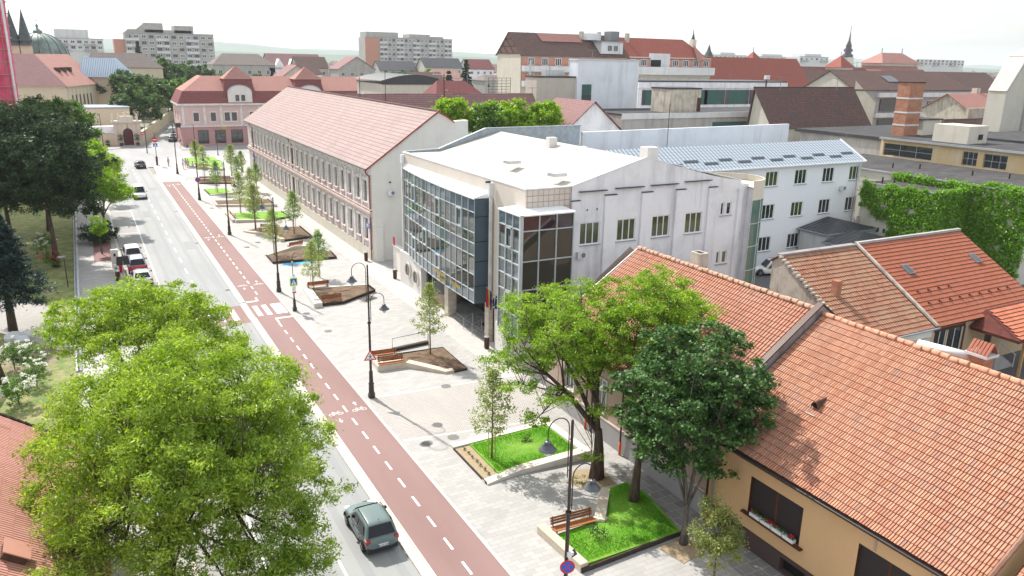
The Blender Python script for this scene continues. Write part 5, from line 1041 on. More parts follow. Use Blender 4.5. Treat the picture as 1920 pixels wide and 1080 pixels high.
# right trees
tree('broadleaf_tree','bright green tree with a thick pollarded dark trunk behind the stone walled lawn',(22.7,31.2,0),[(22.7,31.2,0),(22.75,31.2,1.7),(22.7,31.25,2.9)],.36,
 rand_blobs((22.4,34.6,7.7),3.6,2.3,22,1.05,12,-.8,.85)+rand_blobs((22.4,34.4,7.6),1.7,1.3,4,1.0,13,-.8,.85)+rand_blobs((22.6,34.0,6.0),2.6,.8,8,.9,16,-.9,.85)+[(19.0,33.8,5.3,1.0,.5),(19.2,36.5,5.6,1.0,.5),(20.4,31.9,5.0,1.0,.5),(22.4,30.3,4.4,.7,.45),(21.9,30.6,1.9,.5,.4),(19.9,33.2,3.2,.8,.35)],'leaf_right',k=15,per=80,ll=.15,lw=.065,flat=.45,seed=12,cr=(.28,.5),twigs=5,up=.6,droop=.2)
tree('broadleaf_tree','tall bright green tree on the nearest lawn, its crown over the tiled roofs',(22.8,28,0),[(22.8,28,0),(22.95,28.05,2.0),(23.1,28.1,3.9)],.24,
 rand_blobs((25.8,31.1,9.3),3.1,1.8,18,1.0,14,-.8,.85)+rand_blobs((25.4,30.8,9.0),1.5,1.0,3,1.0,15,-.8,.85)+rand_blobs((24.4,30.3,7.4),1.8,.8,6,.9,17,-.9,.85)+[(23.4,28.3,5.6,.9,.45),(28.0,31.2,9.0,1.1,.6),(24.7,28.4,6.6,1.1,.6)],'leaf_right',k=15,per=80,ll=.15,lw=.065,flat=.45,seed=14,cr=(.28,.5),twigs=5,up=.6,droop=.2)
B3=rand_blobs((24.3,25.7,6.3),3.3,3.7,38,1.0,21,-.92,.86)+rand_blobs((24.3,25.7,6.6),1.7,1.8,8,1.0,22,-.9,.86)
tree('maple_tree','dark green star-leaved maple beside the orange house, trunk forking low',(22.9,24.2,0),[(22.9,24.2,0),(23.0,24.3,1.0),(23.2,24.5,1.9)],.17,B3,'leaf_maple',bark='grey_bark',k=16,per=56,ll=.15,lw=.13,seed=21,cr=(.25,.42),twigs=3,up=.8,flat=.5)
tree('small_tree','small olive-green tree cut by the bottom edge in front of the orange house',(21.4,20.6,0),[(21.4,20.6,0),(21.45,20.65,1.2),(21.5,20.7,2.2)],.07,[(21.5,20.8,3.2,1.0,1.1),(21.2,20.4,2.5,.8,.7),(21.9,20.5,2.6,.75,.7),(21.5,21.1,4.0,.55,.6)],'leaf_olive',bark='young_bark',k=44,per=70,ll=.10,lw=.055,seed=31,cr=(.2,.34),shell=.4)
# young promenade trees: three prototypes copied
def young(seed,mat,h=5.6,w_=1.15):
    rg=random.Random(seed); t=thing('young_tree','x','tree',(0,0,0),'young staked trees along the promenade')
    m=MB(); m.tube([(0,0,0),(.02,.01,2),(0,.02,h*.95)],[.055,.045,.014],7).build('trunk','young_bark',t,smooth=True)
    cl=[];m=MB()
    for k in range(46):
        f=k/45; z=2.0+f*(h-2.05); r=w_*math.sin(PI*min(1,(.16+.84*f)**.8))*rg.uniform(.45,1.05)+.08; a=k*2.4; c=(r*math.cos(a),r*math.sin(a),z+rg.uniform(-.1,.15)); cl.append((*c,rg.uniform(.2,.36))); 
        if k%2==0: m.tube([(0,0,z-.45),(c[0]*.6,c[1]*.6,z-.12),c],[.018,.012,.005],4); cl.append((c[0]*.5,c[1]*.5,z-.1,.34))
    m.build('branches','young_bark',t); leaves('crown',cl,42,.14,.08,mat,seed,.9,.5,t)
    for x,y in ((.22,0),(-.16,.14)): MB().tube([(x,y,0),(x*.9,y*.9,1.9)],.028,6).build('stake','stake',t)
    return t
yt=[young(41,'leaf_young'),young(42,'leaf_youngg',5.0,1.0),young(43,'leaf_young',4.6,.85)]
YT=[(0,18.35,35.35,1.0,'young tree on the white-walled lawn in front of the cobbles'),(0,21.54,51.96,1.02,'young staked tree in the earth planter with folded wall and light bench'),(1,19.92,77.5,.98,'young tree rising in front of the long planter beside the blue paint'),(1,22.37,98.64,1.1,'dense young tree in the brown earth bed by the ornate facade, fourth from the crossing'),
(0,17.6,88.2,.98,'thin young tree on the left of the long planter above the blue paint'),(2,18.4,103,1.3,'young tree beside the kinked stone wall left of the brown bed'),(0,18.7,114.8,1.05,'young tree on the near edge of the mid promenade lawn'),(1,18.4,134.2,1.05,'young tree on the small far lawn by the purple sign'),(2,23.9,153.4,1.25,'young tree at the far end of the ornate facade, left of the pair'),(2,25.6,152.8,1.0,'young tree at the far end of the ornate facade, right of the pair'),(0,18.4,148.4,1.1,'young tree behind the long red bench in the far bed'),(1,24.6,133.5,.95,'young tree close to the ornate facade in the far third'),(2,19.5,168,1.15,'young tree on the farthest lawn by the junction'),(0,21.5,122,1.0,'young tree in the far tapering-wall bed'),(1,22.8,141,1.0,'young tree beyond the small far lawn'),(0,17.9,72.4,.9,'young staked tree in the earth planter behind the crossing sign')]
for i,(p,x,y,s,lb) in enumerate(YT):
    if i in (0,2,5): o=yt[{0:0,2:1,5:2}[i]]; o.location=(x,y,0); o.scale=(s,)*3; o.rotation_euler=(0,0,i); o['label']=lb
    else: copy_tree(yt[p],(x,y,0),i*1.3,lb,scale=s)
# little plants in the gravel strip and lawns
sp=thing('small_plant','tiny shrub','plant',(0,0,0),'tiny plants in the gravel strip'); leaves('foliage',[(0,0,.1,.09)]*1,60,.07,.03,'leaf_maple',5,1,.4,sp)
for i in range(7):
    lb='tiny dark plant in the gravel strip of the walled lawn, number %s from the wall'%(['one','two','three','four','five','six','seven'][i])
    if i==0: sp.location=(17.45,33.95,.1); sp['label']=lb
    else: copy_tree(sp,(17.45+.03*(i%2),33.95+i*.52,.1),i,lb)
t=thing('shrub','low leafy shrub standing alone on the walled lawn near the lamp','shrub',(21.2,36.3,.2)); leaves('foliage',[(21.2,36.3,.45,.3),(21.0,36.2,.35,.25)],90,.12,.05,'leaf_mid',6,.8,.5,t); MB().tube([(21.2,36.3,.2),(21.2,36.3,.5)],.02,5).build('stem','young_bark',t)
t=thing('shrub','silvery shrub on the nearest lawn beside the lamp post and bench','shrub',(19.3,26.2,.25)); leaves('foliage',[(19.3,26.2,.6,.35),(19.1,26.3,.8,.25),(19.6,26.1,.5,.28)],90,.11,.04,'leaf_shrub',7,.9,.4,t); MB().tube([(19.3,26.2,.2),(19.3,26.2,.7)],.02,5).build('stem','young_bark',t)
t=thing('weed_patch','dry grassy earth patch around the pollarded trunk','flower bed',(22.3,31.1,0)); MB().poly([(20.9,31.5,.02),(21.6,30.0,.02),(23.2,30.1,.02),(23.6,31.8,.02),(22,32.4,.02)]).build('earth','gravel',t); leaves('weeds',[(22.1+random.Random(i).uniform(-1,1),31+random.Random(i+9).uniform(-.7,.7),.08,.18) for i in range(14)],30,.1,.03,'leaf_mid',9,.5,.4,t)
t=thing('weed_patch','bare earth pit around the maple trunk at the lower edge','flower bed',(22.6,23.9,0)); MB().poly([(21.6,24.5,.02),(21.9,23.0,.02),(23.3,23.2,.02),(23.5,24.6,.02)]).build('earth','gravel',t)
# conifers on the left
def conifer(name,label,x,y,h,r,mat,seed,z0=1.2,per=70,k=90,ll=.3,lw=.05,spread=1,group=None):
    rg=random.Random(seed); t=thing(name,label,'tree',(x,y,0),group); MB().tube([(x,y,0),(x,y,h*.9)],[r*.09+.08,.04],8).build('trunk','bark',t,smooth=True)
    cl=[];m=MB()
    for i in range(k):
        f=(i/k)**.85; z=z0+f*(h-z0); rr=r*(1-f)**.85*rg.uniform(.55,1.08)+.08; a=i*2.399; px,py=x+rr*math.cos(a),y+rr*math.sin(a); cl.append((px,py,z,.2+.42*(1-f)*spread)); cl.append((x+rr*.55*math.cos(a),y+rr*.55*math.sin(a),z+.15,.2+.4*(1-f)*spread))
        if i%3==0: m.tube([(x,y,z+.1),(px,py,z)],[.04,.01],4)
    m.build('branches','bark',t); leaves('crown',cl,per,ll,lw,mat,seed,.5,1.0,t,droop=.25); return t
conifer('spruce_tree','blue-green spruce at the left edge below the dark pines',-6.8,72,9.8,3.1,'leaf_spruce',51,z0=2.2,k=130,per=90,ll=.34,lw=.10)
conifer('spruce_tree','dark conifer behind the blue-green spruce, cut by the left edge',-11.5,88,12,3.4,'leaf_pine',52,z0=2,k=90,ll=.4,lw=.14)
PG='dark pines in the left park'
def pine(label,x,y,h,R_,seed,n=16):
    b=rand_blobs((x,y,h*.66),R_,h*.33,n,R_*.42,seed,-.8,.8); return tree('pine_tree',label,(x,y,0),[(x,y,0),(x+.1,y,h*.2),(x,y+.1,h*.42)],.3,b,'leaf_pine',k=7,per=80,ll=.36,lw=.11,seed=seed,cr=(.45,.8),group=PG,twigs=2,up=.5)
pine('dark pine nearest the pavement fence, overhanging the taxi bay',-4.0,93,14.5,5.0,61,22); pine('dark pine further left behind the nearest pine',-8.2,99,16,5.6,62,20); pine('dark pine at the back left below the church roof',-5.0,113,15,5.2,63,18); pine('darkest pine at the left edge of the picture',-11.5,108,17,5.6,64,18)
tree('broadleaf_tree','mid green tree in front of the scaffolded tower',(-6,150,0),[(-6,150,0),(-6,150,3)],.3,rand_blobs((-6,150,9.5),5.5,5.5,15,2.2,71,-.8),'leaf_far',k=4,per=80,ll=.5,lw=.25,seed=71,cr=(.6,1.0),group='trees in the left park')
tree('broadleaf_tree','green tree right of the scaffolded tower, below the cream building',(-1.5,158,0),[(-1.5,158,0),(-1.5,158,2.5)],.3,rand_blobs((-2.0,158,8.5),4.8,4.8,12,1.9,72,-.8),'leaf_mid',k=4,per=80,ll=.5,lw=.25,seed=72,cr=(.6,1.0),group='trees in the left park')
GB='bright trees overhanging the far left pavement'
tree('broadleaf_tree','bright green tree overhanging the road beside the white van',(1.2,109,0),[(1.2,109,0),(1.2,109,2.4)],.2,rand_blobs((1.5,109,5.6),3.0,2.3,13,1.2,73,-.7)+[(4.0,107.5,5.0,1.3,.7),(3.9,110.5,5.2,1.2,.7)],'leaf_bright',k=9,per=56,ll=.3,lw=.14,seed=73,cr=(.4,.65),group=GB)
tree('broadleaf_tree','bright green tree between the dark pines and the white van',(.4,122,0),[(.4,122,0),(.4,122,2.6)],.2,rand_blobs((.8,122,6.4),3.0,2.5,12,1.3,74,-.7),'leaf_bright',k=7,per=56,ll=.34,lw=.16,seed=74,cr=(.45,.7),group=GB)
tree('broadleaf_tree','bright green tree on the far left pavement, level with the black car',(.6,143,0),[(.6,143,0),(.6,143,2.6)],.2,rand_blobs((.8,143,5.8),2.9,2.7,12,1.3,75,-.7),'leaf_bright',k=6,per=56,ll=.38,lw=.18,seed=75,cr=(.5,.75),group=GB)
tree('broadleaf_tree','duller small tree leaning over the road behind the white van',(2.6,132,0),[(2.6,132,0),(2.6,132,2.6)],.12,rand_blobs((3.1,132,4.8),1.9,1.4,8,.9,76,-.7),'leaf_young',k=8,per=40,ll=.3,lw=.15,seed=76,cr=(.4,.6),group=GB)
tree('small_tree','narrow light green young tree in the red-brown brick strip',(.45,97.2,0),[(.45,97.2,0),(.45,97.2,2.2)],.06,[(.45,97.2,3.0,.8,.9),(.35,97.1,4.0,.55,.9),(.55,97.3,2.6,.8,.5)],'leaf_bright',k=22,per=44,ll=.2,lw=.12,seed=77,cr=(.25,.4),shell=.3)
t=thing('hedge','dark round evergreen shrubs behind the young tree in the brick strip','shrub',(.3,104,0)); cl=clumps_of([(-.6,103.5,1.2,1.3,1.1),(1.3,104,1.3,1.2,1.1),(.3,102.5,1.0,1.2,.9)],22,random.Random(4),(.3,.45)); leaves('foliage',cl,60,.2,.12,'leaf_shrub',78,.8,.6,t); MB().tube([(.3,104,0),(.3,104,1)],.08,6).build('stem','bark',t)
# flowering bushes
def bush(label,x,y,h,seed,petal='petal_white',r=.8,g='flowering bushes in the left park'):
    t=thing('flowering_bush',label,'bush',(x,y,0),g); rg=random.Random(seed); cl=clumps_of([(x,y,h*.6,r,h*.45)],46,rg,(.2,.34),.3); leaves('foliage',cl,44,.12,.07,'leaf_mid',seed,.9,.5,t); cl=[c for c in clumps_of([(x,y,h*.75,r,h*.45)],26,rg,(.1,.2),.85) if c[2]>h*.5]; leaves('blossom',cl,26,.1,.09,petal,seed+1,.7,.7,t); MB().tube([(x,y,0),(x,y,h*.6)],.04,5).build('stem','bark',t)
bush('white flowering rose bush between the two left tree trunks',-4.9,61.5,2.0,81); bush('white rose bush just below the other, nearest the tiled roof',-4.7,58.5,1.5,82); bush('tall white blossoming bush on the dry lawn by the park fence',-4.9,97.5,2.6,83,r=1.1); bush('red-tinged rose bush in front of the white blossoming bush',-4.4,92.5,1.6,84,'petal_red',r=.9)
bush('leafy rose bush with a few white flowers at the foot of the park path',-6.2,62.5,1.8,86,r=1.0); bush('rounded green bush in the park between the rose bush and the tiled roof',-5.6,55.5,1.7,87,r=1.1); bush('rounded green bush close to the fence above the second feathery tree',-3.2,66,1.6,89,r=.9); bush('dark leafy bush by the fence in the lower left, over the tile verge',-3.0,44,1.7,85,'petal_red',r=.8)
tree('broadleaf_tree','leaning trunk at the left edge with its crown above the picture of the lawn',(-6.7,59.5,0),[(-6.7,59.5,0),(-7.1,59.7,2.6),(-7.7,60,4.6)],.26,[(-8.8,60.3,6.0,1.3,.9),(-9.6,61.5,6.6,1.3,1)],'leaf_pine',k=9,per=60,seed=88)
t=thing('rock_pile','pale blue-grey sheeted boulder heap at the foot of the spruce','rock',(-6.3,69.5,0)); m=MB()
for i,(x,y,r_) in enumerate(((-6.6,69.6,.7),(-5.7,69.9,.55),(-6.0,68.9,.5))): m.lathe([(r_,0),(r_*1.05,r_*.35),(r_*.7,r_*.75),(0,r_*.85)],(x,y,0),7)
m.build('boulders','pale_concrete',t)
# ivy on the walls
t=iv; rg=random.Random(9); cl=[]
def ivp(a,b,z0,z1,n,hole=None,k=1):
    A=Vector((*a,0));B=Vector((*b,0))
    for i in range(n):
        u=rg.random(); z=z0+(z1-z0)*rg.random()
        if hole and hole(u,z): continue
        p=A.lerp(B,u); cl.append((p.x,p.y,z,rg.uniform(.22,.42)))
ivp((79.85,60.3),(79.85,50.6),.3,9.25,900,lambda u,z:(u<.42 and z<6.3-4*u*(1 if u>.12 else 0)+(0 if u>.1 else 0)) if u<.42 else False)
ivp((79.85,50.55),(85,50.55),.3,9.3,420); ivp((84.85,50.6),(84.85,44),.3,10.0,650); ivp((84.85,60),(84.85,50.5),9.0,9.9,110); ivp((80,50.7),(84.9,50.7),9.0,9.25,60); ivp((85.2,49),(85.2,44),9.7,10.1,90)
leaves('ivy_cover',cl,60,.17,.15,'ivy',90,.9,.25,iv)
# ------------------------------------------------------------ lamps and signs
def street_lamp():
    t=thing('street_lamp','x','street lamp',(0,0,0),'two-armed dark street lamps along the promenade')
    m=MB(); m.lathe([(.24,0),(.24,.32),(.19,.36),(.17,.95),(.2,1.0),(.14,1.1),(.125,1.8),(.14,1.84),(.085,1.95),(.075,5.2),(.075,5.3),(.06,5.35),(.055,9.2),(0,9.25)],(0,0,0),12); m.build('pole','iron',t,smooth=False)
    m=MB(); m.lathe([(.11,5.25),(.13,5.3),(.11,5.36)],(0,0,0),12); m.build('collar','iron',t)
    for sx,zt,zl,rr,hx in ((-1,9.45,5.95,.5,-1.05),(1,7.3,5.75,.5,1.05)):
        pts=[(sx*.13,0,zt-2.6 if sx<0 else zt-1.9),(sx*.13,0,zt-.55)]
        for k in range(9): a=PI-PI*k/8; pts.append((sx*(.13+.46+.46*math.cos(a)),0,zt-.5+.46*math.sin(a)))
        pts.append((sx*1.05,0,zt-.85))
        m=MB(); m.tube(pts,.024,6); m.bar((0,0,zt-2.3 if sx<0 else zt-1.7),(sx*.13,0,zt-2.3 if sx<0 else zt-1.7),.03); m.bar((0,0,zt-1.0),(sx*.13,0,zt-1.0),.03); arm=m.build('arm','iron',t)
        z=zt-.85; x=sx*1.05
        MB().lathe([(.03,0),(.12,-.02),(.14,-.08),(.09,-.12),(.22,-.2),(.22,-.27),(.33,-.33),(.34,-.36),(.18,-.35)],(x,0,z),16).build('lamp_shade','lamp_grey',arm,smooth=True)
        MB().lathe([(.17,-.35),(.15,-.5),(.07,-.6),(0,-.61)],(x,0,z),12).build('lantern_glass','lamp_glass',arm,smooth=True)
    return t
sl=street_lamp(); LP=[(14.76,21.96,'nearest street lamp, by the lawn bench at the bottom edge, with a round no-stopping sign'),(15.07,46.69,'street lamp at the cobbles carrying the red warning triangle'),(15.0,74.05,'street lamp just beyond the zebra crossing, third from the camera'),(15.0,101.84,'fourth street lamp, beside the kinked wall planter'),(15.0,129.1,'fifth street lamp, with the small purple round sign'),(15.1,159.8,'street lamp where the cycle track ends near the seated people')]
for i,(x,y,lb) in enumerate(LP):
    if i==0: sl.location=(x,y,0); sl['label']=lb
    else: copy_tree(sl,(x,y,0),0,lb)
copy_tree(sl,(26.5,187,0),0,'small far street lamp in front of the pink building shops',scale=.62)
def disc(m,c,r,n,k=0,y=0): m.poly([(c[0]+r*math.cos(2*PI*i/n),y,c[2]+r*math.sin(2*PI*i/n)) for i in range(n)],k)
def sign(name,label,loc,rz_,build,cat='sign',group=None):
    t=thing(name,label,cat,loc,group,rz_); build(t); return t
def no_stop(t,r=.3):
    o=MB(); disc(o,(0,0,0),r,24,0,-.012); q=o.build('plate','red_enamel'); q.parent=t
    o=MB(); 
    for a in range(4):
        A0=PI/4+a*PI/2+.13; A1=PI/4+(a+1)*PI/2-.13; pts=[(.06*r*math.cos((A0+A1)/2),-.016,.06*r*math.sin((A0+A1)/2))]+[(r*.8*math.cos(A0+(A1-A0)*k/8),-.016,r*.8*math.sin(A0+(A1-A0)*k/8)) for k in range(9)]
        o.poly(pts)
    q=o.build('emblem','blue_enamel'); q.parent=t
    o=MB(); disc(o,(0,0,0),r,24,0,0); q=o.build('back','steel'); q.parent=t
sign('no_stopping_sign','round blue sign with red cross on the nearest lamp post',(14.7,21.78,3.0),R(-22),no_stop)
t=thing('solar_lamp','small white box with dark panel above the nearest no-stopping sign','device',(14.85,21.85,3.45)); MB().box(14.72,21.75,3.4,14.95,21.9,3.6).build('box','white_metal',t); MB().poly([(14.85,21.7,3.42),(15.1,21.7,3.5),(15.1,21.95,3.6),(14.85,21.95,3.52)]).build('panel','black',t)
sign('no_parking_sign','small round purple-looking no-parking sign on the fifth lamp',(14.95,128.9,3.2),R(-8),lambda t:no_stop(t,.38))
def tri(t):
    def T(m,r,k,y,dz=0): m.poly([(r*math.cos(R(a)),y,r*math.sin(R(a))+dz) for a in (90,210,330)],k)
    for nm,r,y,mm in (('plate',.5,-.012,'red_enamel'),('field',.36,-.016,'white_enamel'),('back',.5,0,'steel')):
        m=MB(); T(m,r,0,y); q=m.build(nm,mm); q.parent=t
    m=MB(); m.box(-.03,-.02,-.05,.03,-.018,.1); disc(m,(0,0,.14),.035,10,0,-.019); m.poly([(-.03,-.019,-.04),(-.1,-.019,-.15),(-.06,-.019,-.15),(0,-.019,-.05)]); m.poly([(0,-.019,-.05),(.06,-.019,-.15),(.1,-.019,-.15),(.03,-.019,-.04)]); m.box(-.12,-.02,.02,.12,-.018,.05); m.box(-.22,-.02,-.17,-.12,-.018,-.15).box(.12,-.02,-.17,.22,-.018,-.15); q=m.build('pictogram','black'); q.parent=t
sign('warning_sign','red-edged white triangle with walking figure on the lamp at the cobbles',(15.0,46.5,3.0),R(-14),tri,'traffic sign')
MBc=MB
cs=thing('crossing_sign','slim dark post with yellow-green framed blue crossing sign and arched lamp top','traffic sign',(14.95,67.5,0))
m=MB(); m.lathe([(.2,0),(.2,.3),(.14,.36),(.12,1.0),(.06,1.2),(.045,2.5)],(14.95,67.5,0),10); m.tube([(14.95,67.5,2.4),(14.97,67.5,4.8)]+[(14.97+.35*(1-math.cos(R(a))),67.5,4.8+.55*math.sin(R(a))) for a in (20,45,70,90)],.03,6); m.build('post','iron',cs)
MB().box(14.62,67.36,2.35,15.3,67.38,3.1).build('frame','lime_enamel',cs); MB().box(14.7,67.345,2.45,15.22,67.36,3.02).build('panel','blue_enamel',cs); MB().poly([(14.74,67.34,2.48),(15.18,67.34,2.48),(14.96,67.34,2.96)]).build('triangle','white_enamel',cs)
m=MB(); m.box(14.94,67.33,2.62,14.98,67.336,2.78); m.poly([(14.94,67.335,2.64),(14.88,67.335,2.52),(14.92,67.335,2.52),(14.97,67.335,2.64)]); m.poly([(14.95,67.335,2.64),(15.0,67.335,2.52),(15.04,67.335,2.52),(14.98,67.335,2.66)]); m.box(14.935,67.33,2.8,14.985,67.336,2.85); m.build('pictogram','black',cs)
MB().box(14.8,67.37,1.75,15.12,67.39,2.33).build('timetable_panel','white_enamel',cs); MB().box(14.8,67.36,1.68,15.14,67.385,1.8).build('red_strip','red_enamel',cs); MB().box(14.82,67.36,2.15,15.1,67.368,2.17).box(14.82,67.36,2.0,15.02,67.368,2.02).build('text_lines','lamp_grey',cs); MB().box(14.95,67.42,3.2,15.1,67.55,3.45).box(14.8,67.45,3.15,15.15,67.5,3.2).build('beacon','white_metal',cs); MB().box(14.9,67.42,4.45,15.0,67.5,4.6).build('amber_lamp','yellow_enamel',cs)
t=thing('stop_sign','far post with red round no-entry disc above a blue crossing plate','traffic sign',(12.8,174,0))
MB().tube([(12.8,174,0),(12.8,174,6.6)],.06,7).build('post','iron',t); m=MB(); disc(m,(12.8,0,5.1),.5,20,0,173.9); m.build('disc','red_enamel',t); MB().box(12.45,173.86,5.03,13.15,173.88,5.2).build('bar','white_enamel',t); MB().box(12.4,173.88,3.7,13.2,173.9,4.4).build('crossing_plate','blue_enamel',t); MB().poly([(12.55,173.87,3.78),(13.05,173.87,3.78),(12.8,173.87,4.32)]).build('triangle','white_enamel',t); MB().lathe([(.2,0),(.2,1.6),(.1,1.8)],(12.8,174,0),8).build('base','iron',t)
for x,y,h,lb in ((12.6,196,9,'dark mast at the junction in front of the cream gate'),(21.0,180,7.5,'thin dark mast on the farthest lawn'),(4.2,209.5,8,'dark lamp mast on the pavement left of the cream gate')):
    t=thing('lamp_mast',lb,'street lamp',(x,y,0),'plain masts around the far junction'); MB().tube([(x,y,0),(x,y,h)],[.12,.05],7).build('post','iron',t); MB().tube([(x,y,h-.1),(x-.9,y,h+.2)],.03,5).build('arm','iron',t); MB().box(x-1.3,y-.12,h+.14,x-.8,y+.12,h+.26).build('lamp_head','lamp_top',t)
# bins, charging posts, boxes on the left
def bin_(label,x,y,g='brown slatted litter bins'):
    t=thing('litter_bin',label,'bin',(x,y,0),g); MB().lathe([(.18,.05),(.21,.1),(.21,.95),(.19,1.0)],(x,y,0),12).build('body','brown_metal',t); MB().lathe([(.0,1.06),(.22,1.02),(.22,.97)],(x,y,0),12).build('lid','steel',t); MB().lathe([(.12,0),(.12,.06)],(x,y,0),8).build('foot','iron',t)
bin_('brown cylindrical bin by the corner window of the civic building',26.2,51.6); bin_('brown bin at the far corner of the glass facade by the drain pipe',26.75,73.8); bin_('brown bin at the near corner of the ornate building',26.4,82.1); bin_('brown bin on the left pavement beside the charging cabinets',1.5,84.5); bin_('tiny far bin outside the end of the ornate building',26.6,158)
t=thing('ticket_cabinet','tall pale grey cabinet with dark screen on the left kerb','cabinet',(1.55,90.5,0)); MB().box(1.2,90.2,0,1.9,90.8,1.9).build('body','cream_box',t); MB().box(1.45,90.18,1.2,1.65,90.2,1.5).build('screen','black',t)
t=thing('ticket_cabinet','shorter pale cabinet right below the tall one','cabinet',(1.5,87.3,0)); MB().box(1.25,87.1,0,1.75,87.5,1.0).build('body','cream_box',t); MB().box(1.4,87.08,.6,1.55,87.1,.75).build('screen','black',t)
t=thing('bus_shelter_panel','pale flat-topped kiosk with red edge beside the parked red car','kiosk',(2.0,88.8,0)); MB().box(1.75,87.6,1.0,2.2,90.0,1.06).build('top','stone_pale',t); MB().box(1.78,87.7,0,2.15,89.9,1.0).build('body','red_enamel',t)
t=thing('solar_panel_sign','dark solar panel on a pole beside the parked white saloon','panel',(2.05,85.2,0)); MB().box(2.0,85.1,0,2.1,85.2,1.7).build('post','steel',t); MB().poly([(1.5,84.7,1.5),(2.75,84.7,1.5),(2.65,85.6,2.2),(1.6,85.6,2.2)]).build('panel','black',t); MB().box(2.1,84.68,1.52,2.13,85.6,1.86).build('divider','steel',t)
t=thing('advert_column','white rounded advertising column among the dark shrubs','column',(1.7,107,0)); MB().lathe([(.3,0),(.3,2.1),(0,2.2)],(1.7,107,0),12).build('body','white_metal',t)
t=thing('park_lamp','low park lamp with pale flat head on the dry grass by the fence','lamp',(-2.9,84,0)); MB().tube([(-2.9,84,0),(-2.9,84,3.0)],.05,6).build('post','iron',t); MB().box(-3.4,83.8,3.0,-2.8,84.1,3.12).build('head','lamp_top',t)
t=thing('park_fence','grey metal railing with bar panels along the park edge','fence',(-2.15,85,0))
y=60
while y<132:
    m=MB(); m.box(-2.2,y-.04,0,-2.1,y+.04,1.15); m.build('post','lamp_top',t); m=MB(); m.box(-2.17,y,.95,-2.13,y+2,1.0).box(-2.17,y,.15,-2.13,y+2,.2)
    for k in range(1,8): m.box(-2.16,y+k*.25-.012,.2,-2.14,y+k*.25+.012,.95)
    m.build('panel','lamp_grey',t); y+=2
MB().box(-2.35,60,-.1,-1.95,132,.12).build('plinth','pale_concrete',t)
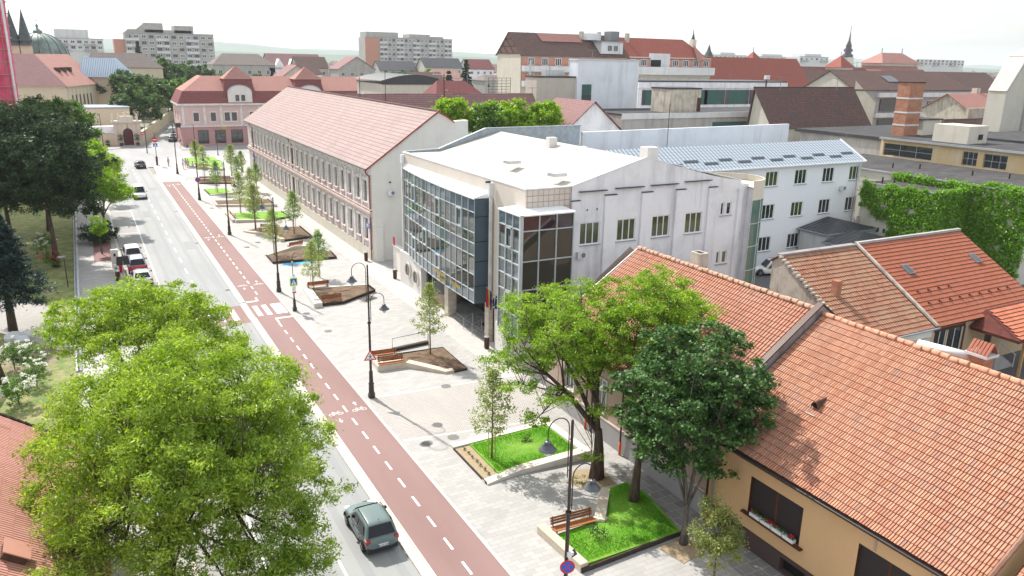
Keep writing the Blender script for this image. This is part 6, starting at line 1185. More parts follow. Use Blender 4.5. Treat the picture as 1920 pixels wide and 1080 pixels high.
# ------------------------------------------------------------ vehicles (heading +x locally)
plain('car_sage',(.135,.185,.185),.28,(.125,.175,.175),1,spec=.5); plain('car_white',(.75,.76,.78),.3,spec=.6); plain('car_red',(.42,.015,.03),.3,(.38,.012,.025),1,spec=.6); plain('car_black',(.03,.035,.04),.25,spec=.6); plain('trim',(.03,.03,.032),.6); plain('tail_red',(.35,.01,.02),.25,spec=.6); plain('headlamp',(.7,.72,.75),.15,spec=.7)
def car(name,label,x,y,hd,paint,L=3.75,W=1.66,H=1.5,kind='hatch',plate='AB 10 ABC',z=-.1,cat='car',rails=False,group='cars and vans on the street',roofmat=None):
    t=thing(name,label,cat,(x,y,z),group,R(hd)); hw=W/2; hl=L/2
    van=kind=='van'
    # body side profile: (x, z_low, z_shoulder, half width)
    bz=.92 if not van else 1.05
    st=[(-hl,.42,.72,hw*.84),(-hl+.06,.3,bz-.04,hw*.93),(-hl+.3,.22,bz,hw*.98),(-hl*.45,.2,bz-.01,hw),(0,.2,bz-.02,hw),(hl*.38,.2,bz-.03,hw),(hl*.62,.22,bz-.1 if not van else bz-.02,hw*.98),(hl-.22,.26,bz-.2,hw*.92),(hl-.05,.32,.62,hw*.82),(hl,.4,.55,hw*.72)]
    m=MB(); rows=[]
    for X_,zl,zs,w_ in st:
        h=zs-zl; half=[(0,zl),(w_*.86,zl),(w_*.97,zl+h*.18),(w_,zl+h*.5),(w_*.975,zl+h*.82),(w_*.88,zl+h*.97),(w_*.5,zs+.02),(0,zs+.035)]
        ring=[(X_,yy,zz) for yy,zz in half]+[(X_,-yy,zz) for yy,zz in half[-2:0:-1]]; rows.append(ring)
    n=len(rows[0])
    for a,b in zip(rows,rows[1:]):
        for i in range(n): j=(i+1)%n; m.poly([a[i],b[i],b[j],a[j]])
    m.poly(rows[0]); m.poly(rows[-1][::-1]); o=m.build('body',paint,smooth=True); o.parent=t
    sm=o.modifiers.new('sub','SUBSURF'); sm.levels=1; sm.render_levels=2; o.data.polygons.foreach_set('use_smooth',[True]*len(o.data.polygons)); body=o
    # lower cladding
    for bb in ((-hl+.02,-hw*.9,.2,-hl+.25,hw*.9,.5),(hl-.3,-hw*.85,.2,hl-.03,hw*.85,.42)):
        o=MB().box(*bb).build('bumper','trim',bevel=.05,weld=True); o.parent=t
    # greenhouse
    bw,tw=hw*.93,hw*.74
    if kind=='hatch': xr0,xf0,xr1,xf1=-hl+.12,hl*.42,-hl+.42,hl*.10
    elif kind=='suv': xr0,xf0,xr1,xf1=-hl+.12,hl*.42,-hl+.38,hl*.14
    elif kind=='van': xr0,xf0,xr1,xf1=-hl+.05,hl*.66,-hl+.14,hl*.36
    else: xr0,xf0,xr1,xf1=-hl+.42,hl*.4,-hl+1.0,hl*.06
    zb=bz-.06; zt=H-.05
    A=[(xr0,-bw,zb),(xf0,-bw,zb),(xf0,bw,zb),(xr0,bw,zb)];B=[(xr1,-tw,zt),(xf1,-tw,zt),(xf1,tw,zt),(xr1,tw,zt)]
    xm=(xr1+xf1)/2
    secs=[(xr0,zb-.06,zb+.02,bw),(xr0+.03,zb-.06,zb+.1,bw*.985),(xr1-.02,zb-.06,zt-.07,bw),(xr1+.14,zb-.06,zt+.02,bw),(xm,zb-.06,zt+.05,bw),(xf1-.08,zb-.06,zt+.025,bw),(xf1+.08,zb-.06,zt-.04,bw),(xf0-.05,zb-.06,zb+.09,bw*.97),(xf0+.02,zb-.06,zb+.02,bw*.95)]
    m=MB(); rows=[]
    for X_,z0_,z1_,w_ in secs:
        fr=max(0,min(1,(z1_-zb)/(zt-zb))); wt=w_+(tw-w_)*fr; rows.append([(X_,w_,z0_),(X_,w_+(wt-w_)*.5,(z0_+z1_)/2+.02),(X_,wt+.01,z1_-.07*fr),(X_,wt*.86,z1_),(X_,0,z1_+.015),(X_,-wt*.86,z1_),(X_,-wt-.01,z1_-.07*fr),(X_,-w_-(wt-w_)*.5,(z0_+z1_)/2+.02),(X_,-w_,z0_)])
    for a_,b_ in zip(rows,rows[1:]):
        for i in range(8): m.poly([a_[i],b_[i],b_[i+1],a_[i+1]])
    m.poly(rows[0]); m.poly(rows[-1][::-1]); o=m.build('roof_panel' if not roofmat else 'cabin_shell',roofmat or paint,smooth=True); o.parent=t; sb=o.modifiers.new('sub','SUBSURF'); sb.levels=1; sb.render_levels=2; g=o
    def glass_poly(nm,pts,off):
        m=MB(); o_=Vector(off); m.poly([Vector(p)+o_ for p in pts]); q=m.build(nm,'car_glass'); q.parent=t
    lerp=lambda a_,b_,f: tuple(a_[i]+(b_[i]-a_[i])*f for i in range(3))
    for sy in (-1,1):
        A0=(xr0+.16,sy*bw,zb+.02);A1=(xf0-.16,sy*bw,zb+.02);B0=(xr1+.16,sy*(tw+.035),zt-.075);B1=(xf1-.08,sy*(tw+.035),zt-.075)
        if van: A0=lerp(A0,A1,.62);B0=lerp(B0,B1,.6)
        for f0,f1 in (((.08,.49),(.54,.97)) if not van else ((.05,.97),)):
            pts=[lerp(A0,A1,f0),lerp(A0,A1,f1),lerp(B0,B1,f1),lerp(B0,B1,f0)]; glass_poly('side_window',pts[::-sy],(0,sy*.035,.0))
    glass_poly('windscreen',[(xf0-.02,-bw*.86,zb+.05),(xf0-.02,bw*.86,zb+.05),(xf1+.06,tw*.88,zt-.05),(xf1+.06,-tw*.88,zt-.05)],(.045,0,.035))
    glass_poly('rear_window',[(xr0+.04,bw*.84,zb+.07),(xr0+.04,-bw*.84,zb+.07),(xr1-.0,-tw*.86,zt-.07),(xr1-.0,tw*.86,zt-.07)],(-.045,0,.02))
    if rails:
        for sy in (-1,1):
            m=MB(); m.tube([(xr1+.05,sy*tw*.92,zt+.03),(xr1+.15,sy*tw*.92,zt+.1),(xf1-.15,sy*tw*.92,zt+.1),(xf1-.05,sy*tw*.92,zt+.03)],.02,6); o=m.build('roof_rail','trim'); o.parent=t
        m=MB(); m.tube([(xr1+.2,0,zt+.04),(xr1+.05,0,zt+.2)],.012,5); o=m.build('aerial','black'); o.parent=t
    rw=.31 if kind!='suv' else .36
    for wx in (-hl+.68,hl-.7):
        for sy in (-1,1):
            m=MB(Matrix.Translation((wx,sy*(hw-.10),rw))@Matrix.Rotation(PI/2,4,'X')); m.lathe([(0,-.1),(rw*.93,-.1),(rw,-.06),(rw,.06),(rw*.93,.1),(rw*.62,.105)],(0,0,0),20); m2=m.build('wheel','rubber'); m2.parent=t
            m=MB(Matrix.Translation((wx,sy*(hw-.10),rw))@Matrix.Rotation(PI/2,4,'X')); s_=-1 if sy>0 else 1
            m.lathe([(rw*.62,.108*s_),(rw*.5,.08*s_),(0,.09*s_)],(0,0,0),20)
            for k in range(5): a=2*PI*k/5; m.bar((0,0,.1*s_),(rw*.6*math.cos(a),rw*.6*math.sin(a),.1*s_),.07,.03)
            q=m.build('rim','alloy'); q.parent=m2
            m=MB(Matrix.Translation((wx,sy*(hw-.035),rw+.03))@Matrix.Rotation(PI/2,4,'X')); m.lathe([(rw+.09,-.045*sy),(rw+.09,.045*sy),(rw+.0,.045*sy)],(0,0,0),20,0,PI,0); q=m.build('wheel_arch','trim'); q.parent=t
    for sy in (-1,1):
        m=MB(); m.box(-hl+.03,sy*hw*.66,bz-.26,-hl+.32,sy*hw*.955,bz-.06); o=m.build('tail_light','tail_red',bevel=.03,weld=True); o.parent=t
        m=MB(); m.box(hl-.36,sy*hw*.55,.58,hl-.06,sy*hw*.9,.7); o=m.build('headlight','headlamp',bevel=.03,weld=True); o.parent=t
        m=MB(); m.box(xf0-.42,sy*(hw+.02),zb+.03,xf0-.27,sy*(hw+.17),zb+.17); o=m.build('wing_mirror','trim',bevel=.03,weld=True); o.parent=t
        for k in (-.45,.0): o=MB().box(hl*k-.1,sy*hw*.985,.74,hl*k+.06,sy*(hw+.02),.77).build('door_handle','trim'); o.parent=t
    m=MB(); m.box(-hl-.025,-.26,.5,-hl+.02,.26,.62); o=m.build('number_plate','white_enamel'); o.parent=t
    q=MB(); q.box(-hl-.028,.2,.5,-hl-.02,.26,.62); q=q.build('plate_band','blue_enamel'); q.parent=o
    tx=text(plate,.1,'black',None,(-hl-.028,-.02,.56),(PI/2,0,-PI/2),'plate_lettering'); tx.parent=o; tx.location=(-hl-.028,-.02,.56)
    m=MB(); m.box(hl-.04,-.26,.38,hl+.02,.26,.49); o=m.build('number_plate','white_enamel'); o.parent=t
    return t
car('hatchback','sage green hatchback driving away beside the kerb at the bottom',9.98,31.85,90,'car_sage',rails=True,plate='BH 23 CAB')
car('van','white van driving towards the camera past the bright trees',6.9,135.5,-90,'car_white',L=4.6,W=1.9,H=1.95,kind='van',cat='van')
car('parked_car','black car turning away far down the road at the junction',9.5,172,92,'car_black',L=4.4,W=1.78,H=1.45,kind='saloon')
car('parked_car','white SUV parked first in the row, farthest from the camera',3.35,94.2,92,'car_white',L=4.5,W=1.85,H=1.65,kind='suv')
car('parked_car','dark red SUV with grey roof parked in the middle of the row',3.5,88.9,90,'car_red',L=4.4,W=1.8,H=1.62,kind='suv',rails=True,roofmat='lamp_top')
car('parked_car','white saloon parked nearest in the row behind the red one',3.55,83.3,91,'car_white',L=4.5,W=1.82,H=1.42,kind='saloon')
car('parked_car','white SUV parked in the yard below the glass stair tower',64.5,58.6,155,'car_white',L=4.35,W=1.8,H=1.66,kind='suv',z=0,rails=True)
for i,(x,y,c,lb) in enumerate(((20.6,222,'car_black','dark car parked in the lane beside the pink building, nearest'),(21.8,229,'car_white','silver car parked second in the lane by the pink building'),(22.8,236,'car_black','dark car parked third in the lane by the pink building'))): car('parked_car',lb,x,y,80,c,L=4.3,W=1.76,H=1.45,kind='saloon',group='cars parked in the far lane')
# ------------------------------------------------------------ people
def person(label,x,y,rot,shirt,trousers,sit=False,z=0):
    t=thing('person',label,'person',(x,y,z),'people at the far corner',rot)
    hip=.92 if not sit else .5
    if sit: V=[(0,0,hip),(0,-.03,hip+.28),(0,-.02,hip+.5),(0,.02,hip+.6),(0,.04,hip+.75),(.17,-.02,hip+.47),(.22,.1,hip+.22),(.16,.32,hip+.12),(-.17,-.02,hip+.47),(-.22,.1,hip+.22),(-.16,.32,hip+.12),(.1,0,hip-.02),(.13,.42,hip+.03),(.13,.45,.06),(-.1,0,hip-.02),(-.13,.42,hip+.03),(-.13,.45,.06),(.13,.6,.04),(-.13,.6,.04)]
    else: V=[(0,0,hip),(0,.01,hip+.28),(0,0,hip+.5),(0,.02,hip+.6),(0,.03,hip+.76),(.18,0,hip+.48),(.24,.02,hip+.2),(.22,.14,hip-.04),(-.18,0,hip+.48),(-.24,-.05,hip+.2),(-.23,-.02,hip-.06),(.09,0,hip-.03),(.11,.12,.5),(.11,-.02,.07),(-.09,0,hip-.03),(-.11,-.04,.5),(-.11,-.22,.1),(.11,.14,.04),(-.11,-.08,.04)]
    E=[(0,1),(1,2),(2,3),(3,4),(2,5),(5,6),(6,7),(2,8),(8,9),(9,10),(0,11),(11,12),(12,13),(0,14),(14,15),(15,16),(13,17),(16,18)]
    r=[.14,.13,.15,.055,.105,.06,.05,.035,.06,.05,.035,.09,.065,.04,.09,.065,.04,.035,.035]
    def skin(nm,idx,grow,mat):
        mp={i:k for k,i in enumerate(idx)}; me=bpy.data.meshes.new(nm); me.from_pydata([V[i] for i in idx],[(mp[a],mp[b]) for a,b in E if a in mp and b in mp],[]); o=bpy.data.objects.new(nm,me); COL.objects.link(o); o.parent=t; me.materials.append(mt(mat))
        o.modifiers.new('skin','SKIN'); s=o.modifiers.new('sub','SUBSURF'); s.levels=1; s.render_levels=1
        for i,k in mp.items(): me.skin_vertices[0].data[k].radius=(r[i]+grow,r[i]+grow)
        me.skin_vertices[0].data[0].use_root=True
        return o
    skin('body',range(19),0,'skin'); skin('shirt',[0,1,2,5,6,8,9],.025,shirt); skin('trousers',[0,11,12,13,14,15,16],.025,trousers)
    h=MB(Matrix.Translation(V[4])); h.lathe([(.118,0),(.125,.05),(.09,.12),(0,.145)],(0,-.015,0),10); o=h.build('hair','hair'); o.parent=t
    return t
person('person in pale blue shirt and light trousers walking beyond the sign post',14.7,171.5,R(200),'cloth_blue','cloth_tan')
person('person in white shirt standing behind the farthest double lamp',16.9,166.5,R(30),'cloth_white','cloth_white')
person('person in grey top standing at the corner of the farthest lawn',17.7,168.9,R(120),'cloth_blue','cloth_tan')
person('person in pink top standing next to the seated one',17.9,167.5,R(150),'cloth_pink','cloth_pink')
person('person in white shirt seated on the stone end of the farthest lawn',18.7,166.9,R(160),'cloth_white','cloth_blue',sit=True)
# ------------------------------------------------------------ background
def house(name,label,x0,y0,x1,y1,ze,zr=None,axis='x',wm='cream_concrete',rm='tiles_mauve',hip=(0,0),ov=.4,rows=(),cols=(),ww=1.1,wh=1.4,frame='white_pvc',glass='far_glass',nv=2,side=(),ridge=.5,cat='house',group=None,T=None,chim=(),nowin=(),z0=0,dep=.05):
    """rows = sill heights, cols = x of window centres on the front (-y); side = y of windows on the -x side"""
    t=thing(name,label,cat,tuple((T@Vector(((x0+x1)/2,(y0+y1)/2,0))) if T else ((x0+x1)/2,(y0+y1)/2,0)),group)
    m=MB(T); ops=[(c-ww/2-x0,z,c+ww/2-x0,z+wh) for c in cols for z in rows]; wall(m,(x0,y0),(x1,y0),z0,ze,ops,0,dep=.15)
    so=[(y1-c-ww/2,z,y1-c+ww/2,z+wh) for c in side for z in rows]; wall(m,(x0,y1),(x0,y0),z0,ze,so,0,dep=.15)
    m.poly([(x1,y0,z0),(x1,y1,z0),(x1,y1,ze),(x1,y0,ze)]); m.poly([(x1,y1,z0),(x0,y1,z0),(x0,y1,ze),(x1,y1,ze)])
    if zr:
        if axis=='x': 
            yr=y0+(y1-y0)*ridge
            if not hip[0]: m.poly([(x0,y1,ze),(x0,y0,ze),(x0,yr,zr-.1)])
            if not hip[1]: m.poly([(x1,y0,ze),(x1,y1,ze),(x1,yr,zr-.1)])
        else:
            xr=x0+(x1-x0)*ridge
            if not hip[0]: m.poly([(x0,y0,ze),(x1,y0,ze),(xr,y0,zr-.1)])
            if not hip[1]: m.poly([(x1,y1,ze),(x0,y1,ze),(xr,y1,zr-.1)])
    m.build('wall',wm,t)
    a=math.degrees(math.atan2(T[1][0],T[0][0])) if T else 0
    n=0
    for c in cols:
        for z in rows:
            if (round(c,1),z) in nowin: continue
            win(t,c,y0+.1,z,a,ww,wh,frame=frame,glass=glass,nv=nv,t=.09,dep=dep,T=T); n+=1
    for c in side:
        for z in rows: win(t,x0+.1,c,z,-90+a,ww,wh,frame=frame,glass=glass,nv=nv,t=.09,dep=dep,T=T)
    m=MB(T)
    if zr:
        gable('',m,x0,y0,x1,y1,ze,zr,axis,ov,0,hip,.15,ridge); r=m.build('roof',rm,t)
        for cx,cy,cz,s_ in chim: MB(T).box(cx-s_/2,cy-s_/2,ze,cx+s_/2,cy+s_/2,cz).build('chimney','old_plaster',r)
    else:
        m.box(x0-.1,y0-.1,ze,x1+.1,y1+.1,ze+.25); m.build('roof',rm,t)
    return t
def lin(a,b,n): return [round(a+(b-a)*i/(n-1),2) for i in range(n)]
# pink mansard building at the junction
pb=thing('corner_building','pink two-storey corner building with red mansard roof and domed dormer','building',(45,215,0))
X0,X1,Yf,Yb=21.7,72,209,224
shops=[(23.2,.2,29.5-1.4,3.9)]
m=MB(); ops=[]
sh=[24.9,28.9,32.9,36.9,41,45,49,53,57,61,65]
gs=[(26.6,2.5),(30.6,2.6),(34.6,2.9),(39,2.8),(43.5,2.8),(48,2.8),(53,2.8),(58,2.8),(63,2.8)]
ops=[(c-w_/2-X0,.4,c+w_/2-X0,3.7) for c,w_ in gs]; wall(m,(X0,Yf),(X1,Yf),0,4.5,ops,0,dep=.3); wall(m,(X0,Yb),(X0,Yf),0,4.5,[(2,.4,5,3.6)],0,dep=.3); m.build('ground_floor_wall','pink_dark',pb)
for c,w_ in gs: win(pb,c,Yf+.2,.4,0,w_,3.3,frame='dark_bronze',glass='glass',nv=2,hb=(.72,),t=.1,name='shop_window')
m=MB(); up=[25.3,29.3,32.6,34.3,38.7,42,45.4,48.7,52,54,58,61.4,65]; ops=[(c-.6-X0,5.9,c+.6-X0,7.9) for c in up]; wall(m,(X0,Yf+.02),(X1,Yf+.02),4.5,10.1,ops,0,dep=.25); wall(m,(X0+.02,Yb),(X0+.02,Yf),4.5,10.1,[(3,5.9,4.3,8.2),(9,5.9,10.3,8.2)],0,dep=.25); m.poly([(X1,Yf,0),(X1,Yb,0),(X1,Yb,10),(X1,Yf,10)]); m.poly([(X1,Yb,0),(X0,Yb,0),(X0,Yb,10),(X1,Yb,10)]); m.build('upper_wall','pink_render',pb)
for c in up:
    win(pb,c,Yf+.15,5.9,0,1.2,2.0,frame='dark_bronze',glass='far_glass',nv=2,hb=(.7,)); 
m=MB()
for c in up: m.box(c-.85,Yf-.06,5.55,c+.85,Yf+.02,5.85).box(c-.82,Yf-.08,5.85,c-.62,Yf+.02,8.05).box(c+.62,Yf-.08,5.85,c+.82,Yf+.02,8.05).box(c-.9,Yf-.12,8.05,c+.9,Yf+.02,8.3)
for x in (22.3,27.3,31.2,36,40.4,47,50.4,56,60,70): m.box(x-.28,Yf-.1,4.9,x+.28,Yf+.01,9.6)
m.box(X0-.2,Yf-.25,4.5,X1,Yf+.01,4.85).box(X0-.5,Yf-.5,9.7,X1,Yf+.01,10.15).box(X0-.5,Yf,9.7,X0,Yb,10.15); m.build('mouldings','stucco_trim',pb)
m=MB(); slope(m,(X0-.5,Yf-.5,10.1),(X1,Yf-.5,10.1),(X1,Yf+1.1,13.1),(X0+1.1,Yf+1.1,13.1)); slope(m,(X0-.5,Yb,10.1),(X0-.5,Yf-.5,10.1),(X0+1.1,Yf+1.1,13.1),(X0+1.1,Yb,13.1)); r=m.build('mansard_roof','tiles_darkred',pb)
m=MB(); slope(m,(X0+1.1,Yf+1.1,13.1),(X1,Yf+1.1,13.1),(X1,Yf+7.5,16.6),(X0+6.5,Yf+7.5,16.6)); slope(m,(X0+1.1,Yb,13.1),(X0+1.1,Yf+1.1,13.1),(X0+6.5,Yf+7.5,16.6),(X0+6.5,Yb,16.6)); m.build('upper_roof','tiles_salmon',pb)
for cx in (36.0,53.6):
    d=MB(); x0,x1=cx-4.0,cx+4.0; y0=Yf-.35
    slope(d,(x0,y0+.4,10.1),(x1,y0+.4,10.1),(x1-.7,y0+1.3,16.1),(x0+.7,y0+1.3,16.1)); slope(d,(x0,y0+8,10.1),(x0,y0+.4,10.1),(x0+.7,y0+1.3,16.1),(x0+.7,y0+7,16.1)); slope(d,(x1,y0+.4,10.1),(x1,y0+8,10.1),(x1-.7,y0+7,16.1),(x1-.7,y0+1.3,16.1)); tw_=d.build('pavilion_roof','tiles_darkred',pb)
    d=MB(); ap=(cx,y0+4.2,19.2); b=[(x0+.4,y0+1.0,16.0),(x1-.4,y0+1.0,16.0),(x1-.4,y0+7.4,16.0),(x0+.4,y0+7.4,16.0)]
    for i in range(4): slope(d,b[i],b[(i+1)%4],ap,ap)
    d.build('pyramid_roof','tiles_salmon',tw_)
    d=MB(); d.box(cx-2.9,y0,10.1,cx+2.9,y0+.6,12.6); pts=[(cx+2.9*math.cos(PI*k/12),12.6+1.9*math.sin(PI*k/12)) for k in range(13)]
    d.poly([(x,y0,z) for x,z in pts]); 
    for a,b in zip(pts,pts[1:]): d.poly([(*a[:1],y0,a[1]),(a[0],y0+1.6,a[1]),(b[0],y0+1.6,b[1]),(b[0],y0,b[1])])
    dm=d.build('arched_dormer','stucco_pale',tw_); d=MB()
    for a,b in zip(pts,pts[1:]): d.bar((a[0]*1.02-cx*.02,y0+.5,a[1]+.1),(b[0]*1.02-cx*.02,y0+.5,b[1]+.1),1.2,.14)
    d.build('dormer_hood','zinc',dm)
    for q in (-.7,.7): win(pb,cx+q,y0-.03,10.7,0,.9,1.5,frame='dark_bronze',glass='far_glass',nv=2)
MB().box(X0-1.1,Yf+1,4.4,X0,Yf+4,4.55).box(X0-1.1,Yf+1,4.55,X0-1.05,Yf+4,5.5).box(X0-1.1,Yf+1,4.55,X0,Yf+1.05,5.5).build('balcony','iron',pb)
MB().box(30.9,Yf-.14,3.95,32.3,Yf-.05,4.45).build('shop_crest','gold',pb)
house('row_house','long low house with mauve tile roof behind the ornate building',36,118,76.8,126,11.9,16.4,'x','white_render','tiles_mauve',cols=lin(40,74,7),rows=(8,),cat='house')
house('courtyard_wing','short salmon-roofed wing with hipped end beside the white tower',65,104,77.5,118,10.8,16.0,'y','white_render','tiles_mauve',hip=(0,3))
house('arched_hall','cream hall with blank end wall and curved dark roof',63.5,180,76.8,200,15.9,None,'x','cream_concrete','slate_dark',cols=(64.5,),rows=(12,),ww=1,cat='hall')
t=thing('curved_roof','curved dark roof edge on the cream hall','roof',(70,190,16)); m=MB(); pts=[(62.9+14.6*k/10,16.2+1.9*math.sin(PI*(.08+k/10*.75))) for k in range(11)]
for a,b in zip(pts,pts[1:]): m.poly([(a[0],179.7,a[1]),(b[0],179.7,b[1]),(b[0],200.5,b[1]),(a[0],200.5,a[1])]); m.poly([(a[0],179.8,15.8),(b[0],179.8,15.8),(b[0],179.8,b[1]),(a[0],179.8,a[1])])
m.build('curved_sheet','slate_dark',t)
house('hip_house','low house with rounded red hipped roof behind the long mauve roof',62.5,146,76,158,13,17.6,'x','cream_concrete','tiles_darkred',hip=(3,5))
t=thing('lattice_frame','dark open lattice screen standing on a rooftop','screen',(68,130,15)); m=MB()
for k in range(6): m.box(65.8+k*.9,130,15.0,65.86+k*.9,130.06,18.8)
for k in range(8): m.box(65.8,130.07,15.2+k*.5,70.4,130.13,15.26+k*.5)
m.build('bars','iron',t); MB().box(64.5,129,8,71.5,134,15).build('base_block','concrete',t)
for x,y,h,lb in ((53.1,121,19.5,'tall rusty antenna pole with cross arms on the mauve roof'),(43,121,20.0,'thin antenna mast with dishes left on the mauve roof'),(38.5,120,19,'short thin mast above the pink roof')):
    t=thing('antenna_mast',lb,'antenna',(x,y,15),'antennas on the mauve roof'); MB().tube([(x,y,14),(x,y,h)],.09 if x>50 else .05,6).build('pole','brown_metal',t); m=MB()
    if x>50: m.box(x-2,y-.04,h-.1,x+2,y+.04,h); m.box(x-1.9,y-.04,h-.1,x-1.86,y+.04,h+.7).box(x+1.86,y-.04,h-.1,x+1.9,y+.04,h+.7).box(x-.3,y-.04,h-.1,x-.26,y+.04,h+.9)
    m.lathe([(0,0),(.3,.1)],(x+.3,y-.2,h-2.6),8); m.build('aerials','steel',t)
# trees in the court behind
BC='bright trees in the court behind the ornate building'
for i,(x,y,h,r_,mm) in enumerate(((48.5,108,13.8,2.9,'leaf_bright'),(52.5,104,13.0,2.0,'leaf_mid'),(54.5,108,13.2,3.0,'leaf_bright'),(59,108,13.0,3.1,'leaf_bright'),(63.5,106,13.0,2.9,'leaf_bright'))):
    tree('broadleaf_tree','%s between the cream gable and the white tower, %s'%('bright green tree' if mm=='leaf_bright' else 'darker green tree',('leftmost','second','third','fourth','nearest the tower')[i]),(x,y,0),[(x,y,0),(x,y,6)],.25,rand_blobs((x,y,h),r_,2.8,11,1.3,100+i,-.9),mm,k=7,per=52,ll=.42,lw=.24,seed=100+i,cr=(.45,.75),group=BC)
# white tower block and cream block
house('tower_block','tall blank white-washed block with two green louvred openings',78.4,120,91.8,122.8,22.1,None,'x','tower_white','pale_concrete',cat='building')
tw=[o for o in COL.objects if o.name.startswith('tower_block')][0]
for z in (10.4,15.1): MB().box(79.4,119.93,z,81.4,119.99,z+2.9).build('louvre','green_blind',tw); MB().box(79.4,119.9,z,81.4,119.94,z+1.1).build('pane','far_glass',tw)
house('cream_block','lower blank cream block with rooftop pipes left of the white tower',70.4,120.6,78.4,124.5,19.1,None,'x','cream_concrete','flat_roof',cat='building')
t=thing('rooftop_flue','silver flue pipes on the cream block roof','flue',(74.5,124,19)); MB().tube([(71,124,19),(71,124,22)],.18,8).tube([(74.5,123,19),(74.5,123,21)],.2,8).box(73.6,123,19.3,77.5,124.5,20.4).build('pipes','steel',t)
gw=house('green_window_block','long white block with wide green-blinded windows under a dark roof line',99.6,130,141,142,18.2,None,'x','white_render','slate_dark',cat='building')
for i,(a,b) in enumerate(((101.5,105),(113,117),(118,122),(124,129),(131,135.5),(136.5,140.5))):
    MB().box(a,129.9,13.6,b,129.97,16.6).build('green_blind','green_blind',gw); boxes('pane','far_glass',gw,[(b,129.88,13.6,b+.9,129.96,16.6),(a-.9,129.88,13.6,a,129.96,16.6)])
MB().box(99.5,129.7,17.0,141.2,129.98,18.1).build('fascia','white_render',gw)
gl_=house('low_grey_block','low grey stained block with a ribbon of green windows',77.5,105,131.3,118,13.6,None,'x','concrete','flat_roof_dark',cat='building')
for a,b in ((97,106),(108,118),(119.5,128)): MB().box(a,104.9,10.9,b,104.98,12.2).build('ribbon_window','green_blind',gl_)
MB().box(77.4,104.8,13.0,131.5,104.99,13.9).build('fascia','pale_concrete',gl_)
rh=house('roof_hut','square concrete stair hut on the low grey roof with a rusty door',88,106,94.8,111,17.7,None,'x','old_plaster','flat_roof_dark',cat='hut',z0=13.7)
MB().box(94,105.93,14,94.8,105.98,16.3).build('door','corten',rh)
t=thing('mast','black mast with white floodlight on the low grey roof','mast',(112,108,14)); MB().tube([(112,108,13.9),(112,108,20)],.14,8).build('pole','iron',t); MB().box(111.5,107.7,19.4,112.5,108.2,20.1).build('floodlight','white_metal',t)
t=thing('lightning_rod','thin rod standing in front of the long white parapet','rod',(62,74,14)); MB().tube([(62,74.6,9),(62,74.6,17.3)],.04,5).build('rod','iron',t)
# large apartment row behind
ap=thing('apartment_row','long four-storey apartment row with brick bands, half old brown roof and half red','building',(120,171,0))
m=MB(); m.box(92,165,0,150,177,23.3); m.build('wall','cream_concrete',ap); m=MB(); m.box(92.1,164.8,20.7,149.8,164.99,22.6).box(92.1,164.8,17,118,164.99,19).build('brick_band','brick_salmon',ap)
m=MB()
for z in (19.4,16.0): m.box(92,163.6,z,118,164.9,z+1.3)
m.box(122.5,163.2,19.0,150,164.9,20.9); m.build('balcony_parapet','pale_concrete',ap)
for i,x in enumerate(lin(94.5,117,7)):
    for z in (20.8,17.2,13.8): win(ap,x,164.75,z,0,1.7,1.7,glass='far_glass',nv=3,t=.1)
for x in lin(124,148,8):
    for z in (21.1,16.4): win(ap,x,164.75 if z>20 else 164.9,z,0,1.9,1.6,glass='far_glass',nv=3,t=.1)
m=MB(); gable('',m,92,165,122.5,177,23.3,28.3,'x',.4); m.poly([(91.7,177,23.3),(91.7,165,23.3),(91.7,171,28.1)]); r1=m.build('roof','tiles_brown',ap); m=MB(); gable('',m,122.9,165,149.5,177,23.0,28.0,'x',.2,hip=(0,5)); r2=m.build('roof','tiles_red',ap)
MB().poly([(91.9,165,23.3),(91.9,171,28.2),(91.9,177,23.3),(91.9,177,0),(91.9,165,0)]).build('gable_wall','stone_pale',ap)
m=MB(); slope(m,(99.5,168.4,26.35),(111,168.4,26.35),(111,170.6,28.25),(99,170.6,28.25)); m.build('patched_tiles','tiles_salmon',r1)
d=MB().box(114.5,165.2,23.8,121,169,26.6).build('dormer','pale_concrete',r1); MB().box(114,164.9,26.6,121.5,170,26.85).build('dormer_roof','grey_metal',d)
for q in (117,118.8): win(ap,q,165.1,24.4,0,1.3,1.4,glass='far_glass',nv=2)
MB().box(112.3,168.5,27,116.5,171,28.6).build('roof_light','white_metal',r1)
for x in (111.6,116.8,125.6,): MB().box(x-.45,169.5,25,x+.45,170.4,29).build('chimney','old_plaster',r1)
MB().box(118.5,167,27,121,170,29.2).build('dormer','grey_metal',r1)
d=MB().box(129.5,164.7,20.8,135.8,165.4,24.2).build('loggia','pale_concrete',r2); MB().box(129.6,164.6,20.9,132.8,164.72,22.6).build('opening','black',d)
m=MB(); slope(m,(144,163.5,22.5),(148.5,165,23),(147.5,170,27.0),(146,168,26.8)); m.build('side_gable_roof','tiles_salmon',r2)
t=thing('church_spire','small dark spire just right of the red apartment roof','steeple',(226,250,0)); MB().box(224.2,248,10,227.2,252,24.5).build('tower','stone_pale',t); MB().lathe([(2.1,24.5),(.8,27),(0,29.6)],(225.7,250,0),8).build('spire','spire_slate',t)
t=thing('church_spire','thin spire with cross above the red roof edge','steeple',(214,250,0)); MB().box(216,249,10,218,251,31).build('tower','stone_pale',t); MB().lathe([(.8,31),(.25,33),(0,36)],(217,250,0),8).build('spire','spire_slate',t)
house('red_house','red-roofed house between the apartment row and the brown roof',161,180,207,196,15.2,24.0,'x','white_render','tiles_red',hip=(2,0),cols=lin(165,204,6),rows=(11,))
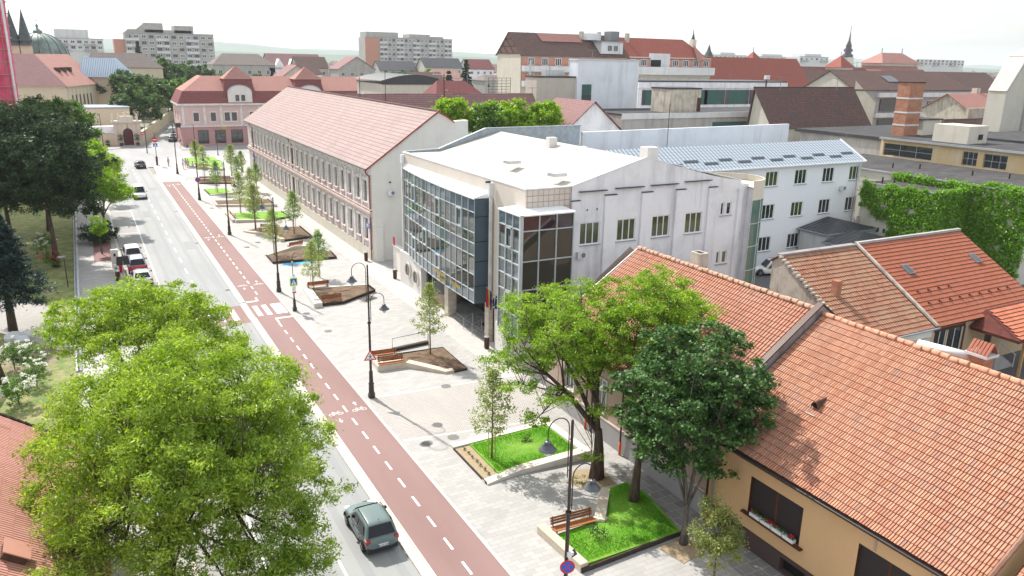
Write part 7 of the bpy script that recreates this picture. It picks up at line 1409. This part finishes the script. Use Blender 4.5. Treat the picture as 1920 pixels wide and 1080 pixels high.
house('brown_house','dark brown-roofed house with pale gable in front of the grey apartments',101,95,125,100.5,12.3,18.4,'x','gable_pale','tiles_brown',ridge=.85,cols=(104,122),rows=(9,),ww=1.4,wh=1.8,frame='dark_bronze')
ra=house('grey_apartments','grey apartment house with brown roof, pale gable and white-framed windows',151.5,120,194,134,17.2,21.0,'x','grey_render','tiles_brown',hip=(0,3),cols=(164,172,179,186,191),rows=(8.0,12.6),ww=3.0,wh=2.0,nv=3,cat='building')
MB().poly([(151.4,134,0),(151.4,120,0),(151.4,120,17.2),(151.4,127,20.8),(151.4,134,17.2)]).poly([(151.4,119.9,0),(159,119.9,0),(159,119.9,14.2),(151.4,119.9,19)]).build('gable_wall','gable_pale',ra); boxes('band','pale_concrete',ra,[(159,119.2,z,194.3,119.95,z+1.0) for z in (10.9,15.4)]); MB().box(160.5,119.7,8,166,119.9,10.5).box(160.5,119.7,12.3,168,119.9,15).build('loggia_glazing','far_glass',ra)
t=thing('solar_collector','blue solar panel lying on the brown roof','panel',(168,124,19.5)); MB().poly([(166,122.5,18.75),(170,122.5,18.75),(170,125,20.05),(166,125,20.05)]).build('panel','far_glass',t)
# yellow industrial building with chimney
yi=thing('yellow_workshop','ochre workshop with steel windows and dark flat roofs beyond the ivy building','building',(115,65,0))
m=MB(); wall(m,(100.6,74),(100.6,40),0,12.2,[(.5,9.9,8,11.6),(12.2,9.9,14.2,11.7),(15,9.9,18,11.7),(23,9.9,25.5,11.7)],0,dep=.3); m.box(100.9,40,0,150,74,12.1); m.build('wall','old_yellow',yi)
for y,w_ in ((69.75,7.5),(60.8,2.0),(57.5,3),(49.7,2.5)): win(yi,100.85,y,9.9,-90,w_,1.8,frame='steel',glass='glass',nv=3,hb=(.5,),t=.07)
m=MB(); m.box(100.2,39.6,12.2,150,74,12.4).box(103,74,11.6,150,92,12.1).box(112,39,12.4,150,72,12.7); m.build('roof','flat_roof_dark',yi); MB().box(100.1,39.5,12.15,100.3,74,12.42).build('roof_edge','steel',yi); MB().box(103.3,74.1,0,149,91,11.6).build('rear_block','concrete',yi)
MB().box(102.8,62.8,10.4,107,67.8,14.7,0).build('penthouse','stone_pale',yi); MB().box(105,62.76,12.9,106,62.79,13.6).build('vent_opening','black',yi)
MB().box(109.5,74,12.4,113.5,78,14.6).build('roof_hut','stone_pale',yi); MB().box(109.2,73.8,14.6,113.8,78.2,14.75).build('hut_roof','flat_roof',yi)
bc=thing('brick_chimney','square tapering brick chimney with pale bands on the dark flat roof','chimney',(106.6,75,12.3)); m=MB(); m.prism([(105.3,74),(108.4,74),(108.4,76),(105.3,76)],12.3,19.9); m.build('shaft','red_brick',bc); 
boxes('band','pale_concrete',bc,[(105.26,73.96,z,108.44,76.04,z+.22) for z in (13.8,15.6,17.6)]); MB().box(105.2,73.9,19.9,108.5,76.1,20.05).build('rim','dark_edge',bc)
bw=thing('brick_wall','long dark brick wall running behind the flat roofs at the right','wall',(150,90,0)); m=MB(); m.box(139,90,0,171,90.5,12.9); m.box(162,88,0,174,88.5,12.4); m.build('masonry','old_brick',bw); MB().box(139,89.95,12.9,171,90.55,13.0).build('coping','dark_edge',bw)
t=thing('ruined_wall','pale peeling plaster wall between the grey apartments and the red roofs','wall',(150,95,0)); MB().box(152.5,94,0,176,94.5,14.6).build('masonry','old_plaster',t)
house('low_red_house','low house with bright red roof behind the peeling wall',159,98,184,108,14.0,17.0,'x','old_plaster','tiles_salmon',chim=((170,104,18.0,1.2),))
house('low_red_house','lower bright red roof at the right edge before the tall gable',164,84,190,94,13.2,16.2,'x','old_plaster','tiles_red',chim=((170,89,18,1.3),))
tg=thing('tall_gable_house','tall pale blank gable house cut by the right edge','building',(140,80,0)); m=MB()
m.poly([(132.5,79,0),(132.5,76,0),(132.5,76,18.5),(132.5,79,18.5)]); m.poly([(132.5,76,0),(150,76,0),(150,76,26.2),(140,76,25.4),(136.5,76,24.0),(132.5,76,18.5)]); m.poly([(150,76,0),(150,79,0),(150,79,26),(150,76,26.2)]); m.build('gable_wall','gable_pale',tg)
m=MB(); p=[(132.5,18.5),(136.5,24.0),(140,25.4),(150,26.2)]
for a,b in zip(p,p[1:]): m.poly([(a[0]-.1,75.9,a[1]+.12),(b[0],75.9,b[1]+.12),(b[0],79,b[1]+.12),(a[0]-.1,79,a[1]+.12)])
m.build('roof','gable_pale',tg); m=MB()
for a,b in zip(p,p[1:]): m.bar((a[0]-.1,75.9,a[1]+.1),(b[0],75.9,b[1]+.1),.2,.16)
m.build('verge','grey_metal',tg); MB().box(138.2,75.7,0,138.9,76,24.6).build('corner_strip','concrete',tg)
house('dark_red_house','broad dark red steep roof behind the grey apartments',200,190,335,215,11.7,20.6,'x','cream_concrete','tiles_brown',hip=(0,0),chim=((255,200,19.5,1.6),))
rr=house('long_red_house','long bright red roof ridge line at the far right',255,230,345,246,14,21.2,'x','cream_concrete','tiles_red')
# art nouveau palace with red turrets
pa=thing('palace','pale art nouveau palace with steep red roofs, two turrets and a pavilion','building',(270,235,0))
m=MB(); m.box(226,230,0,304,244,15.8); m.build('wall','stone_pale',pa); m=MB(); slope(m,(226,229.5,15.6),(304,229.5,15.6),(302,236,21.6),(228,236,21.6)); slope(m,(304,245,15.6),(226,245,15.6),(228,236,21.6),(302,236,21.6)); r=m.build('roof','tiles_darkred',pa)
def turret(cx,cy,w_,z0,z1,z2,z3,lab='turret'):
    h=w_/2; m=MB(); a=[(cx-h,cy-h,z0),(cx+h,cy-h,z0),(cx+h,cy+h,z0),(cx-h,cy+h,z0)]; g=h*.74; b=[(cx-g,cy-g,z1),(cx+g,cy-g,z1),(cx+g,cy+g,z1),(cx-g,cy+g,z1)]
    for i in range(4): slope(m,a[i],a[(i+1)%4],b[(i+1)%4],b[i])
    o=m.build(lab,'tiles_red',pa); MB().box(cx-g-.3,cy-g-.3,z1,cx+g+.3,cy+g+.3,z1+.9).build('turret_band','stone_pale',o); q=g+.9; m=MB(); b=[(cx-q,cy-q,z1+.9),(cx+q,cy-q,z1+.9),(cx+q,cy+q,z1+.9),(cx-q,cy+q,z1+.9)]; mid=[(cx-q*.4,cy-q*.4,z2),(cx+q*.4,cy-q*.4,z2),(cx+q*.4,cy+q*.4,z2),(cx-q*.4,cy+q*.4,z2)]
    for i in range(4): slope(m,b[i],b[(i+1)%4],mid[(i+1)%4],mid[i]); slope(m,mid[i],mid[(i+1)%4],(cx,cy,z3),(cx,cy,z3))
    m.build('turret_roof','tiles_red',o); MB().tube([(cx,cy,z3-.1),(cx,cy,z3+1.5)],.12,5).build('finial','spire_slate',o)
turret(278,229,9.5,14,20.6,24.3,26.2); turret(229,229,8.0,14,21.5,24.8,26.8)
for x in lin(260,298,6): win(pa,x,229.85,11.2,0,2.0,3.0,glass='far_glass',nv=3)
pv_=thing('pavilion_roof','broad red pavilion roof with two finials far right','building',(317,235,0)); m=MB(); a=[(303,228,14),(333,228,14),(333,242,14),(303,242,14)]; b=[(305.5,230,22.5),(329.5,230,22.5),(329.5,240,22.5),(305.5,240,22.5)]
for i in range(4): slope(m,a[i],a[(i+1)%4],b[(i+1)%4],b[i])
m.build('lower_roof','tiles_salmon',pv_); MB().box(305.3,229.8,22.5,329.7,240.2,23.6).build('band','stone_pale',pv_); m=MB(); a=[(304.5,229,23.6),(330.5,229,23.6),(330.5,241,23.6),(304.5,241,23.6)]; b=[(311,234.8,28),(324.5,234.8,28),(324.5,235.2,28),(311,235.2,28)]
for i in range(4): slope(m,a[i],a[(i+1)%4],b[(i+1)%4],b[i])
m.build('upper_roof','tiles_salmon',pv_); MB().tube([(311,235,27.9),(311,235,30)],.15,5).tube([(324.5,235,27.9),(324.5,235,30)],.15,5).build('finial','spire_slate',pv_); MB().box(304,229,0,332,241,14.2).build('wall','stone_pale',pv_)
t=thing('baroque_spire','slender dark onion-stepped spire rising above the red turret','steeple',(556.5,452,0)); MB().box(553.2,448,0,559.8,456,29).build('tower','stone_pale',t); MB().lathe([(4.3,29),(4.6,30.5),(2.4,32.5),(4.0,34.5),(2.0,36.5),(2.6,37.2),(.9,42),(.15,50),(0,50)],(556.5,452,0),10).build('spire',plain('spire_purple',(.10,.075,.10),.5),t,smooth=True); MB().tube([(556.5,452,49.9),(556.5,452,53.5)],.2,5).build('cross','iron',t)
# far flats
def flats(label,x0,x1,y,z,steps=(),wm='pale_concrete',nx=10,nz=7,zb=14,brick_=None,ww=2.2,wh=1.5,depth=14,dz=3.0):
    t=thing('apartment_block',label,'apartment block',((x0+x1)/2,y,0)); m=MB(); m.box(x0,y,0,x1,y+depth,z); 
    for a,b,zz in steps: m.box(a,y+.5,z-.01,b,y+depth-1,zz)
    m.build('wall',wm,t); 
    if brick_: MB().box(brick_[0],y-.25,0,brick_[1],y-.02,z-.4).build('brick_panel','brick_salmon',t)
    a0=brick_[1]+1.5 if brick_ and brick_[0]<=x0+1 else x0+1.8; n=0
    xs=lin(a0,x1-1.8,nx); m=MB()
    for j in range(nz):
        zz=z-2.4-j*dz
        if zz<zb-3: break
        for i,x in enumerate(xs):
            if n<100: win(t,x,y-.06,zz,0,ww,wh,frame='white_pvc' if (i+j)%3 else 'grey_metal',glass='far_glass',nv=2 if (i*7+j)%4 else 3,t=.16,dep=.1); n+=1
        if True:
            for i in range(0,nx,4): m.box(xs[i]-ww*.7,y-1.1,zz-1.25,xs[min(i+1,nx-1)]+ww*.6,y-.03,zz-.15)
        m.box(x0-.05,y-.15,zz-1.35,x1+.05,y-.02,zz-1.2)
    m.build('balconies','pale_concrete' if wm!='pale_concrete' else 'concrete',t); MB().box(x0-.3,y-.3,z,x1+.3,y+.2,z+.35).build('roof_edge','concrete',t)
    return t
ft=flats('stepped grey apartment block with many balconies on the upper left skyline',24.4,66.5,450,31.2,((26.5,56,33.0),(34,42.6,36.2),(47.8,57,35.3)),'concrete',12,7,12); MB().box(19.5,451,0,24.4,463,28).build('brick_wing','brick_salmon',ft)
m=MB(); m.poly([(24.4,449.9,28),(24.4,449.9,31.2),(26.6,449.9,33.2),(26.6,449.9,28)]).poly([(30,450.3,33.0),(34,450.3,36.2),(34,450.3,33)]); m.build('slanted_parapet','concrete',ft)
ft=flats('pale distant apartment block with few windows behind the dome',-6.9,17,520,28.5,((-6.9,10,33.5),),'pale_concrete',7,2,20)
ft=flats('long many-windowed apartment block with brick end on the centre skyline',171.6,234.5,520,34.4,((172.5,195,37.9),(203,218,37.2),(218,228,36.0)),'concrete',18,7,14,brick_=(171.6,181.3),ww=1.9,wh=1.7)
flats('low pale flats far off between the red roof and the turret, left part',636,690,700,31.5,((650,672,34.5),),nx=9,nz=2,zb=22,depth=18); flats('low pale flats far off, right part beside the turret',700,765,700,31,((715,748,34),),nx=9,nz=2,zb=22,depth=18); flats('pale institutional block behind the leftmost turret',500,532,450,28.5,((506,524,30.8),),nx=6,nz=1,zb=22)
flats('bluish flats on the far right skyline behind the pavilion',857,946,600,31,(),'pale_concrete',12,2,24,ww=4.0,wh=2.2)
# far houses
house('hip_house','wide grey-brown hipped house on the skyline left of centre',55,380,82,398,17.5,22.2,'x','concrete','tiles_greybrown',hip=(6,6),cols=lin(58,79,6),rows=(13.2,),ww=1.6,wh=1.8)
gh=house('gabled_house','dark red house with a row of white gables',79.5,380,104,396,16.5,22.6,'x','white_render','tiles_mauve',cols=lin(82,102,5),rows=(12.5,),ww=1.6,wh=1.6)
m=MB()
for x in (84,90,96,102): m.poly([(x-2.4,379.3,16.3),(x+2.4,379.3,16.3),(x,379.3,20.3)]); m.poly([(x-2.4,379.3,16.3),(x,379.3,20.3),(x,387,20.3)]); m.poly([(x,379.3,20.3),(x+2.4,379.3,16.3),(x,387,20.3)])
m.build('front_gables','white_render',gh)
FH=[('grey-walled house with dark hip roof behind the pink building turret',56,260,70,272,14,19,'y','tiles_mauve'),('steep dark pyramid-roofed house above the pink turret',71.5,300,82,314,15.5,20,'x','tiles_brown'),('white gabled house left of the brick-ended flats',97,330,113,344,17,22,'y','tiles_mauve'),('house with brown roof behind antenna pole',84,345,97,358,17,21.5,'x','tiles_brown'),
('pale orange roofed bungalow below the long flats',139,330,155,342,13.5,17,'x','tiles_salmon'),('dark roofed house in front of the long flats',150,430,172,444,15,20,'x','slate_dark'),('dark steep-roofed house right of the long flats',173,420,196,434,17,22,'x','slate_dark'),('red-roofed white house with porch right of the dark conifer',200,420,216,434,16.5,21.8,'x','tiles_darkred'),('smaller red-roofed house at the right of the pair',217,405,232,416,15,19,'x','tiles_mauve'),
('mauve-roofed low house under the antenna arms',57,232,72,246,12.5,16,'x','tiles_mauve'),('salmon low roof beside the white hall',82,205,98,220,11.5,14.5,'x','tiles_mauve'),('long low white house with terrace right of the conifers',150,300,185,312,13.5,15.5,'x','tiles_greybrown'),('brown-roofed house between trees and hall',118,300,132,312,13,16.5,'x','tiles_brown')]
for i,(lb,x0,y0,x1,y1,ze,zr,ax,rm) in enumerate(FH): house('far_house',lb,x0,y0,x1,y1,ze,zr,ax,('cream_concrete','white_render','concrete')[i%3],rm,hip=(3,3) if rm in('tiles_greybrown','tiles_salmon') or 'pyramid' in lb else (0,0),cols=lin(x0+2,x1-2,4),rows=(ze-3,),ww=1.3,wh=1.5,group='scattered houses beyond the rooftops')
# ------------------------------------------------------------ church complex on the left (turned with the lane)
TC=rz(-19,(-2.2,240,0))
def tp(x,y,z=0): return TC@Vector((x,y,z))
cb=house('seminary','cream church wing with red hipped tile roof and narrow windows',-34,0,0,26,12.9,None,'x','church_cream','flat_roof',T=TC,cat='building')
m=MB(TC); slope(m,(-34.6,-.6,13),(.6,-.6,13),(-10.5,10.5,21),(-34.6,10.5,21)); slope(m,(-34.6,21,13),(-34.6,10.5,21),(-10.5,10.5,21),(-21,21,13)); m.build('front_roof','tiles_mauve',cb)  # front slope's shade is painted in: darker mauve tiles than the sunlit side slope
m=MB(TC); slope(m,(.6,-.6,13),(.6,26.5,13),(-10.5,35,21),(-10.5,10.5,21)); slope(m,(-21,35,13),(-21,21,13),(-10.5,10.5,21),(-10.5,35,21)); m.build('side_roof','tiles_salmon',cb)
for k in range(6): MB(TC).box(.0,3.5+k*2.8,7.6,.06,4.3+k*2.8,10.6).build('narrow_window','dark_bronze',cb); m=MB(TC); m.box(-34,-.3,12.7,.4,-.01,13.15).box(.01,-.3,12.7,.4,21,13.15).box(.01,-.3,5.2,.2,21,5.5); 
for k in range(7): m.box(.01,1.6+k*2.8,5.6,.1,2.6+k*2.8,12.6)
m.build('pilaster','church_pale',cb)
for k in range(3): MB(TC).box(-5.2,8+k*4,16.2,-3.8,9+k*4,17.6).build('roof_vent','corten',cb)
MB(TC).box(-22,2.2,15.2,-21,3.2,16.2).build('roof_vent','stone_pale',cb)
tb=thing('church_block','tan stone church block under a blue tin pyramid roof','church',(8,262,0)); m=MB(rz(-14,(6.4,262,0))); m.box(-4.3,0,0,6.4,14,14.9); m.build('wall','church_cream',tb)
m=MB(rz(-14,(6.4,262,0))); a=[(-5.2,-.8,14.8),(7.3,-.8,14.8),(7.3,15,14.8),(-5.2,15,14.8)]; b=[(-5.0,5,20.2),(3.2,5,20.2),(3.2,9,20.2),(-5.0,9,20.2)]
for i in range(4): slope(m,a[i],a[(i+1)%4],b[(i+1)%4],b[i])
m.build('tin_roof','blue_tin',tb)
lo=house('vestry','low cream annex with grey shed roof in front of the church block',1.5,226,11.5,238,8.2,None,'x','church_cream','blue_tin',cat='building'); 
house('lean_to','small glazed lean-to with grey roof beside the cream wing',-1,222,4,228,4.0,None,'x','church_cream','grey_metal',cols=(0.5,2.2),rows=(.8,),ww=1.2,wh=2.4,frame='dark_bronze')
dm=thing('dome','large green copper ribbed dome with lantern and cross','dome',(-8,284,0)); MB().lathe([(8.1,0),(8.1,19.4),(7.7,19.7)],(-8,284,0),20).build('drum','church_cream',dm)
m=MB(); m.lathe([(7.7*math.cos(a),19.7+7.3*math.sin(a)) for a in [R(k*90/9) for k in range(9)]]+[(0.9,26.95)],(-8,284,0),28); d_=m.build('dome_shell','copper_green',dm,smooth=True)
m=MB()
for k in range(16):
    a0=2*PI*k/16; m.tube([(-8+7.78*math.cos(a)*math.cos(a0),284+7.78*math.cos(a)*math.sin(a0),19.7+7.38*math.sin(a)) for a in [R(j*86/7) for j in range(8)]],.07,4)
m.build('ribs','spire_slate',d_); MB().lathe([(1.3,26.9),(1.2,27.6),(.6,28.0),(.2,28.4),(.45,28.9),(.2,29.4),(.05,29.6),(.05,31)],(-8,284,0),10).build('lantern','copper_green',dm)
MB().box(-8.4,283.9,30.4,-7.6,284.1,30.5).build('cross','iron',dm)
for i,(x,lb) in enumerate(((-14.2,'dark green needle spire left of the dome, half behind the netting'),(-11.2,'dark green needle spire nearest the dome'))):
    t=thing('needle_spire',lb,'spire',(x,275,0),'pair of needle spires'); MB().lathe([(1.9,24.6),(1.35,26.4),(.0,33.4)],(x,275,0),8).build('spire','spire_slate',t); MB().box(x-1.6,273.6,0,x+1.6,276.4,23.2).build('tower','church_cream',t); MB().lathe([(2.2,23.2),(1.6,24.0),(1.9,24.6)],(x,275,0),8).build('cornice','spire_slate',t); MB().tube([(x,275,33.2),(x,275,34.4)],.06,5).build('cross','iron',t)
house('church_house','tall cream house with brown hipped roof beyond the dome',4.2,300,27,314,17.2,21.6,'x','church_cream','tiles_greybrown',hip=(2,5),cols=(22.5,),rows=(10,),ww=2.6,wh=2.2)
# gate and walls
gt=thing('gateway','white baroque gateway with arched brown door and statues','gate',(10,214.5,0)); m=MB(); arc=[(8.9+1.1+1.1*math.cos(R(a)),3.0+1.1*math.sin(R(a))) for a in range(180,-1,-20)]
m.poly([(7,214.5,0),(8.9,214.5,0),(8.9,214.5,3.0)]+[(x,214.5,z) for x,z in arc[1:5]]+[(10,214.5,5.5),(7,214.5,5.5)]); m.poly([(11.1,214.5,0),(12.9,214.5,0),(12.9,214.5,5.5),(10,214.5,5.5)]+[(x,214.5,z) for x,z in arc[5:-1]]+[(11.1,214.5,3.0)])
m.box(7,214.9,0,12.9,216,5.5); m.build('masonry','church_pale',gt); m=MB(); m.box(6.6,213.9,5.5,13.3,216.2,5.9).box(8.6,214.1,5.9,11.4,215.5,7.0)
for x in (7.3,8.3,11.4,12.4): m.box(x-.2,214.25,0,x+.2,214.5,5.3)
m.build('cornice','stone_pale',gt); MB().poly([(8.9,214.8,0),(11.1,214.8,0),(11.1,214.8,3.0)]+[(x,214.8,z) for x,z in arc[::-1]]).build('door',plain('oxblood',(.09,.02,.03),.5),gt)
for x,z in ((6.9,5.9),(8.2,5.9),(12.3,5.9)): MB().lathe([(.35,0),(.22,.3),(.3,.8),(.2,1.2),(.22,1.5),(0,1.8)],(x,214.8,z),8).build('statue','stone_pale',gt)
MB().tube([(10,214.9,7.0),(9.4,214.9,7.7),(10,214.9,8.2),(10.6,214.9,7.7)],.2,6).build('finial','stone_pale',gt)
gw_=thing('boundary_wall','cream boundary wall with white plastered top left of the gateway','wall',(3,214.5,0)); MB().box(-8,214.5,0,7,215,3.1).build('masonry','church_cream',gw_); MB().box(-8,214.3,3.1,7,215.2,3.3).build('coping','cap_white',gw_); MB().box(-1,215.4,3.2,7,218.5,4.5).build('canopy','cap_white',gw_)
for x in (2.0,5.3): t=thing('potted_shrub','dark clipped shrub in a pot %s of the gateway'%('farther left' if x<3 else 'just left'),'plant',(x,213.6,0)); MB().lathe([(.35,0),(.45,.6)],(x,213.6,0),10).build('pot','corten',t); leaves('foliage',[(x,213.6,1.1,.5)],150,.2,.12,'leaf_shrub',5,.9,.5,t)
for x in (8.3,11.9):
    t=thing('potted_palm','dark leafy plant in a pot at the %s side of the arched door'%('left' if x<10 else 'right'),'plant',(x,213.5,0)); MB().lathe([(.4,0),(.4,.7)],(x,213.5,0),10).build('pot','iron',t); leaves('foliage',[(x,213.5,1.6,.7),(x,213.5,2.3,.8)],110,.35,.1,'leaf_pine',6,.7,.4,t)
lw_=thing('boundary_wall','long cream wall with pilasters running up the lane beyond the gateway','wall',(22,266,0)); m=MB(); m.bar((12.9,215,1.5),(31.6,316,1.5),.5,3.0); m.build('masonry','church_cream',lw_); m=MB()
for k in range(26): a=Vector((13.1,215.2,0)).lerp(Vector((31.8,316,0)),k/25); m.box(a.x-.1,a.y-.3,0,a.x+.35,a.y+.3,3.2)
m.bar((12.9,215,3.1),(31.6,316,3.1),.8,.2); m.build('pilaster','church_pale',lw_)
t=thing('no_entry_sign','red and white board on the wall end beside the gateway','traffic sign',(13.2,213.6,0)); MB().tube([(13.2,213.6,0),(13.2,213.6,3.2)],.05,6).build('post','steel',t); MB().box(12.8,213.5,2.6,13.7,213.56,3.2).build('board','red_enamel',t); MB().box(12.9,213.47,2.84,13.6,213.5,2.96).build('bar','white_enamel',t)
# scaffolded tower
sf=thing('scaffold_tower','tower wrapped in bright pink scaffold netting at the left edge','tower',(-16,165,0)); m=MB()
zs=[0+2*k for k in range(28)]; rs=random.Random(3)
def ring_(z): 
    o=[]; 
    for (xa,ya),(xb,yb) in zip([(-24,158),(-9.2,158),(-9.2,172),(-24,172)],[(-9.2,158),(-9.2,172),(-24,172),(-24,158)]):
        for k in range(5): u=k/5; b_=.18*math.sin(PI*((z%2)/2)) ; o.append((xa+(xb-xa)*u+rs.uniform(-.12,.12),ya+(yb-ya)*u+rs.uniform(-.12,.12),z))
    return o
rg_=[ring_(z) for z in zs]
for A,B in zip(rg_,rg_[1:]):
    for i in range(len(A)): j=(i+1)%len(A); m.poly([A[i],A[j],B[j],B[i]])
m.build('netting','pink_net',sf); m=MB()
for z in zs: m.bar((-24,157.8,z),(-9.0,157.8,z),.12).bar((-9.0,157.8,z),(-9.0,172,z),.12)
for k in range(6): m.bar((-24+14.4*k/5,157.75,0),(-24+14.4*k/5,157.75,54),.1)
m.build('scaffold_tube','brick_salmon',sf); MB().bar((-8.9,157.6,0),(-8.9,157.6,54),.5,.3).build('edge_strip','cloth_white',sf)
# far trees, hills
def far_tree(label,x,y,h,r_,seed,mm='leaf_far',g='far trees among the roofs',ll=.9):
    return tree('broadleaf_tree',label,(x,y,0),[(x,y,0),(x,y,h*.4)],.3,rand_blobs((x,y,h*.66),r_,h*.34,10,r_*.5,seed,-.8),mm,k=max(1.2,26/(r_*.5)**2/3),per=60,ll=ll,lw=ll*.55,seed=seed,cr=(.7,1.3),group=g,twigs=1)
FT=[(14,238,13,6,'leaf_far','dark round tree by the lane wall, nearest the gateway'),(21,262,14,6.5,'leaf_far','dark tree beyond it along the lane wall'),(13,262,17,6,'leaf_far','tall dark tree beside the tan church block'),(26,285,13,6,'leaf_mid','lighter tree in the middle of the lane group'),(34,300,12.5,6.5,'leaf_mid','light green tree at the lane end over the wall'),(24,330,18,8,'leaf_far','tall tree mass under the stepped flats, left'),(33,335,18.5,8,'leaf_far','tall tree mass under the stepped flats, middle'),(42,345,17,8,'leaf_far','tall tree mass under the stepped flats, right'),(50,350,13,7,'leaf_mid','lower light tree right of the mass under the flats'),(60,300,15,6,'leaf_far','round tree behind the pink building roof'),
(108,285,14.5,6,'leaf_mid','green tree left of the cream hall'),(96,262,13.5,6,'leaf_far','green tree directly behind the mauve roof pole'),(126,345,15,7,'leaf_far','tree in front of the long flats, left'),(138,352,15.5,7,'leaf_far','tree in front of the long flats, middle'),(152,360,16,8,'leaf_mid','tree in front of the long flats, right'),(165,365,14,7,'leaf_far','tree right of the long flats foot'),(118,330,13,6,'leaf_far','small tree between roofs near the long flats')]
for i,(x,y,h,r_,mm,lb) in enumerate(FT): far_tree(lb,x,y,h,r_,200+i,mm)
for x,y,h,r_,lb in ((141.5,300,21.5,3.6,'dark pointed conifer on the centre skyline'),(132,296,17,3,'smaller dark conifer left of the tall one'),(28,420,27,3,'dark conifer against the stepped flats')): 
    conifer('conifer_tree',lb,x,y,h,r_,'leaf_pine',300+int(x),z0=5,k=40,per=50,ll=1.2,lw=.5,spread=2.2)
plain('hill_green',(.075,.12,.09),1,(.11,.15,.10),.004,detail=8); plain('suburb',(.17,.19,.16),1,(.34,.31,.29),.02,detail=9)
def ridge(name,y,x0,x1,zf,col,n=90,depth=900):
    m=MB(); pts=[(x0+(x1-x0)*i/n,zf(x0+(x1-x0)*i/n)) for i in range(n+1)]
    for a,b in zip(pts,pts[1:]): m.poly([(a[0],y-depth,-1),(b[0],y-depth,-1),(b[0],y,b[1]),(a[0],y,a[1])]); m.poly([(a[0],y,a[1]),(b[0],y,b[1]),(b[0],y+depth,-1),(a[0],y+depth,-1)])
    return tag(m.build(name,col),kind='structure')
ridge('hills',5200,-2500,11000,lambda x:66+16*math.sin(x*.0011+1.2)+11*math.sin(x*.0031)+5*math.sin(x*.009),'hill_green')
ridge('hills',3000,-1500,7000,lambda x:24+6*math.sin(x*.0017+.4)+4*math.sin(x*.006),'hill_green',depth=500)
# distant town as one mass
mb=MB(); rg=random.Random(77)
for i in range(900):
    y=rg.uniform(480,2100); x=rg.uniform(-.25*y,1.75*y)
    if y<650 and (0<x<260): continue
    w_,d,h=rg.uniform(9,18),rg.uniform(8,14),rg.uniform(5,9)
    mb.box(x,y,0,x+w_,y+d,h,rg.choice((0,0,1))); z=h+rg.uniform(2,4); k=rg.choice((2,3,4)); mb.poly([(x-.4,y-.4,h),(x+w_+.4,y-.4,h),(x+w_,y+d/2,z),(x,y+d/2,z)],k); mb.poly([(x+w_+.4,y+d+.4,h),(x-.4,y+d+.4,h),(x,y+d/2,z),(x+w_,y+d/2,z)],k)
tag(mb.build('distant_town',['stone_pale','pale_concrete',plain('far_roof_red',(.26,.10,.08),.9),plain('far_roof_brown',(.16,.11,.10),.9),plain('far_roof_grey',(.2,.19,.19),.9)]),'hazy mass of small houses and roofs reaching to the foot of the hills','town',kind='stuff')
rg=np.random.default_rng(5); cl=[]
for i in range(2600):
    y=rg.uniform(400,2300); x=rg.uniform(-.25*y,1.75*y)
    if y<480 and 20<x<240: continue
    cl.append((x,y,rg.uniform(2,7),rg.uniform(4,8)))
o=leaves('distant_trees',cl,14,4.5,3,'leaf_far',7,.5,.8); tag(o,'far off tree belts and gardens scattered through the distant town','trees',kind='stuff')

# aerials and dishes on the roofs
AE=[(97,171,28.2,2.2,'thin aerial at the left end of the brown apartment roof'),(108,171,28.2,1.6,'thin aerial left of the roof dormers'),(132,171,28,1.8,'thin aerial on the red apartment roof'),(146,171,26.5,2.0,'thin aerial at the right end of the red apartment roof'),(105,98,18.2,2.0,'aerial on the dark brown roof, left end'),(119,98,18.2,1.7,'aerial on the dark brown roof, right end'),(160,127,20.8,2.2,'aerial on the grey apartments roof, left'),(181,127,20.9,2.0,'aerial on the grey apartments roof, right'),(82,121,22.3,1.6,'aerial on top of the white-washed tower block'),(125,131,18.3,1.8,'aerial on the green-blinded block'),(64,111,16.0,1.8,'aerial on the short salmon wing'),(72,152,17.5,1.8,'aerial on the rounded red roof'),(215,200,20.5,2.6,'aerial on the broad dark red roof, left'),(250,200,20.5,2.6,'aerial on the broad dark red roof, right')]
for x,y,z,h,lb in AE:
    t=thing('roof_aerial',lb,'antenna',(x,y,z-.3),'roof aerials'); MB().tube([(x,y,z-.4),(x,y,z+h)],.05,5).build('pole','grey_metal',t); m=MB(); m.box(x-.8,y-.03,z+h-.1,x+.8,y+.03,z+h-.04)
    for k in range(5): m.box(x-.75+k*.36,y-.25,z+h-.09,x-.71+k*.36,y+.25,z+h-.05)
    m.build('elements','grey_metal',t)
# ------------------------------------------------------------ haze
HZ=True
if HZ:
    hm=bpy.data.materials.new('haze_air'); hm.use_nodes=True; n=hm.node_tree; n.nodes.clear(); o_=n.nodes.new('ShaderNodeOutputMaterial'); v=n.nodes.new('ShaderNodeVolumePrincipled'); v.inputs['Color'].default_value=(.88,.95,1,1); v.inputs['Density'].default_value=.00011; v.inputs['Anisotropy'].default_value=.3
    n.links.new(v.outputs[0],o_.inputs['Volume'])
    hz=MB().box(-3900,-250,-2.0,12000,6900,190).build('haze',hm); tag(hz,'thin pale haze over the town','haze',kind='stuff')
